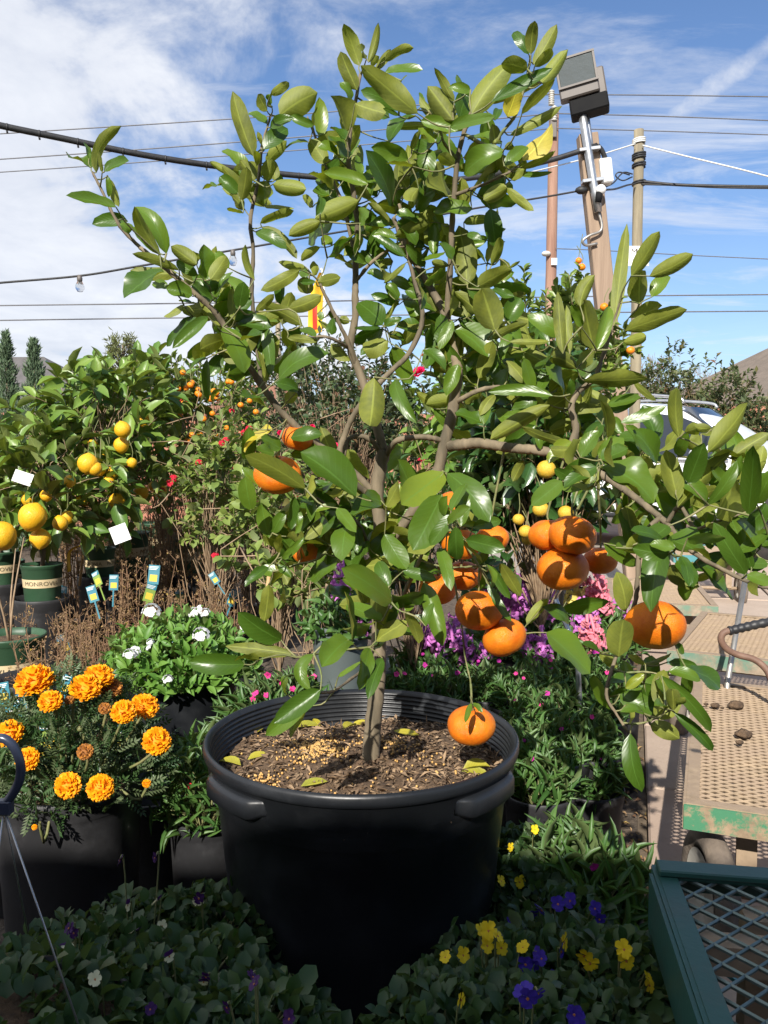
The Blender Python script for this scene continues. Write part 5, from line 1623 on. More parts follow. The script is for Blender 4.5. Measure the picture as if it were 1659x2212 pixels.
def add_pot(parent, r, h, mat=None, z0=0.0, band=False, ribs=False, soil=True):
    key = (round(r, 3), round(h, 3), mat.name, band, ribs)
    if key not in POTC:
        pr = [(.001, 0), (r * .80, 0), (r * .82, .006), (r * .94, h * .86), (r * .965, h * .875), (r * .97, h * .90), (r * .985, h * .905), (r * .985, h * .955), (r, h * .965), (r, h * .99), (r * .985, h), (r * .955, h), (r * .93, h * .9), (r * .90, h * .75)]
        V_, F_ = lathe(pr, 48 if r > .1 else 32)
        if ribs:
            a_ = np.arctan2(V_[:, 1], V_[:, 0])
            body = (V_[:, 2] > h * .02) & (V_[:, 2] < h * .80)
            sc_ = 1 + .018 * np.sign(np.sin(a_ * 12)) * body
            V_[:, 0] *= sc_
            V_[:, 1] *= sc_
        n_ = 10
        rr2 = np.linspace(0, r * .93, 7)
        aa2 = np.linspace(0, 2 * math.pi, 24, endpoint=False)
        X, Y = np.outer(rr2, np.cos(aa2)), np.outer(rr2, np.sin(aa2))
        Z = h * .89 + rng.normal(0, .003, X.shape)
        i2, j2 = np.meshgrid(np.arange(6), np.arange(24), indexing='ij')
        a2, b2 = (i2 * 24 + j2).ravel(), (i2 * 24 + (j2 + 1) % 24).ravel()
        sm = build('soil', np.stack([X, Y, Z], -1).reshape(-1, 3), np.stack([a2, b2, b2 + 24, a2 + 24], 1), M['soil'])
        bm = tx = None
        if band:
            zb0, zb1 = h * .42, h * .64
            rb = lambda z: r * (.82 + .12 * (z - .006) / (h * .86)) + .0012
            bm = build('band', *lathe([(rb(zb0), zb0), (rb(zb1), zb1)], 48), M['band'])
            tm_ = text_mesh('MONROVIA  MONROVIA  MONROVIA  ', 1.0, M['ink'], 'LEFT')
            co = np.zeros(len(tm_.vertices) * 3)
            tm_.vertices.foreach_get('co', co)
            co = co.reshape(-1, 3)
            wid = co[:, 0].max() * 1.06
            hgt_ = (zb1 - zb0) * .50
            zz = zb0 + (zb1 - zb0) * .27 + co[:, 1] / .72 * hgt_
            an = co[:, 0] / wid * 2 * math.pi
            rad2 = np.array([rb(q) for q in zz]) + .0012
            co2 = np.stack([rad2 * np.cos(an), rad2 * np.sin(an), zz], 1)
            tm_.vertices.foreach_set('co', co2.ravel())
            tm_.update()
            tx = tm_
        POTC[key] = (build('pot', V_, F_, mat), sm, bm, tx)
    pm, sm, bm, tx = POTC[key]
    rz = rng.uniform(0, 6.28)
    p = obj('pot', pm, parent, loc=(0, 0, z0), rot=(0, 0, rz))
    if soil:
        obj('soil', sm, parent, loc=(0, 0, z0), rot=(0, 0, rz))
    if bm:
        bo = obj('band', bm, p)
        obj('lettering', tx, p)
    return p


def woody(name, label, cat, x, D, z0, trunk_h, cc, rad, n_tw, n_lf, Ll, mat, tm=T8, group=None, tw_len=.12, stem='brown_stem', trunk_r=.010, wr=.42, up=.35, pot=None, fill_pw=.45, leaf_sd=.2, droop=0.):
    """trunk, boughs to every twig and leaves around each twig; cc is the crown centre in world space"""
    base = np.array([P(x, 1200, D)[0] if x is not None else cc[0], D, 0.])
    t = thing(name, label, cat, tuple(base), 0, group)
    if pot:
        add_pot(t, *pot[:2], pot[2], pot[3], band=pot[4], ribs=False)
    cc = np.asarray(cc, float) - base
    b0 = np.array([0, 0, z0])
    t1 = b0 + (cc - b0) * np.array([.6, .6, 0]) + np.array([0, 0, trunk_h])
    tr = smooth_path([b0, b0 + (t1 - b0) * .5 + rng.normal(0, .01, 3), t1, (t1 + cc) / 2 + (0, 0, .05)], 14)
    obj('trunk', build('trunk', *tube(tr, [trunk_r, trunk_r * .6], 8), M['bark'] if stem == 'brown_stem' else M[stem]), t)
    pts, dirs = ball(n_tw, (.25, 1.0), fill_pw)
    pts = pts * np.asarray(rad)
    lump = 1 + .18 * np.sin(pts[:, 0] * 9 + 1) * np.cos(pts[:, 2] * 8) + rng.normal(0, .07, n_tw)
    pts = pts * lump[:, None] + cc
    A_ = Acc()
    f_ = Fol()
    yd_, zd_, ps_ = [], [], []
    for q in range(n_tw):
        e = pts[q]
        d = unit(dirs[q] * np.array([1, 1, .7]) + (0, 0, up) + rng.normal(0, .35, 3))
        st_ = tr[rng.integers(6, 14)]
        s0 = e - d * tw_len
        A_.add(*tube(smooth_path([st_, (st_ + s0) / 2 + rng.normal(0, .03, 3), s0, e], 7), [max(.0022, trunk_r * .3), .0016, .0012], 5, cap=False))
        for w in range(n_lf):
            u = (w + rng.random()) / n_lf
            pr_ = np.cross(d, unit(rng.normal(size=3)))
            yd_.append(d * (.35 + .5 * u) + unit(pr_) * (.95 - .45 * u) - np.array([0, 0, droop]))
            zd_.append(np.array([0, 0, .9]) + d * .35 + rng.normal(0, .45, 3))
            ps_.append(e - d * tw_len * (1 - u))
    ps_, yd_, zd_ = map(np.array, (ps_, yd_, zd_))
    Lr = Ll * np.clip(rng.normal(1, leaf_sd, len(ps_)), .5, 1.5)
    f_.add(tm, ps_, yd_, zd_, Lr, Lr * wr)
    obj('branches', A_.mesh('branches', M[stem]), t, kind='stuff')
    obj('foliage', f_.mesh('foliage', M[mat]), t, kind='stuff')
    return t, base


lem = []
for s in range(3):
    th = np.linspace(.001, math.pi - .001, 17)
    pr = np.stack([np.sin(th), np.cos(th)], 1)[::-1]
    pr[:, 1] *= 1.06
    pr[:, 1] += .10 * np.exp(-(pr[:, 0] / .22) ** 2) * np.sign(pr[:, 1]) * np.array([1.0 if q > 0 else .9 for q in pr[:, 1]])
    V_, F_ = lathe(pr, 24)
    V_ = V_ * (1 + .03 * np.sin(V_[:, [2]] * 3 + s))
    lem.append(build('lemon', V_, F_, M['lemon']))
rnd_f = {}
for nm in ('kumquat', 'grapefruit'):
    V_, F_ = sphere((0, 0, 0), 1, 18, 12, (1, 1, .93))
    rnd_f[nm] = build(nm, V_, F_, M[nm])


def hang(t, base, fruits, me_list, nm, D=None):
    """fruit given as (picture x, y, radius, distance)"""
    A_ = Acc()
    for k, (x, y, r, d) in enumerate(fruits):
        c = P(x, y, d)
        rr_ = r * pxm(d)
        obj(nm, me_list[k % len(me_list)], t, loc=c - base, rot=(rng.normal(0, .2), rng.normal(0, .2), rng.random() * 6), scale=rr_)
        top = c - base + np.array([0, 0, rr_ * .95])
        A_.add(*tube(smooth_path([top - (0, 0, .004), top + (.004, 0, .03), top + rng.normal(0, .02, 3) + (0, 0, .08)], 6), .0018, 5, cap=False))
    obj('fruit_stalks', A_.mesh('fruit_stalks', M['stem']), t, kind='stuff')


def under_pot(x, D, z, r, label, h=None):
    label = ' '.join(label.split()[:13])
    """black display pot that holds a smaller pot up"""
    b = P(x, 1300, D)
    t = thing('display_pot', label, 'pot', (b[0], D, 0), 0, 'black display pots under the lemon trees')
    add_pot(t, r, z, M['pot_small'], soil=False)
    return t


# lemon trees in green pots that stand in black ones
LT = [
    # picture x of pot, D, pot base z, pot radius, pot height, crown centre (x, y), crown radii, twigs, label
    (90, 3.5, .43, .088, .165, (110, 1030), (.46, .38, .33), 84, 'lemon tree with two big lemons hanging over its green pot'),
    (215, 3.9, .47, .075, .15, (225, 900), (.42, .38, .31), 90, 'lemon tree beside a yellow ribbon and a bamboo stake'),
    (0, 3.8, .45, .088, .165, (-30, 1010), (.42, .36, .34), 76, 'lemon tree at the edge of the bed with a round lemon low down'),
    (278, 4.5, .42, .115, .22, (300, 860), (.40, .34, .26), 66, 'lemon tree in a larger green pot with a white card'),
]
FRL = [
    [(70, 1117, 27, 3.2), (87, 1164, 20, 3.25), (130, 1130, 15, 3.3), (145, 1118, 13, 3.4), (190, 1002, 20, 3.3), (205, 1012, 14, 3.3), (60, 1080, 13, 3.35), (150, 1040, 12, 3.3), (100, 1070, 12, 3.3)],
    [(182, 1075, 16, 3.7), (253, 1083, 16, 3.6), (265, 928, 16, 3.6), (262, 962, 15, 3.65), (243, 1020, 14, 3.7), (235, 985, 14, 3.75), (200, 960, 10, 3.8), (270, 1055, 9, 3.9), (235, 1040, 11, 3.6), (215, 1015, 12, 3.6), (285, 1000, 10, 3.6)],
    [(4, 1158, 28, 3.1)],
    [(305, 1064, 15, 4.2), (345, 1060, 14, 4.3), (313, 908, 14, 4.1), (320, 920, 13, 4.15), (278, 985, 9, 4.2), (330, 1050, 9, 4.3), (312, 950, 8, 4.3)],
]
for (x, D, z, r, h, cpx, rad, ntw, lab), fr in zip(LT, FRL):
    under_pot(x, D, z + .02, r * 1.35, 'black pot holding up the ' + lab)
    t, b = woody('lemon_tree', lab, 'lemon tree', x, D, z + h * .88, .30, P(cpx[0], cpx[1], D), rad, ntw, 7, .10, 'lemon_leaf', pot=(r, h, M['pot_green'], z, True))
    hang(t, b, [(q[0], q[1], q[2] * 1.08, q[3] - .16) for q in fr], lem, 'lemon')

# more green pots in the row behind, with young bare stems
for (x, y, D, r, h, lab) in ((340, 1128, 5.2, .13, .24, 'green banded pot behind the lemon trees, beside the white card pot'), (400, 1160, 4.7, .115, .22, 'green banded pot under the lantana'), (20, 1370, 2.75, .12, .23, 'large green banded pot standing in a black pot at the bed edge'), (10, 1210, 4.3, .10, .2, 'green banded pot behind the round low lemon')):
    c = P(x, y, D)
    t = thing('green_pot', lab, 'plant pot', (c[0], D, 0))
    zz = max(0.02, c[2] - h)
    add_pot(t, r, h, M['pot_green'], zz, True)
    if zz > .1:
        add_pot(t, r * 1.3, zz + .015, M['pot_small'], soil=False)
    A_ = Acc()
    for q in range(4):
        a_ = rng.random() * 6.28
        A_.add(*tube(smooth_path([(0, 0, zz + h * .85), (.03 * math.cos(a_), .03 * math.sin(a_), zz + h + .12), (.10 * math.cos(a_), .10 * math.sin(a_), zz + h + rng.uniform(.2, .4))], 7), [.005, .002], 5))
    obj('stems', A_.mesh('stems', M['brown_stem']), t)

# kumquat shrubs
t, b = woody('kumquat_shrub', 'kumquat shrub full of tiny orange fruit behind the lemon trees', 'citrus shrub', 430, 5.0, .05, .5, P(440, 885, 5.0), (.42, .4, .36), 130, 9, .055, 'kumquat_leaf', T6, wr=.4, tw_len=.10, trunk_r=.014)
kf = [(475, 772, 7, 4.9), (395, 805, 6, 4.6), (430, 853, 6, 4.6), (427, 850, 6, 4.7), (412, 832, 6, 4.6), (455, 862, 7, 4.6), (462, 845, 6, 4.6), (470, 860, 6, 4.65), (440, 905, 6, 4.6), (395, 870, 5, 4.6), (500, 905, 5, 4.6), (520, 875, 6, 4.7), (490, 925, 6, 4.6), (415, 940, 6, 4.6), (475, 1000, 6, 4.6), (475, 940, 6, 4.6), (385, 840, 6, 4.5), (340, 870, 6, 4.6), (360, 900, 6, 4.5), (445, 985, 6, 4.6), (553, 890, 6, 4.7), (585, 1010, 7, 4.6), (820, 765, 7, 4.9), (800, 778, 6, 4.9)]
hang(t, b, [(q[0], q[1], q[2] * 1.1, 4.4) for q in kf[:22]] + [(rng.uniform(330, 560), rng.uniform(790, 960), 6.5, 4.4 + rng.uniform(-.05, .1)) for q in range(18)], [rnd_f['kumquat']], 'kumquat')
t, b = woody('kumquat_shrub', 'tall kumquat behind the mandarin tree with orange fruit at its tips', 'citrus shrub', 1215, 3.9, .05, .9, P(1215, 760, 3.9), (.34, .3, .36), 110, 10, .060, 'kumquat_leaf', T6, wr=.38, tw_len=.12, trunk_r=.014, up=.8)
hang(t, b, [(1250, 563, 7, 3.8), (1257, 577, 8, 3.8), (1305, 663, 9, 3.7), (1362, 757, 9, 3.6), (1018, 650, 8, 3.8), (1000, 640, 7, 3.8), (1035, 665, 7, 3.8)], [rnd_f['kumquat']], 'kumquat')
# sprigs that stand out of the top
A_, f_ = Acc(), Fol()
for (x0, y0, x1, y1) in ((1135, 690, 1132, 575), (1125, 680, 1112, 610), (1240, 680, 1228, 590), (1235, 690, 1262, 600), (1255, 680, 1215, 640), (1340, 770, 1378, 758), (1330, 780, 1350, 745), (1020, 720, 1010, 640), (1255, 650, 1250, 575)):
    a0, a1 = P(x0, y0, 3.8) - b, P(x1, y1, 3.75) - b
    A_.add(*tube([a0, (a0 + a1) / 2 + (.004, 0, 0), a1], [.003, .0015], 5))
    n_ = 22
    u = rng.random(n_)[:, None]
    d = unit(a1 - a0)
    f_.add(T6, a0 + (a1 - a0) * u, d * .8 + unit(rng.normal(size=(n_, 3))) * .7, unit(rng.normal(size=(n_, 3))) + (0, -.6, .6), rng.uniform(.03, .06, n_), rng.uniform(.012, .022, n_))
obj('sprig_stems', A_.mesh('sprig_stems', M['stem']), t, kind='stuff')
obj('sprigs', f_.mesh('sprigs', M['kumquat_leaf']), t, kind='stuff')

# dark glossy citrus behind the mandarin tree
t, b = woody('grapefruit_tree', 'dark glossy citrus with yellow fruit standing behind the mandarin tree', 'citrus tree', 1170, 3.0, .1, .45, P(1165, 960, 3.0), (.36, .30, .46), 150, 9, .085, 'dark_leaf', pot=(.16, .28, M['pot_small'], 0, False), trunk_r=.014, wr=.48)
hang(t, b, [(1062, 850, 22, 2.72), (1180, 1014, 21, 2.7), (1168, 1100, 18, 2.7), (1222, 1108, 17, 2.75), (1135, 1148, 15, 2.75), (1140, 1165, 14, 2.8), (1120, 1122, 13, 2.75)], [rnd_f['grapefruit']], 'fruit')
t, b = woody('citrus_shrub', 'leafy green citrus between the roses and the dark citrus', 'citrus shrub', 1010, 3.6, .1, .4, P(1000, 930, 3.6), (.32, .3, .46), 90, 8, .07, 'lemon_leaf', pot=(.15, .26, M['pot_small'], 0, False), trunk_r=.012)
t, b = woody('citrus_shrub', 'low leafy citrus right behind the trunk of the mandarin tree', 'citrus shrub', 880, 2.7, .1, .25, P(890, 1150, 2.7), (.30, .25, .26), 60, 8, .06, 'dark_leaf', pot=(.13, .24, M['pot_small'], 0, False), trunk_r=.010)

# roses
rose_me = Acc()
for k in range(26):
    a_, r_ = k * 2.4, .15 + .85 * (k / 26) ** .8
    tl = .3 + 1.0 * (k / 26)
    d = np.array([math.cos(a_), math.sin(a_), 0])
    V_, F_, U_, rn_ = place(TPET, [d * r_ * .25], [d * math.sin(tl) + (0, 0, math.cos(tl))], [-d * math.cos(tl) + (0, 0, math.sin(tl))], [.75], [.8])
    rose_me.add(V_, F_)
rose_me = rose_me.mesh('rose', M['rosep'])


def blooms(t, base, me, nm, fl, jit=.3):
    for k, (x, y, r, d) in enumerate(fl):
        c = P(x, y, d)
        to = unit(CAMP - c)
        tiltx = R(50) + rng.normal(0, jit)
        obj(nm, me if not isinstance(me, list) else me[k % len(me)], t, loc=c - base, rot=(tiltx, rng.normal(0, jit), rng.normal(0, .5)), scale=r * pxm(d))


RS = [(740, 900, 5.4, (.62, .5, .50), 200, 'broad dark rose bush with crimson blooms behind the mandarin tree', [(905, 806, 18, 4.9), (926, 764, 12, 5.0), (724, 966, 12, 4.7), (605, 936, 8, 4.8), (675, 922, 7, 4.9)]),
      (600, 940, 6.2, (.55, .5, .50), 150, 'dark rose bush beside the kumquat with few small blooms', [(640, 915, 7, 5.7), (560, 952, 9, 5.6)]),
      (930, 900, 5.8, (.40, .4, .42), 90, 'reddish-leaved rose bush behind the crimson blooms', [(915, 770, 9, 5.4), (910, 995, 9, 5.2)])]
for (x, y, D, rad, ntw, lab, fl) in RS:
    t, b = woody('rose_bush', lab, 'rose bush', x, D, .05, .35, P(x, y, D), rad, ntw, 14, .045, 'rose_leaf', T6, tw_len=.14, trunk_r=.011, wr=.55, up=.5)
    blooms(t, b, rose_me, 'rose', fl)

# lantana: loose straggling shrubs with red flower heads
lan = Acc()
for k in range(30):
    u = unit(np.array([rng.normal(), rng.normal(), abs(rng.normal()) + .25]))
    for q in range(4):
        a_ = q * 1.57
        s1 = unit(np.cross(u, (.3, .4, .9)))
        d = s1 * math.cos(a_) + np.cross(u, s1) * math.sin(a_)
        V_, F_, U_, rn_ = place(TQ, [u * .75], [d + u * .4], [u], [.34], [.32])
        lan.add(V_, F_)
lan = lan.mesh('flower_head', M['lantp'])
LN = [(455, 1060, 3.7, (.34, .3, .36), 70, 'straggling lantana with a red flower head over brown stems', [(465, 1203, 11, 3.3), (375, 1034, 10, 3.4), (367, 1043, 9, 3.42), (480, 958, 9, 3.4), (488, 952, 9, 3.4), (430, 1000, 9, 3.35), (510, 1010, 8, 3.35)]),
      (540, 1010, 4.2, (.36, .3, .34), 70, 'lantana with crimson heads beside the dark rose bush', [(397, 869, 10, 4.4), (538, 928, 10, 3.8), (527, 935, 8, 3.8), (500, 890, 8, 3.9), (575, 1000, 8, 3.8), (385, 880, 8, 4.2)]),
      (350, 1000, 4.4, (.36, .3, .28), 50, 'pale leaved lantana among the lemon trees', [(277, 1003, 9, 3.6), (112, 930, 8, 3.6), (350, 1060, 8, 4.0)]),
      (600, 1160, 3.0, (.30, .25, .30), 56, 'twiggy lantana losing its leaves behind the tub', [(640, 1075, 6, 2.8)]),
      (680, 1230, 2.6, (.22, .2, .22), 36, 'small leggy shrub with pale leaves behind the tub', [])]
for (x, y, D, rad, ntw, lab, fl) in LN:
    t, b = woody('lantana', lab, 'shrub', x, D, .05, .25, P(x, y, D), rad, ntw, 12, .046, 'lantana_leaf', TO, tw_len=.16, trunk_r=.008, wr=.6, up=.3, pot=(.12, .22, M['pot_small'], 0, False))
    A_ = Acc()
    cc = P(x, y, D) - b
    for q in range(12):
        p0_ = cc + rng.normal(0, .5, 3) * rad
        A_.add(*tube(smooth_path([p0_, p0_ + rng.normal(0, .07, 3), p0_ + rng.normal(0, .13, 3)], 6), [.003, .0015], 5))
    obj('bare_twigs', A_.mesh('bare_twigs', M['brown_stem']), t, kind='stuff')
    if fl:
        blooms(t, b, lan, 'flower_head', fl, .5)


# background bushes, hedge behind the car, small conifers, bare trees
def far_bush(label, x, y, D, rad, ntw, Ll, mat='bush_leaf', name='bush', group=None):
    t, b = woody(name, label, 'bush', x, D, 0, .2, P(x, y, D), rad, ntw, 10, Ll, mat, TQ, group, tw_len=Ll * 3, trunk_r=.03, wr=.5)
    return t


far_bush('dense dark evergreen behind the rose bushes', 660, 860, 8.5, (.85, .7, .75), 260, .07, 'rose_leaf', 'evergreen_bush')
far_bush('second dark evergreen beside the dense one', 800, 880, 9.0, (.75, .6, .62), 200, .07, 'rose_leaf', 'evergreen_bush')
for k, (x, y, D, rx, rz, lab) in enumerate(((1400, 875, 12.8, .7, .8, 'grey-green hedge bush between the round pole and the car roof'), (1460, 850, 13.2, .75, .9, 'hedge bush rising behind the car windscreen'), (1530, 880, 12.6, .7, .8, 'reddish hedge bush behind the car bonnet'), (1595, 900, 12.0, .6, .75, 'sparse hedge bush in front of the terracotta fence'), (1650, 930, 11.5, .6, .6, 'low bush at the end of the hedge'), (1340, 900, 12.5, .7, .8, 'hedge bush behind the tall kumquat'))):
    far_bush(lab, x, y, D, (rx, .5, rz), 110, .09)
for (x, y, D, h, lab) in ((12, 722, 9.0, 1.0, 'slim blue-green cypress at the edge of the bed'), (72, 738, 8.6, .95, 'slim blue-green cypress in front of the grey roof'), (243, 815, 10.0, .5, 'tip of a young cypress behind the lemon trees'), (30, 840, 9.5, .5, 'bushy low cypress between the two slim ones')):
    tp_ = P(x, y, D)
    t = thing('cypress', lab, 'conifer', (tp_[0], D, 0))
    f_ = Fol()
    n_ = 5200
    u = rng.random(n_)
    zz = tp_[2] - u * (tp_[2] - .1)
    rr_ = (.012 + .34 * u ** .75) * (.55 + .45 * np.sin(zz * 14 + rng.random() * 6) ** 2) * np.sqrt(rng.random(n_))
    a_ = rng.random(n_) * 6.28
    pos = np.stack([rr_ * np.cos(a_), rr_ * np.sin(a_), zz], 1)
    f_.add(TQ, pos, np.stack([np.cos(a_) * .5, np.sin(a_) * .5, np.ones(n_)], 1) + rng.normal(0, .25, (n_, 3)), rng.normal(size=(n_, 3)), rng.uniform(.035, .085, n_), rng.uniform(.007, .014, n_))
    obj('crown', f_.mesh('crown', M['cypress_leaf']), t, kind='stuff')
    obj('trunk', build('trunk', *tube([(0, 0, 0), (0, 0, tp_[2] * .9)], [.03, .008], 8), M['bark']), t)
tp_ = P(262, 745, 13)
t = thing('pine_tree', 'pale yellowish young pine behind the lemon trees', 'pine tree', (tp_[0], 13, 0))
f_, A_ = Fol(), Acc()
A_.add(*tube([(0, 0, 0), (.02, 0, tp_[2])], [.06, .012], 8))
for q in range(80):
    u = rng.random()
    z = tp_[2] - u * 1.2
    a_ = rng.random() * 6.28
    r_ = .12 + .45 * u * rng.random()
    e = np.array([r_ * math.cos(a_), r_ * math.sin(a_), z + .1])
    A_.add(*tube([(0, 0, z - .1), e], [.01, .004], 4))
    n_ = 26
    f_.add(TQ, e + rng.normal(0, .04, (n_, 3)), rng.normal(size=(n_, 3)) + (0, 0, .7), rng.normal(size=(n_, 3)), rng.uniform(.07, .13, n_), .012)
obj('trunk', A_.mesh('trunk', M['bark']), t)
obj('crown', f_.mesh('crown', M['pine_leaf']), t, kind='stuff')


def bare_tree(label, x, D, h, spread):
    b = P(x, 900, D)
    t = thing('bare_tree', label, 'tree', (b[0], D, 0))
    A_ = Acc()
    tips = [(np.array([0, 0, 0.]), np.array([0, 0, 1.]), h * .28, h * .022)]
    for lev in range(6):
        nxt = []
        for p_, d_, L_, r_ in tips:
            e = p_ + d_ * L_
            A_.add(*tube([p_, (p_ + e) / 2 + rng.normal(0, .04, 3) * L_, e], [r_, r_ * .65], 6 if lev < 3 else 3, cap=False))
            for q in range(3 if lev < 5 else 2):
                nd = unit(d_ + rng.normal(0, spread, 3) + (0, 0, .15))
                nxt.append((e, nd, L_ * rng.uniform(.62, .85), max(r_ * .6, .006)))
        tips = nxt if len(nxt) < 800 else nxt[:800]
    obj('trunk', A_.mesh('trunk', M['bare']), t)


bare_tree('leafless grey tree above the hedge, the wider one', 1440, 36, 6.2, .5)
bare_tree('leafless grey tree at the end of the grey roof', 1480, 38, 5.4, .5)
bare_tree('leafless tree beside the brown shingled house', 1640, 34, 5.6, .45)


# ------------------------------------------------------------------ dry perennials with printed labels
def dry_variant(seed, h):
    g_ = np.random.default_rng(seed)
    A_, f_ = Acc(), Fol()
    for q in range(15):
        a_, l_ = g_.random() * 6.28, g_.uniform(.02, .16)
        b0 = np.array([.04 * math.cos(a_), .04 * math.sin(a_), 0])
        e = np.array([l_ * math.cos(a_), l_ * math.sin(a_), h * g_.uniform(.65, 1.05)])
        pth = smooth_path([b0, (b0 + e) / 2 + g_.normal(0, .015, 3), e], 7)
        A_.add(*tube(pth, [.0028, .0016], 4, cap=False))
        for w in range(9):
            p_ = pth[2] + (e - pth[2]) * g_.random()
            d = unit(np.array([g_.normal(), g_.normal(), .8]))
            L_ = g_.uniform(.02, .06)
            A_.add(*tube([p_, p_ + d * L_], [.0014, .0009], 3, cap=False))
            m_ = 7
            f_.add(TQ, np.tile(p_ + d * L_, (m_, 1)) + g_.normal(0, .004, (m_, 3)), g_.normal(size=(m_, 3)) + (0, 0, .5), g_.normal(size=(m_, 3)), g_.uniform(.006, .016, m_), g_.uniform(.004, .009, m_))
    return A_.mesh('stems', M['dry_stem']), f_.mesh('seed_heads', M['dry_leaf'])


DV = [dry_variant(100 + q, .52) for q in range(5)]


def tag_mesh(cm, pr):
    A_ = Acc()
    A_.add(*box(-.024, .024, -.001, .001, 0, .085, .0), m=0)
    A_.add(*box(-.024, .024, -.0016, -.0011, .060, .085), m=1)
    A_.add(*box(-.016, .016, -.0016, -.0011, .012, .042), m=2)
    A_.add(*box(-.004, .004, -.001, .001, -.09, 0), m=0)
    for q in range(3):
        A_.add(*box(-.022, .010 + .004 * q, -.0022, -.0017, .064 + .006 * q, .0665 + .006 * q), m=3)
    return A_.mesh('label', [cm, M['tag_b'], pr, M['paper']], smooth=False)


TG = [tag_mesh(M['tag_g'], M['tag_y']), tag_mesh(M['tag_b'], M['tag_y']), tag_mesh(M['paper'], M['tag_g'])]
spots = []
for D, xs, zr in ((2.2, (60, 140, 215), .20), (2.55, (100, 175, 250, 320), .22), (2.95, (50, 140, 215, 290, 360, 430), .23), (3.35, (150, 250, 310, 375, 440, 500), .27), (4.2, (160, 250, 340, 420, 500, 560), .42), (4.9, (180, 260, 330, 420, 480, 560, 620), .52), (5.6, (230, 320, 400, 480, 560), .58)):
    for x in xs:
        spots.append((x + rng.normal(0, 12), D + rng.normal(0, .08), zr))
for k, (x, D, zr) in enumerate(spots):
    b = P(x, 1300, D)
    t = thing('dry_perennial', 'dried brown perennial with seed heads standing in a black pot', 'dry plant', (b[0], D, 0), 0, 'dried perennials in the bed')
    ph_ = .20 if D < 4 else .22
    add_pot(t, .085, ph_, M['pot_small'])
    st_, se_ = DV[k % 5]
    rz, s_ = rng.random() * 6.28, (zr + .02) / .40 * rng.uniform(.85, 1.15)
    obj('stems', st_, t, loc=(0, 0, ph_ * .88), rot=(0, 0, rz), scale=s_)
    obj('seed_heads', se_, t, loc=(0, 0, ph_ * .88), rot=(0, 0, rz), scale=s_, kind='stuff')
    if rng.random() < .75 and D < 4.6:
        for q in range(rng.integers(1, 3)):
            obj('label', TG[rng.integers(0, 2)], t, loc=(rng.uniform(-.06, .06), -.06 + rng.uniform(-.02, .02), ph_ + rng.uniform(.05, .09)), rot=(rng.normal(-.15, .12), rng.normal(0, .3), rng.normal(0, .4)))

# named labels that show clearly
for (x, y, D, k, ry, s_, lab) in ((215, 1265, 2.95, 0, -.5, 1.25, 'green printed plant label beside the blue ones'), (245, 1275, 2.9, 1, .05, 1.25, 'blue-topped plant label with a yellow flower print'), (205, 1300, 2.8, 1, -.3, 1.3, 'blue-topped label leaning against the dry stems'), (330, 1262, 2.8, 1, .1, 1.5, 'wide blue label behind the white verbena'), (318, 1300, 2.75, 0, .35, 1.4, 'green label with a brown picture behind the white verbena'), (140, 1500, 2.0, 1, .1, 1.1, 'teal label standing between two marigold heads'), (12, 1520, 2.0, 1, -.2, 1.2, 'teal label at the bed edge beside the marigold'), (470, 1260, 2.9, 1, -.6, 1.0, 'narrow blue label beyond the verbena')):
    c = P(x, y, D)
    o_ = obj('plant_label', TG[k], None, loc=c, rot=(-.15, ry, rng.normal(0, .2)), scale=s_ * .52)
    tag(o_, lab, 'plant label')
    o2 = None
for (x, y, D, w, h, ry, lab) in ((50, 1030, 3.1, .075, .065, .35, 'white card hanging in the lemon foliage'), (258, 1150, 3.3, .075, .10, -.35, 'white card hanging at the larger green pot'), (28, 1540 - 500, 3.4, .05, .04, .2, 'small white card tucked in lemon leaves')):
    c = P(x, y, D)
    w, h = w * .45, h * .6
    V_, F_ = box(-w, w, -.001, .001, -h * .7, h * .5)
    o_ = obj('white_card', build('white_card', V_, F_, M['paper'], smooth=False), None, loc=c, rot=(-.2, ry, .3))
    tag(o_, lab, 'card')
# stakes and ribbon
for (x0, y0, x1, y1, D, m_, lab) in ((172, 1265, 200, 1000, 3.75, 'bamboo', 'bamboo stake beside the yellow ribbon'), (567, 1350, 582, 1240, 2.4, 'bamboo', 'short tan stake behind the tub'), (693, 1400, 708, 1260, 2.3, 'brown_stem', 'thin brown stake behind the tub')):
    o_ = obj('stake', build('stake', *tube([P(x0, y0, D), P(x1, y1, D)], .006, 8), M[m_]))
    tag(o_, lab, 'stake')
rb = [P(182, 1178, 3.6), P(165, 1182, 3.6), P(152, 1190, 3.6), P(148, 1205, 3.6), P(150, 1235, 3.6)]
V_, F_ = tube(smooth_path(rb, 16), .014, 8, flat=.12)
o_ = obj('yellow_ribbon', build('yellow_ribbon', V_, F_, M['ribbon']))
tag(o_, 'yellow ribbon tied to the bamboo stake', 'ribbon')


# ------------------------------------------------------------------ bedding plants
def mound_pts(n_, r, h, inner=.55):
    d = unit(np.column_stack([rng.normal(size=(n_, 2)), np.abs(rng.normal(0, .8, n_)) + .02]))
    k = inner + (1 - inner) * rng.random((n_, 1)) ** .5
    k = k * (1 + .12 * np.sin(d[:, [0]] * 7 + 1.3) * np.cos(d[:, [1]] * 6))
    return d * k * np.array([r, r, h]), d


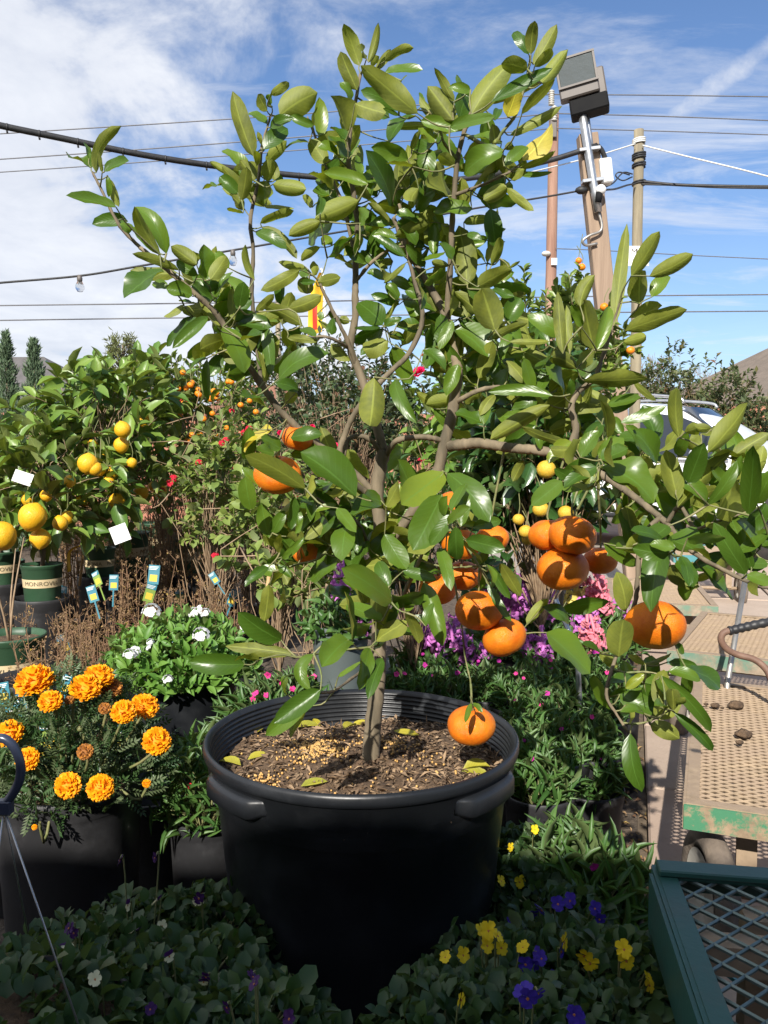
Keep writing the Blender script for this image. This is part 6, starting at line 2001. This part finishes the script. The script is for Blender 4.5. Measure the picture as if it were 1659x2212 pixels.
def bedding(name, label, cat, x, y, D, r, h, leaves, mat, tm, Ll, wr, pot_r=None, pot_m=None, group=None, ribs=False, out=.6, upl=.5, nrm=.6, pot_h=None, z_c=None):
    """plant whose foliage dome is centred where (x, y) looks at distance D"""
    c = P(x, y, D)
    zc_ = max(.06, c[2])
    t = thing(name, label, cat, (c[0], D, 0), 0, group)
    ph_ = max(.10, zc_ - .01)
    add_pot(t, pot_r or r * .75, ph_, pot_m or M['pot_small'], ribs=ribs)
    ps, d = mound_pts(leaves, r, h)
    ps = ps + (0, 0, ph_ * .93)
    yd_ = d * out + rng.normal(0, .45, d.shape) + (0, 0, upl)
    zd_ = d * .6 + (0, -.15, nrm) + rng.normal(0, .4, d.shape)
    f_ = Fol()
    Lr = Ll * np.clip(rng.normal(1, .25, leaves), .4, 1.6)
    f_.add(tm, ps, yd_, zd_, Lr, Lr * wr)
    obj('foliage', f_.mesh('foliage', M[mat]), t, kind='stuff')
    A_ = Acc()
    for q in range(min(60, leaves // 6)):
        A_.add(*tube(smooth_path([(ps[q][0] * .2, ps[q][1] * .2, ph_ * .85), ps[q] * (.55, .55, .8) + (0, 0, ph_ * .16), ps[q]], 5), [.0022, .0012], 4, cap=False))
    obj('stems', A_.mesh('stems', M['stem']), t, kind='stuff')
    return t, np.array([c[0], D, 0.]), ph_


# white verbena
t, b, ph_ = bedding('verbena', 'white verbena mounding over a ribbed black pot', 'flowering plant', 392, 1430, 2.25, .20, .17, 2100, 'verbena_leaf', TS, .033, .48, pot_r=.155, pot_m=M['pot_black'], ribs=True)
vc = Acc()
for k in range(24):
    u = unit(np.array([rng.normal(0, .95), rng.normal(0, .95), 1.])) * (1, 1, .6)
    s1 = unit(np.cross(u, (.3, .9, .2)))
    for q in range(5):
        a_ = q * 1.2566
        d = s1 * math.cos(a_) + np.cross(u, s1) * math.sin(a_)
        V_, F_, U_, rn_ = place(TPET, [u * .8], [d + u * .15], [u], [.30], [.24])
        vc.add(V_, F_)
vc = vc.mesh('flower_head', M['white_petal'])
blooms(t, b, vc, 'flower_head', [(x, y, r * 1.25, d) for x, y, r, d in [(327, 1325, 22, 2.15), (435, 1374, 20, 2.02), (280, 1416, 15, 2.02), (293, 1408, 13, 2.04), (325, 1388, 9, 2.02), (323, 1400, 9, 2.02), (363, 1470, 13, 2.0), (420, 1325, 14, 2.25), (435, 1318, 12, 2.25), (444, 1325, 12, 2.25), (522, 1358, 10, 2.1)]])

# marigolds
mg = []
for s in range(3):
    A_ = Acc()
    n_ = 150
    rn_all = []
    for k in range(n_):
        th = math.acos(1 - 1.25 * (k + .5) / n_)
        a_ = k * 2.39996
        u = np.array([math.sin(th) * math.cos(a_), math.sin(th) * math.sin(a_), math.cos(th) * .75])
        d = unit(np.array([u[0], u[1], u[2] * .7 + .05]) + rng.normal(0, .18, 3))
        V_, F_, U_, rn_ = place(TPET, [u * .62], [d], [np.cross(d, np.cross((0, 0, 1.), d)) + rng.normal(0, .35, 3)], [rng.uniform(.34, .46)], [rng.uniform(.24, .34)], curlv=np.array([rng.uniform(-2.5, 1)]))
        A_.add(V_, F_)
        rn_all.append(rn_ * 0 + rng.random())
    core = sphere((0, 0, .05), .66, 14, 9, (1, 1, .75))
    A_.add(*core)
    me = A_.mesh('flower_head', M['marigold'] if s < 2 else M['marigold_old'])
    at = me.attributes.new('rnd', 'FLOAT', 'POINT')
    at.data.foreach_set('value', np.concatenate(rn_all + [np.full(len(core[0]), .8)]).astype(np.float32))
    mg.append(me)
t, b, ph_ = bedding('marigold', 'bushy marigold with orange pompom heads in a black pot', 'flowering plant', 150, 1665, 1.62, .165, .20, 150, 'marigold_leaf', TN, .03, .3, pot_r=.148, pot_m=M['pot_small'], ribs=True)
f_ = Fol()                                     # feathery leaves: leaflets along a rib
ps, d = mound_pts(820, .172, .225, .4)
for q in range(820):
    rib = unit(d[q] * .7 + rng.normal(0, .5, 3) + (0, 0, .25))
    sd = unit(np.cross(rib, rng.normal(size=3)))
    L_ = rng.uniform(.035, .06)
    us_ = np.repeat(np.linspace(.15, .9, 6), 2)
    sg_ = np.tile([1, -1], 6)
    pos = ps[q] + (0, 0, ph_ * .93) + rib * (us_ * L_)[:, None]
    f_.add(TQ, np.vstack([pos, pos[-1:]]), np.vstack([rib * .7 + sd * sg_[:, None], rib[None]]), np.tile(np.cross(rib, sd), (13, 1)) + rng.normal(0, .2, (13, 3)), np.append(.017 * (1 - .4 * us_), .016), .0052, rnd=np.full(13, rng.random()))
obj('feathery_leaves', f_.mesh('feathery_leaves', M['marigold_leaf']), t, kind='stuff')
MH = [(84, 1461, 40, 1.60, 0), (118, 1505, 25, 1.52, 0), (220, 1453, 31, 1.62, 0), (192, 1476, 33, 1.58, 0), (245, 1478, 25, 1.64, 2), (274, 1528, 26, 1.50, 1), (318, 1516, 29, 1.58, 0), (345, 1590, 30, 1.52, 1), (32, 1572, 29, 1.50, 0), (70, 1628, 25, 1.46, 1), (156, 1683, 27, 1.44, 0), (225, 1688, 28, 1.43, 1), (193, 1613, 17, 1.45, 2), (234, 1522, 13, 1.53, 2), (323, 1682, 9, 1.5, 0), (85, 1775, 6, 1.42, 1), (158, 1505, 10, 1.55, 2)]
for k, (x, y, r, D, v) in enumerate(MH):
    c = P(x, y, D)
    out_ = unit(c - b - np.array([0, 0, ph_ + .02]))
    tiltv = Vector(unit(out_ * .8 + (0, -.55, .55)))
    o_ = obj('flower_head', mg[v], t, loc=c - b - np.array([0, .02, r * pxm(D) * .15]), scale=r * pxm(D) * 1.08)
    o_.rotation_euler = tiltv.to_track_quat('Z', 'Y').to_euler()
A_ = Acc()
for (x, y, r, D, v) in MH:
    c = P(x, y, D) - b
    A_.add(*tube(smooth_path([(c[0] * .5, c[1] * .5, ph_ + .02), c * (.85, .85, 1) - (0, 0, .05), c - (0, 0, r * pxm(D) * .3)], 6), [.0025, .003], 6, cap=False))
for q in range(16):
    c = ps[q * 7] * 1.08 + (0, 0, ph_ * .95)
    A_.add(*sphere(c, .0055, 8, 6))
obj('flower_stalks', A_.mesh('flower_stalks', M['stem']), t, kind='stuff')


# five-petalled little flowers
def five(mat, ecc=0, fr=0, n_=5, w=1.0, cup=.25, core=None):
    A_ = Acc()
    for q in range(n_):
        a_ = q * 2 * math.pi / n_ + .3
        d = np.array([math.cos(a_), math.sin(a_), cup])
        tm = TPET if not fr else leaf_tmpl(3, 2, 1.0, .2, .15, .05)
        V_, F_, U_, rn_ = place(tm, [(0, 0, 0)], [d], [(-math.cos(a_) * cup, -math.sin(a_) * cup, 1)], [1.0], [w])
        if fr:
            V_ = V_ + rng.normal(0, .05, V_.shape)
        A_.add(V_, F_, 0)
    if core:
        A_.add(*sphere((0, 0, .05), .16, 8, 6), m=1)
    return A_.mesh('flower', [mat] + ([core] if core else []))


def viola_mesh(up_m, low_m):
    A_ = Acc()
    for a_, L_, w, m_, z in ((R(58), 1.05, .80, 0, -.10), (R(122), 1.05, .80, 0, -.14), (R(-12), .9, .70, 1, 0), (R(192), .9, .70, 1, .04), (R(270), .95, 1.0, 1, .10)):
        d = np.array([math.cos(a_), math.sin(a_), .16])
        V_, F_, U_, rn_ = place(TPF, [(0, 0, z)], [d], [(-.1 * math.cos(a_), -.1 * math.sin(a_), 1)], [L_], [w])
        V_ = V_ + rng.normal(0, .03, V_.shape) * np.linalg.norm(V_, axis=1, keepdims=True)
        A_.add(V_, F_, m_)
    A_.add(*sphere((0, -.12, .06), .17, 8, 6, (1, 1.2, .5)), m=2)
    return A_.mesh('flower', [up_m, low_m, M['viola_eye']])


vy, vb_, vpw, vpp = viola_mesh(M['viola_y'], M['viola_y']), viola_mesh(M['viola_b'], M['viola_b']), viola_mesh(M['viola_p'], M['viola_w']), viola_mesh(M['viola_p'], M['viola_p'])
vw = viola_mesh(M['viola_w'], M['viola_w'])
VP = [(445, 1985, 1.28, .125, .10, 'viola clump touching the side of the tub below the scarlet dianthus', 'L'), (300, 2010, 1.22, .13, .09, 'viola clump with purple and cream flowers below the marigold pot', 'L'), (150, 2075, 1.10, .125, .09, 'viola clump between the hanger wires', 'L'), (400, 2110, 1.05, .125, .09, 'viola clump with cream and purple flowers in deep shade', 'L'), (250, 2160, .98, .12, .085, 'shaded viola clump beside the hanging basket', 'L'), (560, 2190, .93, .10, .07, 'viola clump at the foot of the tub with one yellow bloom', 'L'), (420, 2200, .90, .10, .06, 'large-leaved viola clump in front of the tub', 'L'),
      (1070, 2090, 1.12, .11, .085, 'yellow viola clump leaning against the tub', 'R'), (1210, 2075, 1.15, .115, .09, 'clump of blue and yellow violas beside the yellow clump', 'R'), (1330, 2100, 1.10, .11, .09, 'viola clump with yellow blooms beside the teal cart', 'R'), (960, 2185, .95, .10, .07, 'leafy viola clump at the front foot of the tub', 'R'), (1130, 2190, .96, .11, .075, 'deep blue viola clump in front of the yellow ones', 'R'), (1280, 2195, .95, .10, .07, 'blue viola clump beside the wheel of the teal cart', 'R'), (1200, 1985, 1.32, .12, .09, 'dark blue viola clump under the dianthus', 'R'), (1110, 1905, 1.45, .10, .09, 'viola with two yellow blooms at the side of the tub', 'R'), (1150, 1810, 1.62, .085, .07, 'sunlit leafy viola with a single yellow bloom', 'R')]
vt = []
for (x, y, D, r, h, lab, sd_) in VP:
    t, b, ph_ = bedding('viola', lab, 'flowering plant', x, y + 40, D, r, h, 680, 'viola_leaf', TO, .0225, .68, pot_r=r * .8)
    vt.append((x, y, D, t, b, ph_))
VF_ = [('y', q) for q in ((1082, 1903), (1122, 1905), (962, 2068), (1000, 2063), (1040, 2012), (1055, 2010), (1075, 2022), (1052, 2042), (1082, 2047), (1130, 2047), (1218, 2035), (1262, 2064), (1275, 2080), (1348, 2050), (1352, 2075), (1400, 2112), (1402, 2128), (535, 2065), (995, 2160), (1155, 1792), (1102, 1830))]
VF_ += [('b', q) for q in ((1170, 1965), (1150, 1975), (1205, 1952), (1232, 1945), (1285, 1962), (1295, 1985), (1290, 1975), (1160, 2060), (1170, 2070), (1212, 2055), (1130, 2140), (1140, 2155), (1162, 2145), (1192, 2110), (1100, 2128), (1240, 2190), (1245, 2205), (1135, 2082), (1150, 2085), (1110, 1985))]
VF_ += [('w', q) for q in ((340, 1945), (350, 2000), (292, 2012), (145, 2045), (362, 2040), (365, 2065), (412, 2036), (428, 1945), (300, 2070), (275, 1955), (205, 2115), (440, 2120))]
VF_ += [('p', q) for q in ((258, 1858), (335, 1852), (430, 1940), (150, 2005), (160, 2015), (545, 2110), (550, 2125), (445, 2110), (490, 2175), (625, 2200), (325, 2180), (340, 2030), (405, 2030))]
for k, (kind, (x, y)) in enumerate(VF_):
    side = [q for q in vt if (q[0] < 700) == (x < 700)]
    q = min(side, key=lambda q: math.hypot((q[0] - x), (q[1] - y) * 1.2))
    D = q[2] - .085 + rng.normal(0, .012)
    c = P(x, y, D)
    me = {'y': vy, 'b': vb_, 'w': [vpw, vw][k % 3 == 0], 'p': vpp}[kind]
    big_ = 19 if kind == 'y' else 20 if kind == 'b' else 15
    obj('flower', me, q[3], loc=c - q[4], rot=(R(72) + rng.normal(0, .45), rng.normal(0, .4), rng.normal(0, .7)), scale=big_ * pxm(1.08) * rng.uniform(.75, 1.15))
    obj('flower_stalk', build('flower_stalk', *tube(smooth_path([c - q[4] + (0, .004, 0), c - q[4] + (0, .02, -.012), np.array([(c - q[4])[0] * .6, (c - q[4])[1] * .5, q[5] + .01])], 6), .0011, 4), M['stem']), q[3])

# hanging basket with its blue hook and wires
hb = P(8, 1745, .90)
t = thing('hanging_basket', 'viola basket with dark blue plastic hook and three steel wires', 'hanging basket', (hb[0] - .01, .90, 0))
bo = np.array([hb[0] - .01, .90, 0])
hk = [P(-30, 1606, .90), P(-8, 1596, .90), P(12, 1597, .90), P(32, 1617, .90), P(44, 1650, .90), P(42, 1685, .90), P(28, 1714, .90), P(12, 1736, .90)]
obj('hook', build('hook', *(lambda VF: (VF[0] - bo, VF[1]))(tube(smooth_path(hk, 30), .0052, 12)), M['bluehook']), t)
obj('hook_base', build('hook_base', *(lambda VF: (VF[0] - bo, VF[1]))(xf(box(-.009, .009, -.006, .006, -.009, .008, .002), t=P(10, 1742, .90))), M['bluehook'], smooth=False), t)
rimz = .40
for e in ((P(175, 2230, .84)), (P(60, 2015, 1.04)), (P(-60, 2240, .86))):
    obj('wire', build('wire', *(lambda VF: (VF[0] - bo, VF[1]))(tube([P(9, 1748, .90), e], .0011, 6)), M['steel']), t)
add_pot(t, .15, .19, M['pot_small'], z0=.20)
ps, d = mound_pts(260, .14, .07)
f_ = Fol()
f_.add(TO, ps + (0, 0, .38), d * .6 + rng.normal(0, .4, d.shape) + (0, 0, .4), d * .5 + (0, 0, .7) + rng.normal(0, .3, d.shape), rng.uniform(.02, .04, 260), rng.uniform(.015, .028, 260))
obj('foliage', f_.mesh('foliage', M['viola_leaf']), t, kind='stuff')
add_pot(t, .11, .20, M['pot_small'], soil=False)

# dianthus: narrow upright leaves
dp, dr_, dm_ = five(M['pink'], fr=1, w=.95), five(M['redp'], fr=1, w=.95), five(M['magp'], fr=1, w=.95)


def dianthus(label, x, y, D, r, h, n_, fl, me, pot_r=.075, group=None, Ll=.044):
    t, b, ph_ = bedding('dianthus', label, 'flowering plant', x, y, D, r, h, n_, 'dianthus_leaf', TN, Ll, .165, pot_r=pot_r, group=group, out=.55, upl=.75)
    for (fx, fy, fr_) in fl:
        c = P(fx, fy, D - r * .4)
        obj('flower', me, t, loc=c - b, rot=(R(50) + rng.normal(0, .4), rng.normal(0, .4), 0), scale=fr_ * pxm(D))
    return t


dianthus('dianthus with scarlet flowers in the tall narrow pot beside the tub', 445, 1745, 1.72, .095, .17, 420, [(385, 1650, 8), (412, 1698, 7), (405, 1720, 8), (375, 1690, 5)], dr_, .08)
dianthus('magenta dianthus behind the scarlet one', 470, 1650, 1.95, .09, .11, 320, [(432, 1604, 9), (445, 1615, 6)], dm_, .075)
for k, (x, y, D, fl, lab) in enumerate(((560, 1545, 2.05, [(552, 1498, 9), (575, 1502, 7), (546, 1510, 7)], 'pink dianthus peeping over the left rim of the tub'), (620, 1520, 2.15, [(578, 1458, 9), (600, 1475, 8), (632, 1489, 9)], 'pink dianthus under the curled mandarin leaves'), (690, 1500, 2.3, [(678, 1462, 7), (700, 1470, 6), (665, 1465, 7)], 'pink dianthus behind the rim beside the trunk'))):
    dianthus(lab, x, y, D, .10, .10, 380, fl, dp)
DG = [(880, 1490, 2.3), (960, 1480, 2.35), (1050, 1470, 2.4), (1110, 1490, 2.35), (920, 1455, 2.7), (1040, 1445, 2.75), (1165, 1470, 2.5), (1220, 1455, 2.7), (1290, 1445, 2.75), (1150, 1545, 2.15), (1215, 1530, 2.25), (1290, 1520, 2.3), (1325, 1470, 2.55), (1120, 1620, 1.95), (1200, 1600, 2.0), (1275, 1590, 2.05)]
for k, (x, y, D) in enumerate(DG):
    fl = [(x + rng.uniform(-45, 45), y - rng.uniform(10, 45), rng.uniform(4, 7)) for q in range(2)]
    dianthus('leafy green dianthus with few %s flowers in a black pot' % ('magenta' if k % 3 else 'rose-pink'), x, y + 22, D, .076, .10, 250, fl, dm_ if k % 3 else dp, .086, 'magenta-flowered dianthus beyond the tub' if k % 3 else 'pink-flowered dianthus beyond the tub')
dianthus('sunlit dianthus in a tall black pot at the path edge', 1272, 1690, 2.0, .075, .11, 330, [(1300, 1640, 5)], dm_, .088)
dianthus('dianthus in a black pot between the tub and the path-edge pot', 1165, 1700, 1.85, .078, .11, 330, [(1150, 1640, 6)], dm_, .082)
dianthus('broad-leaved dianthus with one magenta flower in the shade', 1270, 1950, 1.5, .115, .125, 400, [(1283, 1872, 11)], dm_, .10, Ll=.06)
dianthus('dianthus beside the litter with bright upper leaves', 1225, 1860, 1.62, .09, .09, 260, [], dm_, .08, Ll=.055)


# snapdragons
def snap_floret(mat):
    A_ = Acc()
    for a_, L_, w, tl in ((R(60), 1.0, .9, .7), (R(120), 1.0, .9, .7), (R(200), .9, .8, .15), (R(270), .95, .9, .05), (R(340), .9, .8, .15)):
        d = np.array([math.cos(a_), math.sin(a_), tl])
        V_, F_, U_, rn_ = place(TPET, [(0, 0, 0)], [d], [(-math.cos(a_) * .5, -math.sin(a_) * .5, 1)], [L_], [w], curlv=np.array([rng.uniform(-2, 2)]))
        A_.add(V_ + rng.normal(0, .05, V_.shape), F_)
    A_.add(*tube([(0, 0, -1.1), (0, 0, .1)], [.18, .40], 8))
    return A_


def snap_spike(mat, h=.095, n_=10):
    """a whole flower spike"""
    A_ = Acc()
    for k in range(n_):
        u = k / n_
        a_ = k * 2.4
        d = np.array([math.cos(a_), math.sin(a_), .25])
        z = u * h
        s_ = .0205 * (1.1 - .6 * u)
        Fl = snap_floret(mat)
        Fm_ = frame_on(d, (0.1, 0.05, 1))
        V_ = np.concatenate(Fl.V) * s_
        off = 0
        A_.add(V_ @ Fm_.T + d * .019 + (0, 0, z), [np.concatenate(Fl.Q)] + ([np.concatenate(Fl.T)] if Fl.T else []))
    A_.add(*tube([(0, 0, -.01), (0, 0, h + .012)], [.008, .004], 6))
    return A_.mesh('flower_spike', mat)


SM, SPK, SY = [snap_spike(M['snap_m']) for q in range(3)], [snap_spike(M['snap_p']) for q in range(2)], [snap_spike(M['snap_y'])]
SN = [(915, 1400, 2.75, SM, 'magenta snapdragon in a grey tray behind the tub', [(885, 1340), (905, 1365), (935, 1375), (920, 1400), (950, 1395)]), (985, 1395, 2.8, SM, 'magenta snapdragon below the low mandarins', [(965, 1390), (990, 1405), (1010, 1400), (975, 1365), (1035, 1415)]), (1075, 1350, 3.1, SM, 'tall pale magenta snapdragon behind the hanging mandarins', [(1060, 1300), (1085, 1285), (1110, 1275), (1125, 1300), (1100, 1310)]), (1150, 1330, 3.2, SM, 'magenta snapdragon under the shaded mandarin cluster', [(1145, 1280), (1170, 1290), (1160, 1305), (1185, 1300)]), (1175, 1400, 2.9, SM, 'magenta snapdragon beside the steel stake', [(1150, 1400), (1180, 1395), (1165, 1420)]), (1250, 1340, 3.2, SM, 'violet snapdragon between pink ones', [(1240, 1325), (1265, 1330), (1255, 1345), (1285, 1340)]), (1290, 1300, 3.3, SPK, 'coral pink snapdragon under the shaded fruit', [(1275, 1280), (1300, 1285), (1310, 1300), (1290, 1310), (1285, 1265)]), (1285, 1390, 2.95, SPK, 'coral pink snapdragon beside the path', [(1270, 1375), (1285, 1390), (1295, 1375)]), (1120, 1320, 3.3, SY, 'pale yellow snapdragon among magenta ones', [(1165, 1285), (1240, 1280)]), (735, 1290, 2.3, SM, 'single magenta snapdragon left of the trunk', [(735, 1260), (790, 1345)]), (1330, 1350, 3.4, SM, 'violet snapdragon at the path edge', [(1325, 1325), (1340, 1340)])]
for (x, y, D, mes, lab, fl) in SN:
    t, b, ph_ = bedding('snapdragon', lab, 'flowering plant', x, y + 50, D, .10, .13, 300, 'dianthus_leaf', TN, .045, .28, pot_r=.08, pot_m=M['pot_grey'] if x < 1000 else M['pot_small'], upl=.6)
    for k, (fx, fy) in enumerate(fl):
        c = P(fx, fy + 26, D - .03 * (k % 3)) - b
        obj('flower_spike', mes[k % len(mes)], t, loc=c, rot=(rng.normal(.1, .2), rng.normal(0, .2), rng.random() * 6), scale=rng.uniform(.85, 1.15) * D / 3.0 * 1.2)
        obj('flower_stalk', build('flower_stalk', *tube([(c[0] * .5, c[1] * .5, ph_), c + (0, 0, .07)], .002, 5), M['stem']), t)
# steel stake
o_ = obj('steel_stake', build('steel_stake', *tube(smooth_path([np.array([P(1256, 1590, 2.25)[0], 2.25, 0]), P(1254, 1580, 2.25), P(1250, 1470, 2.25), P(1246, 1425, 2.26), P(1236, 1385, 2.27), P(1215, 1330, 2.3), P(1200, 1295, 2.32)], 30), .0075, 10), M['steel']))
tag(o_, 'bent galvanised steel stake rising among the dianthus', 'stake')
# white tray behind the dianthus
c = P(960, 1435, 2.95)
o_ = obj('grey_tray', build('grey_tray', *box(-.22, .22, -.1, .1, -.07, 0, .008), M['pot_grey'], smooth=False), None, loc=c)
tag(o_, 'grey plastic tray under the magenta snapdragons', 'tray')
# big empty black pots at the left edge of the bed
for (x, y, D, r, lab) in ((70, 1462, 2.45, .12, 'empty black pot at the bed edge, rim in the sun'), (40, 1760, 1.9, .12, 'black pot hidden behind the marigold'), (330, 1700, 2.0, .12, 'dark empty pot between marigold and dianthus')):
    c = P(x, y, D)
    t = thing('empty_pot', lab, 'plant pot', (c[0], D, 0))
    add_pot(t, r, max(.12, c[2]), M['pot_small'], soil=False)
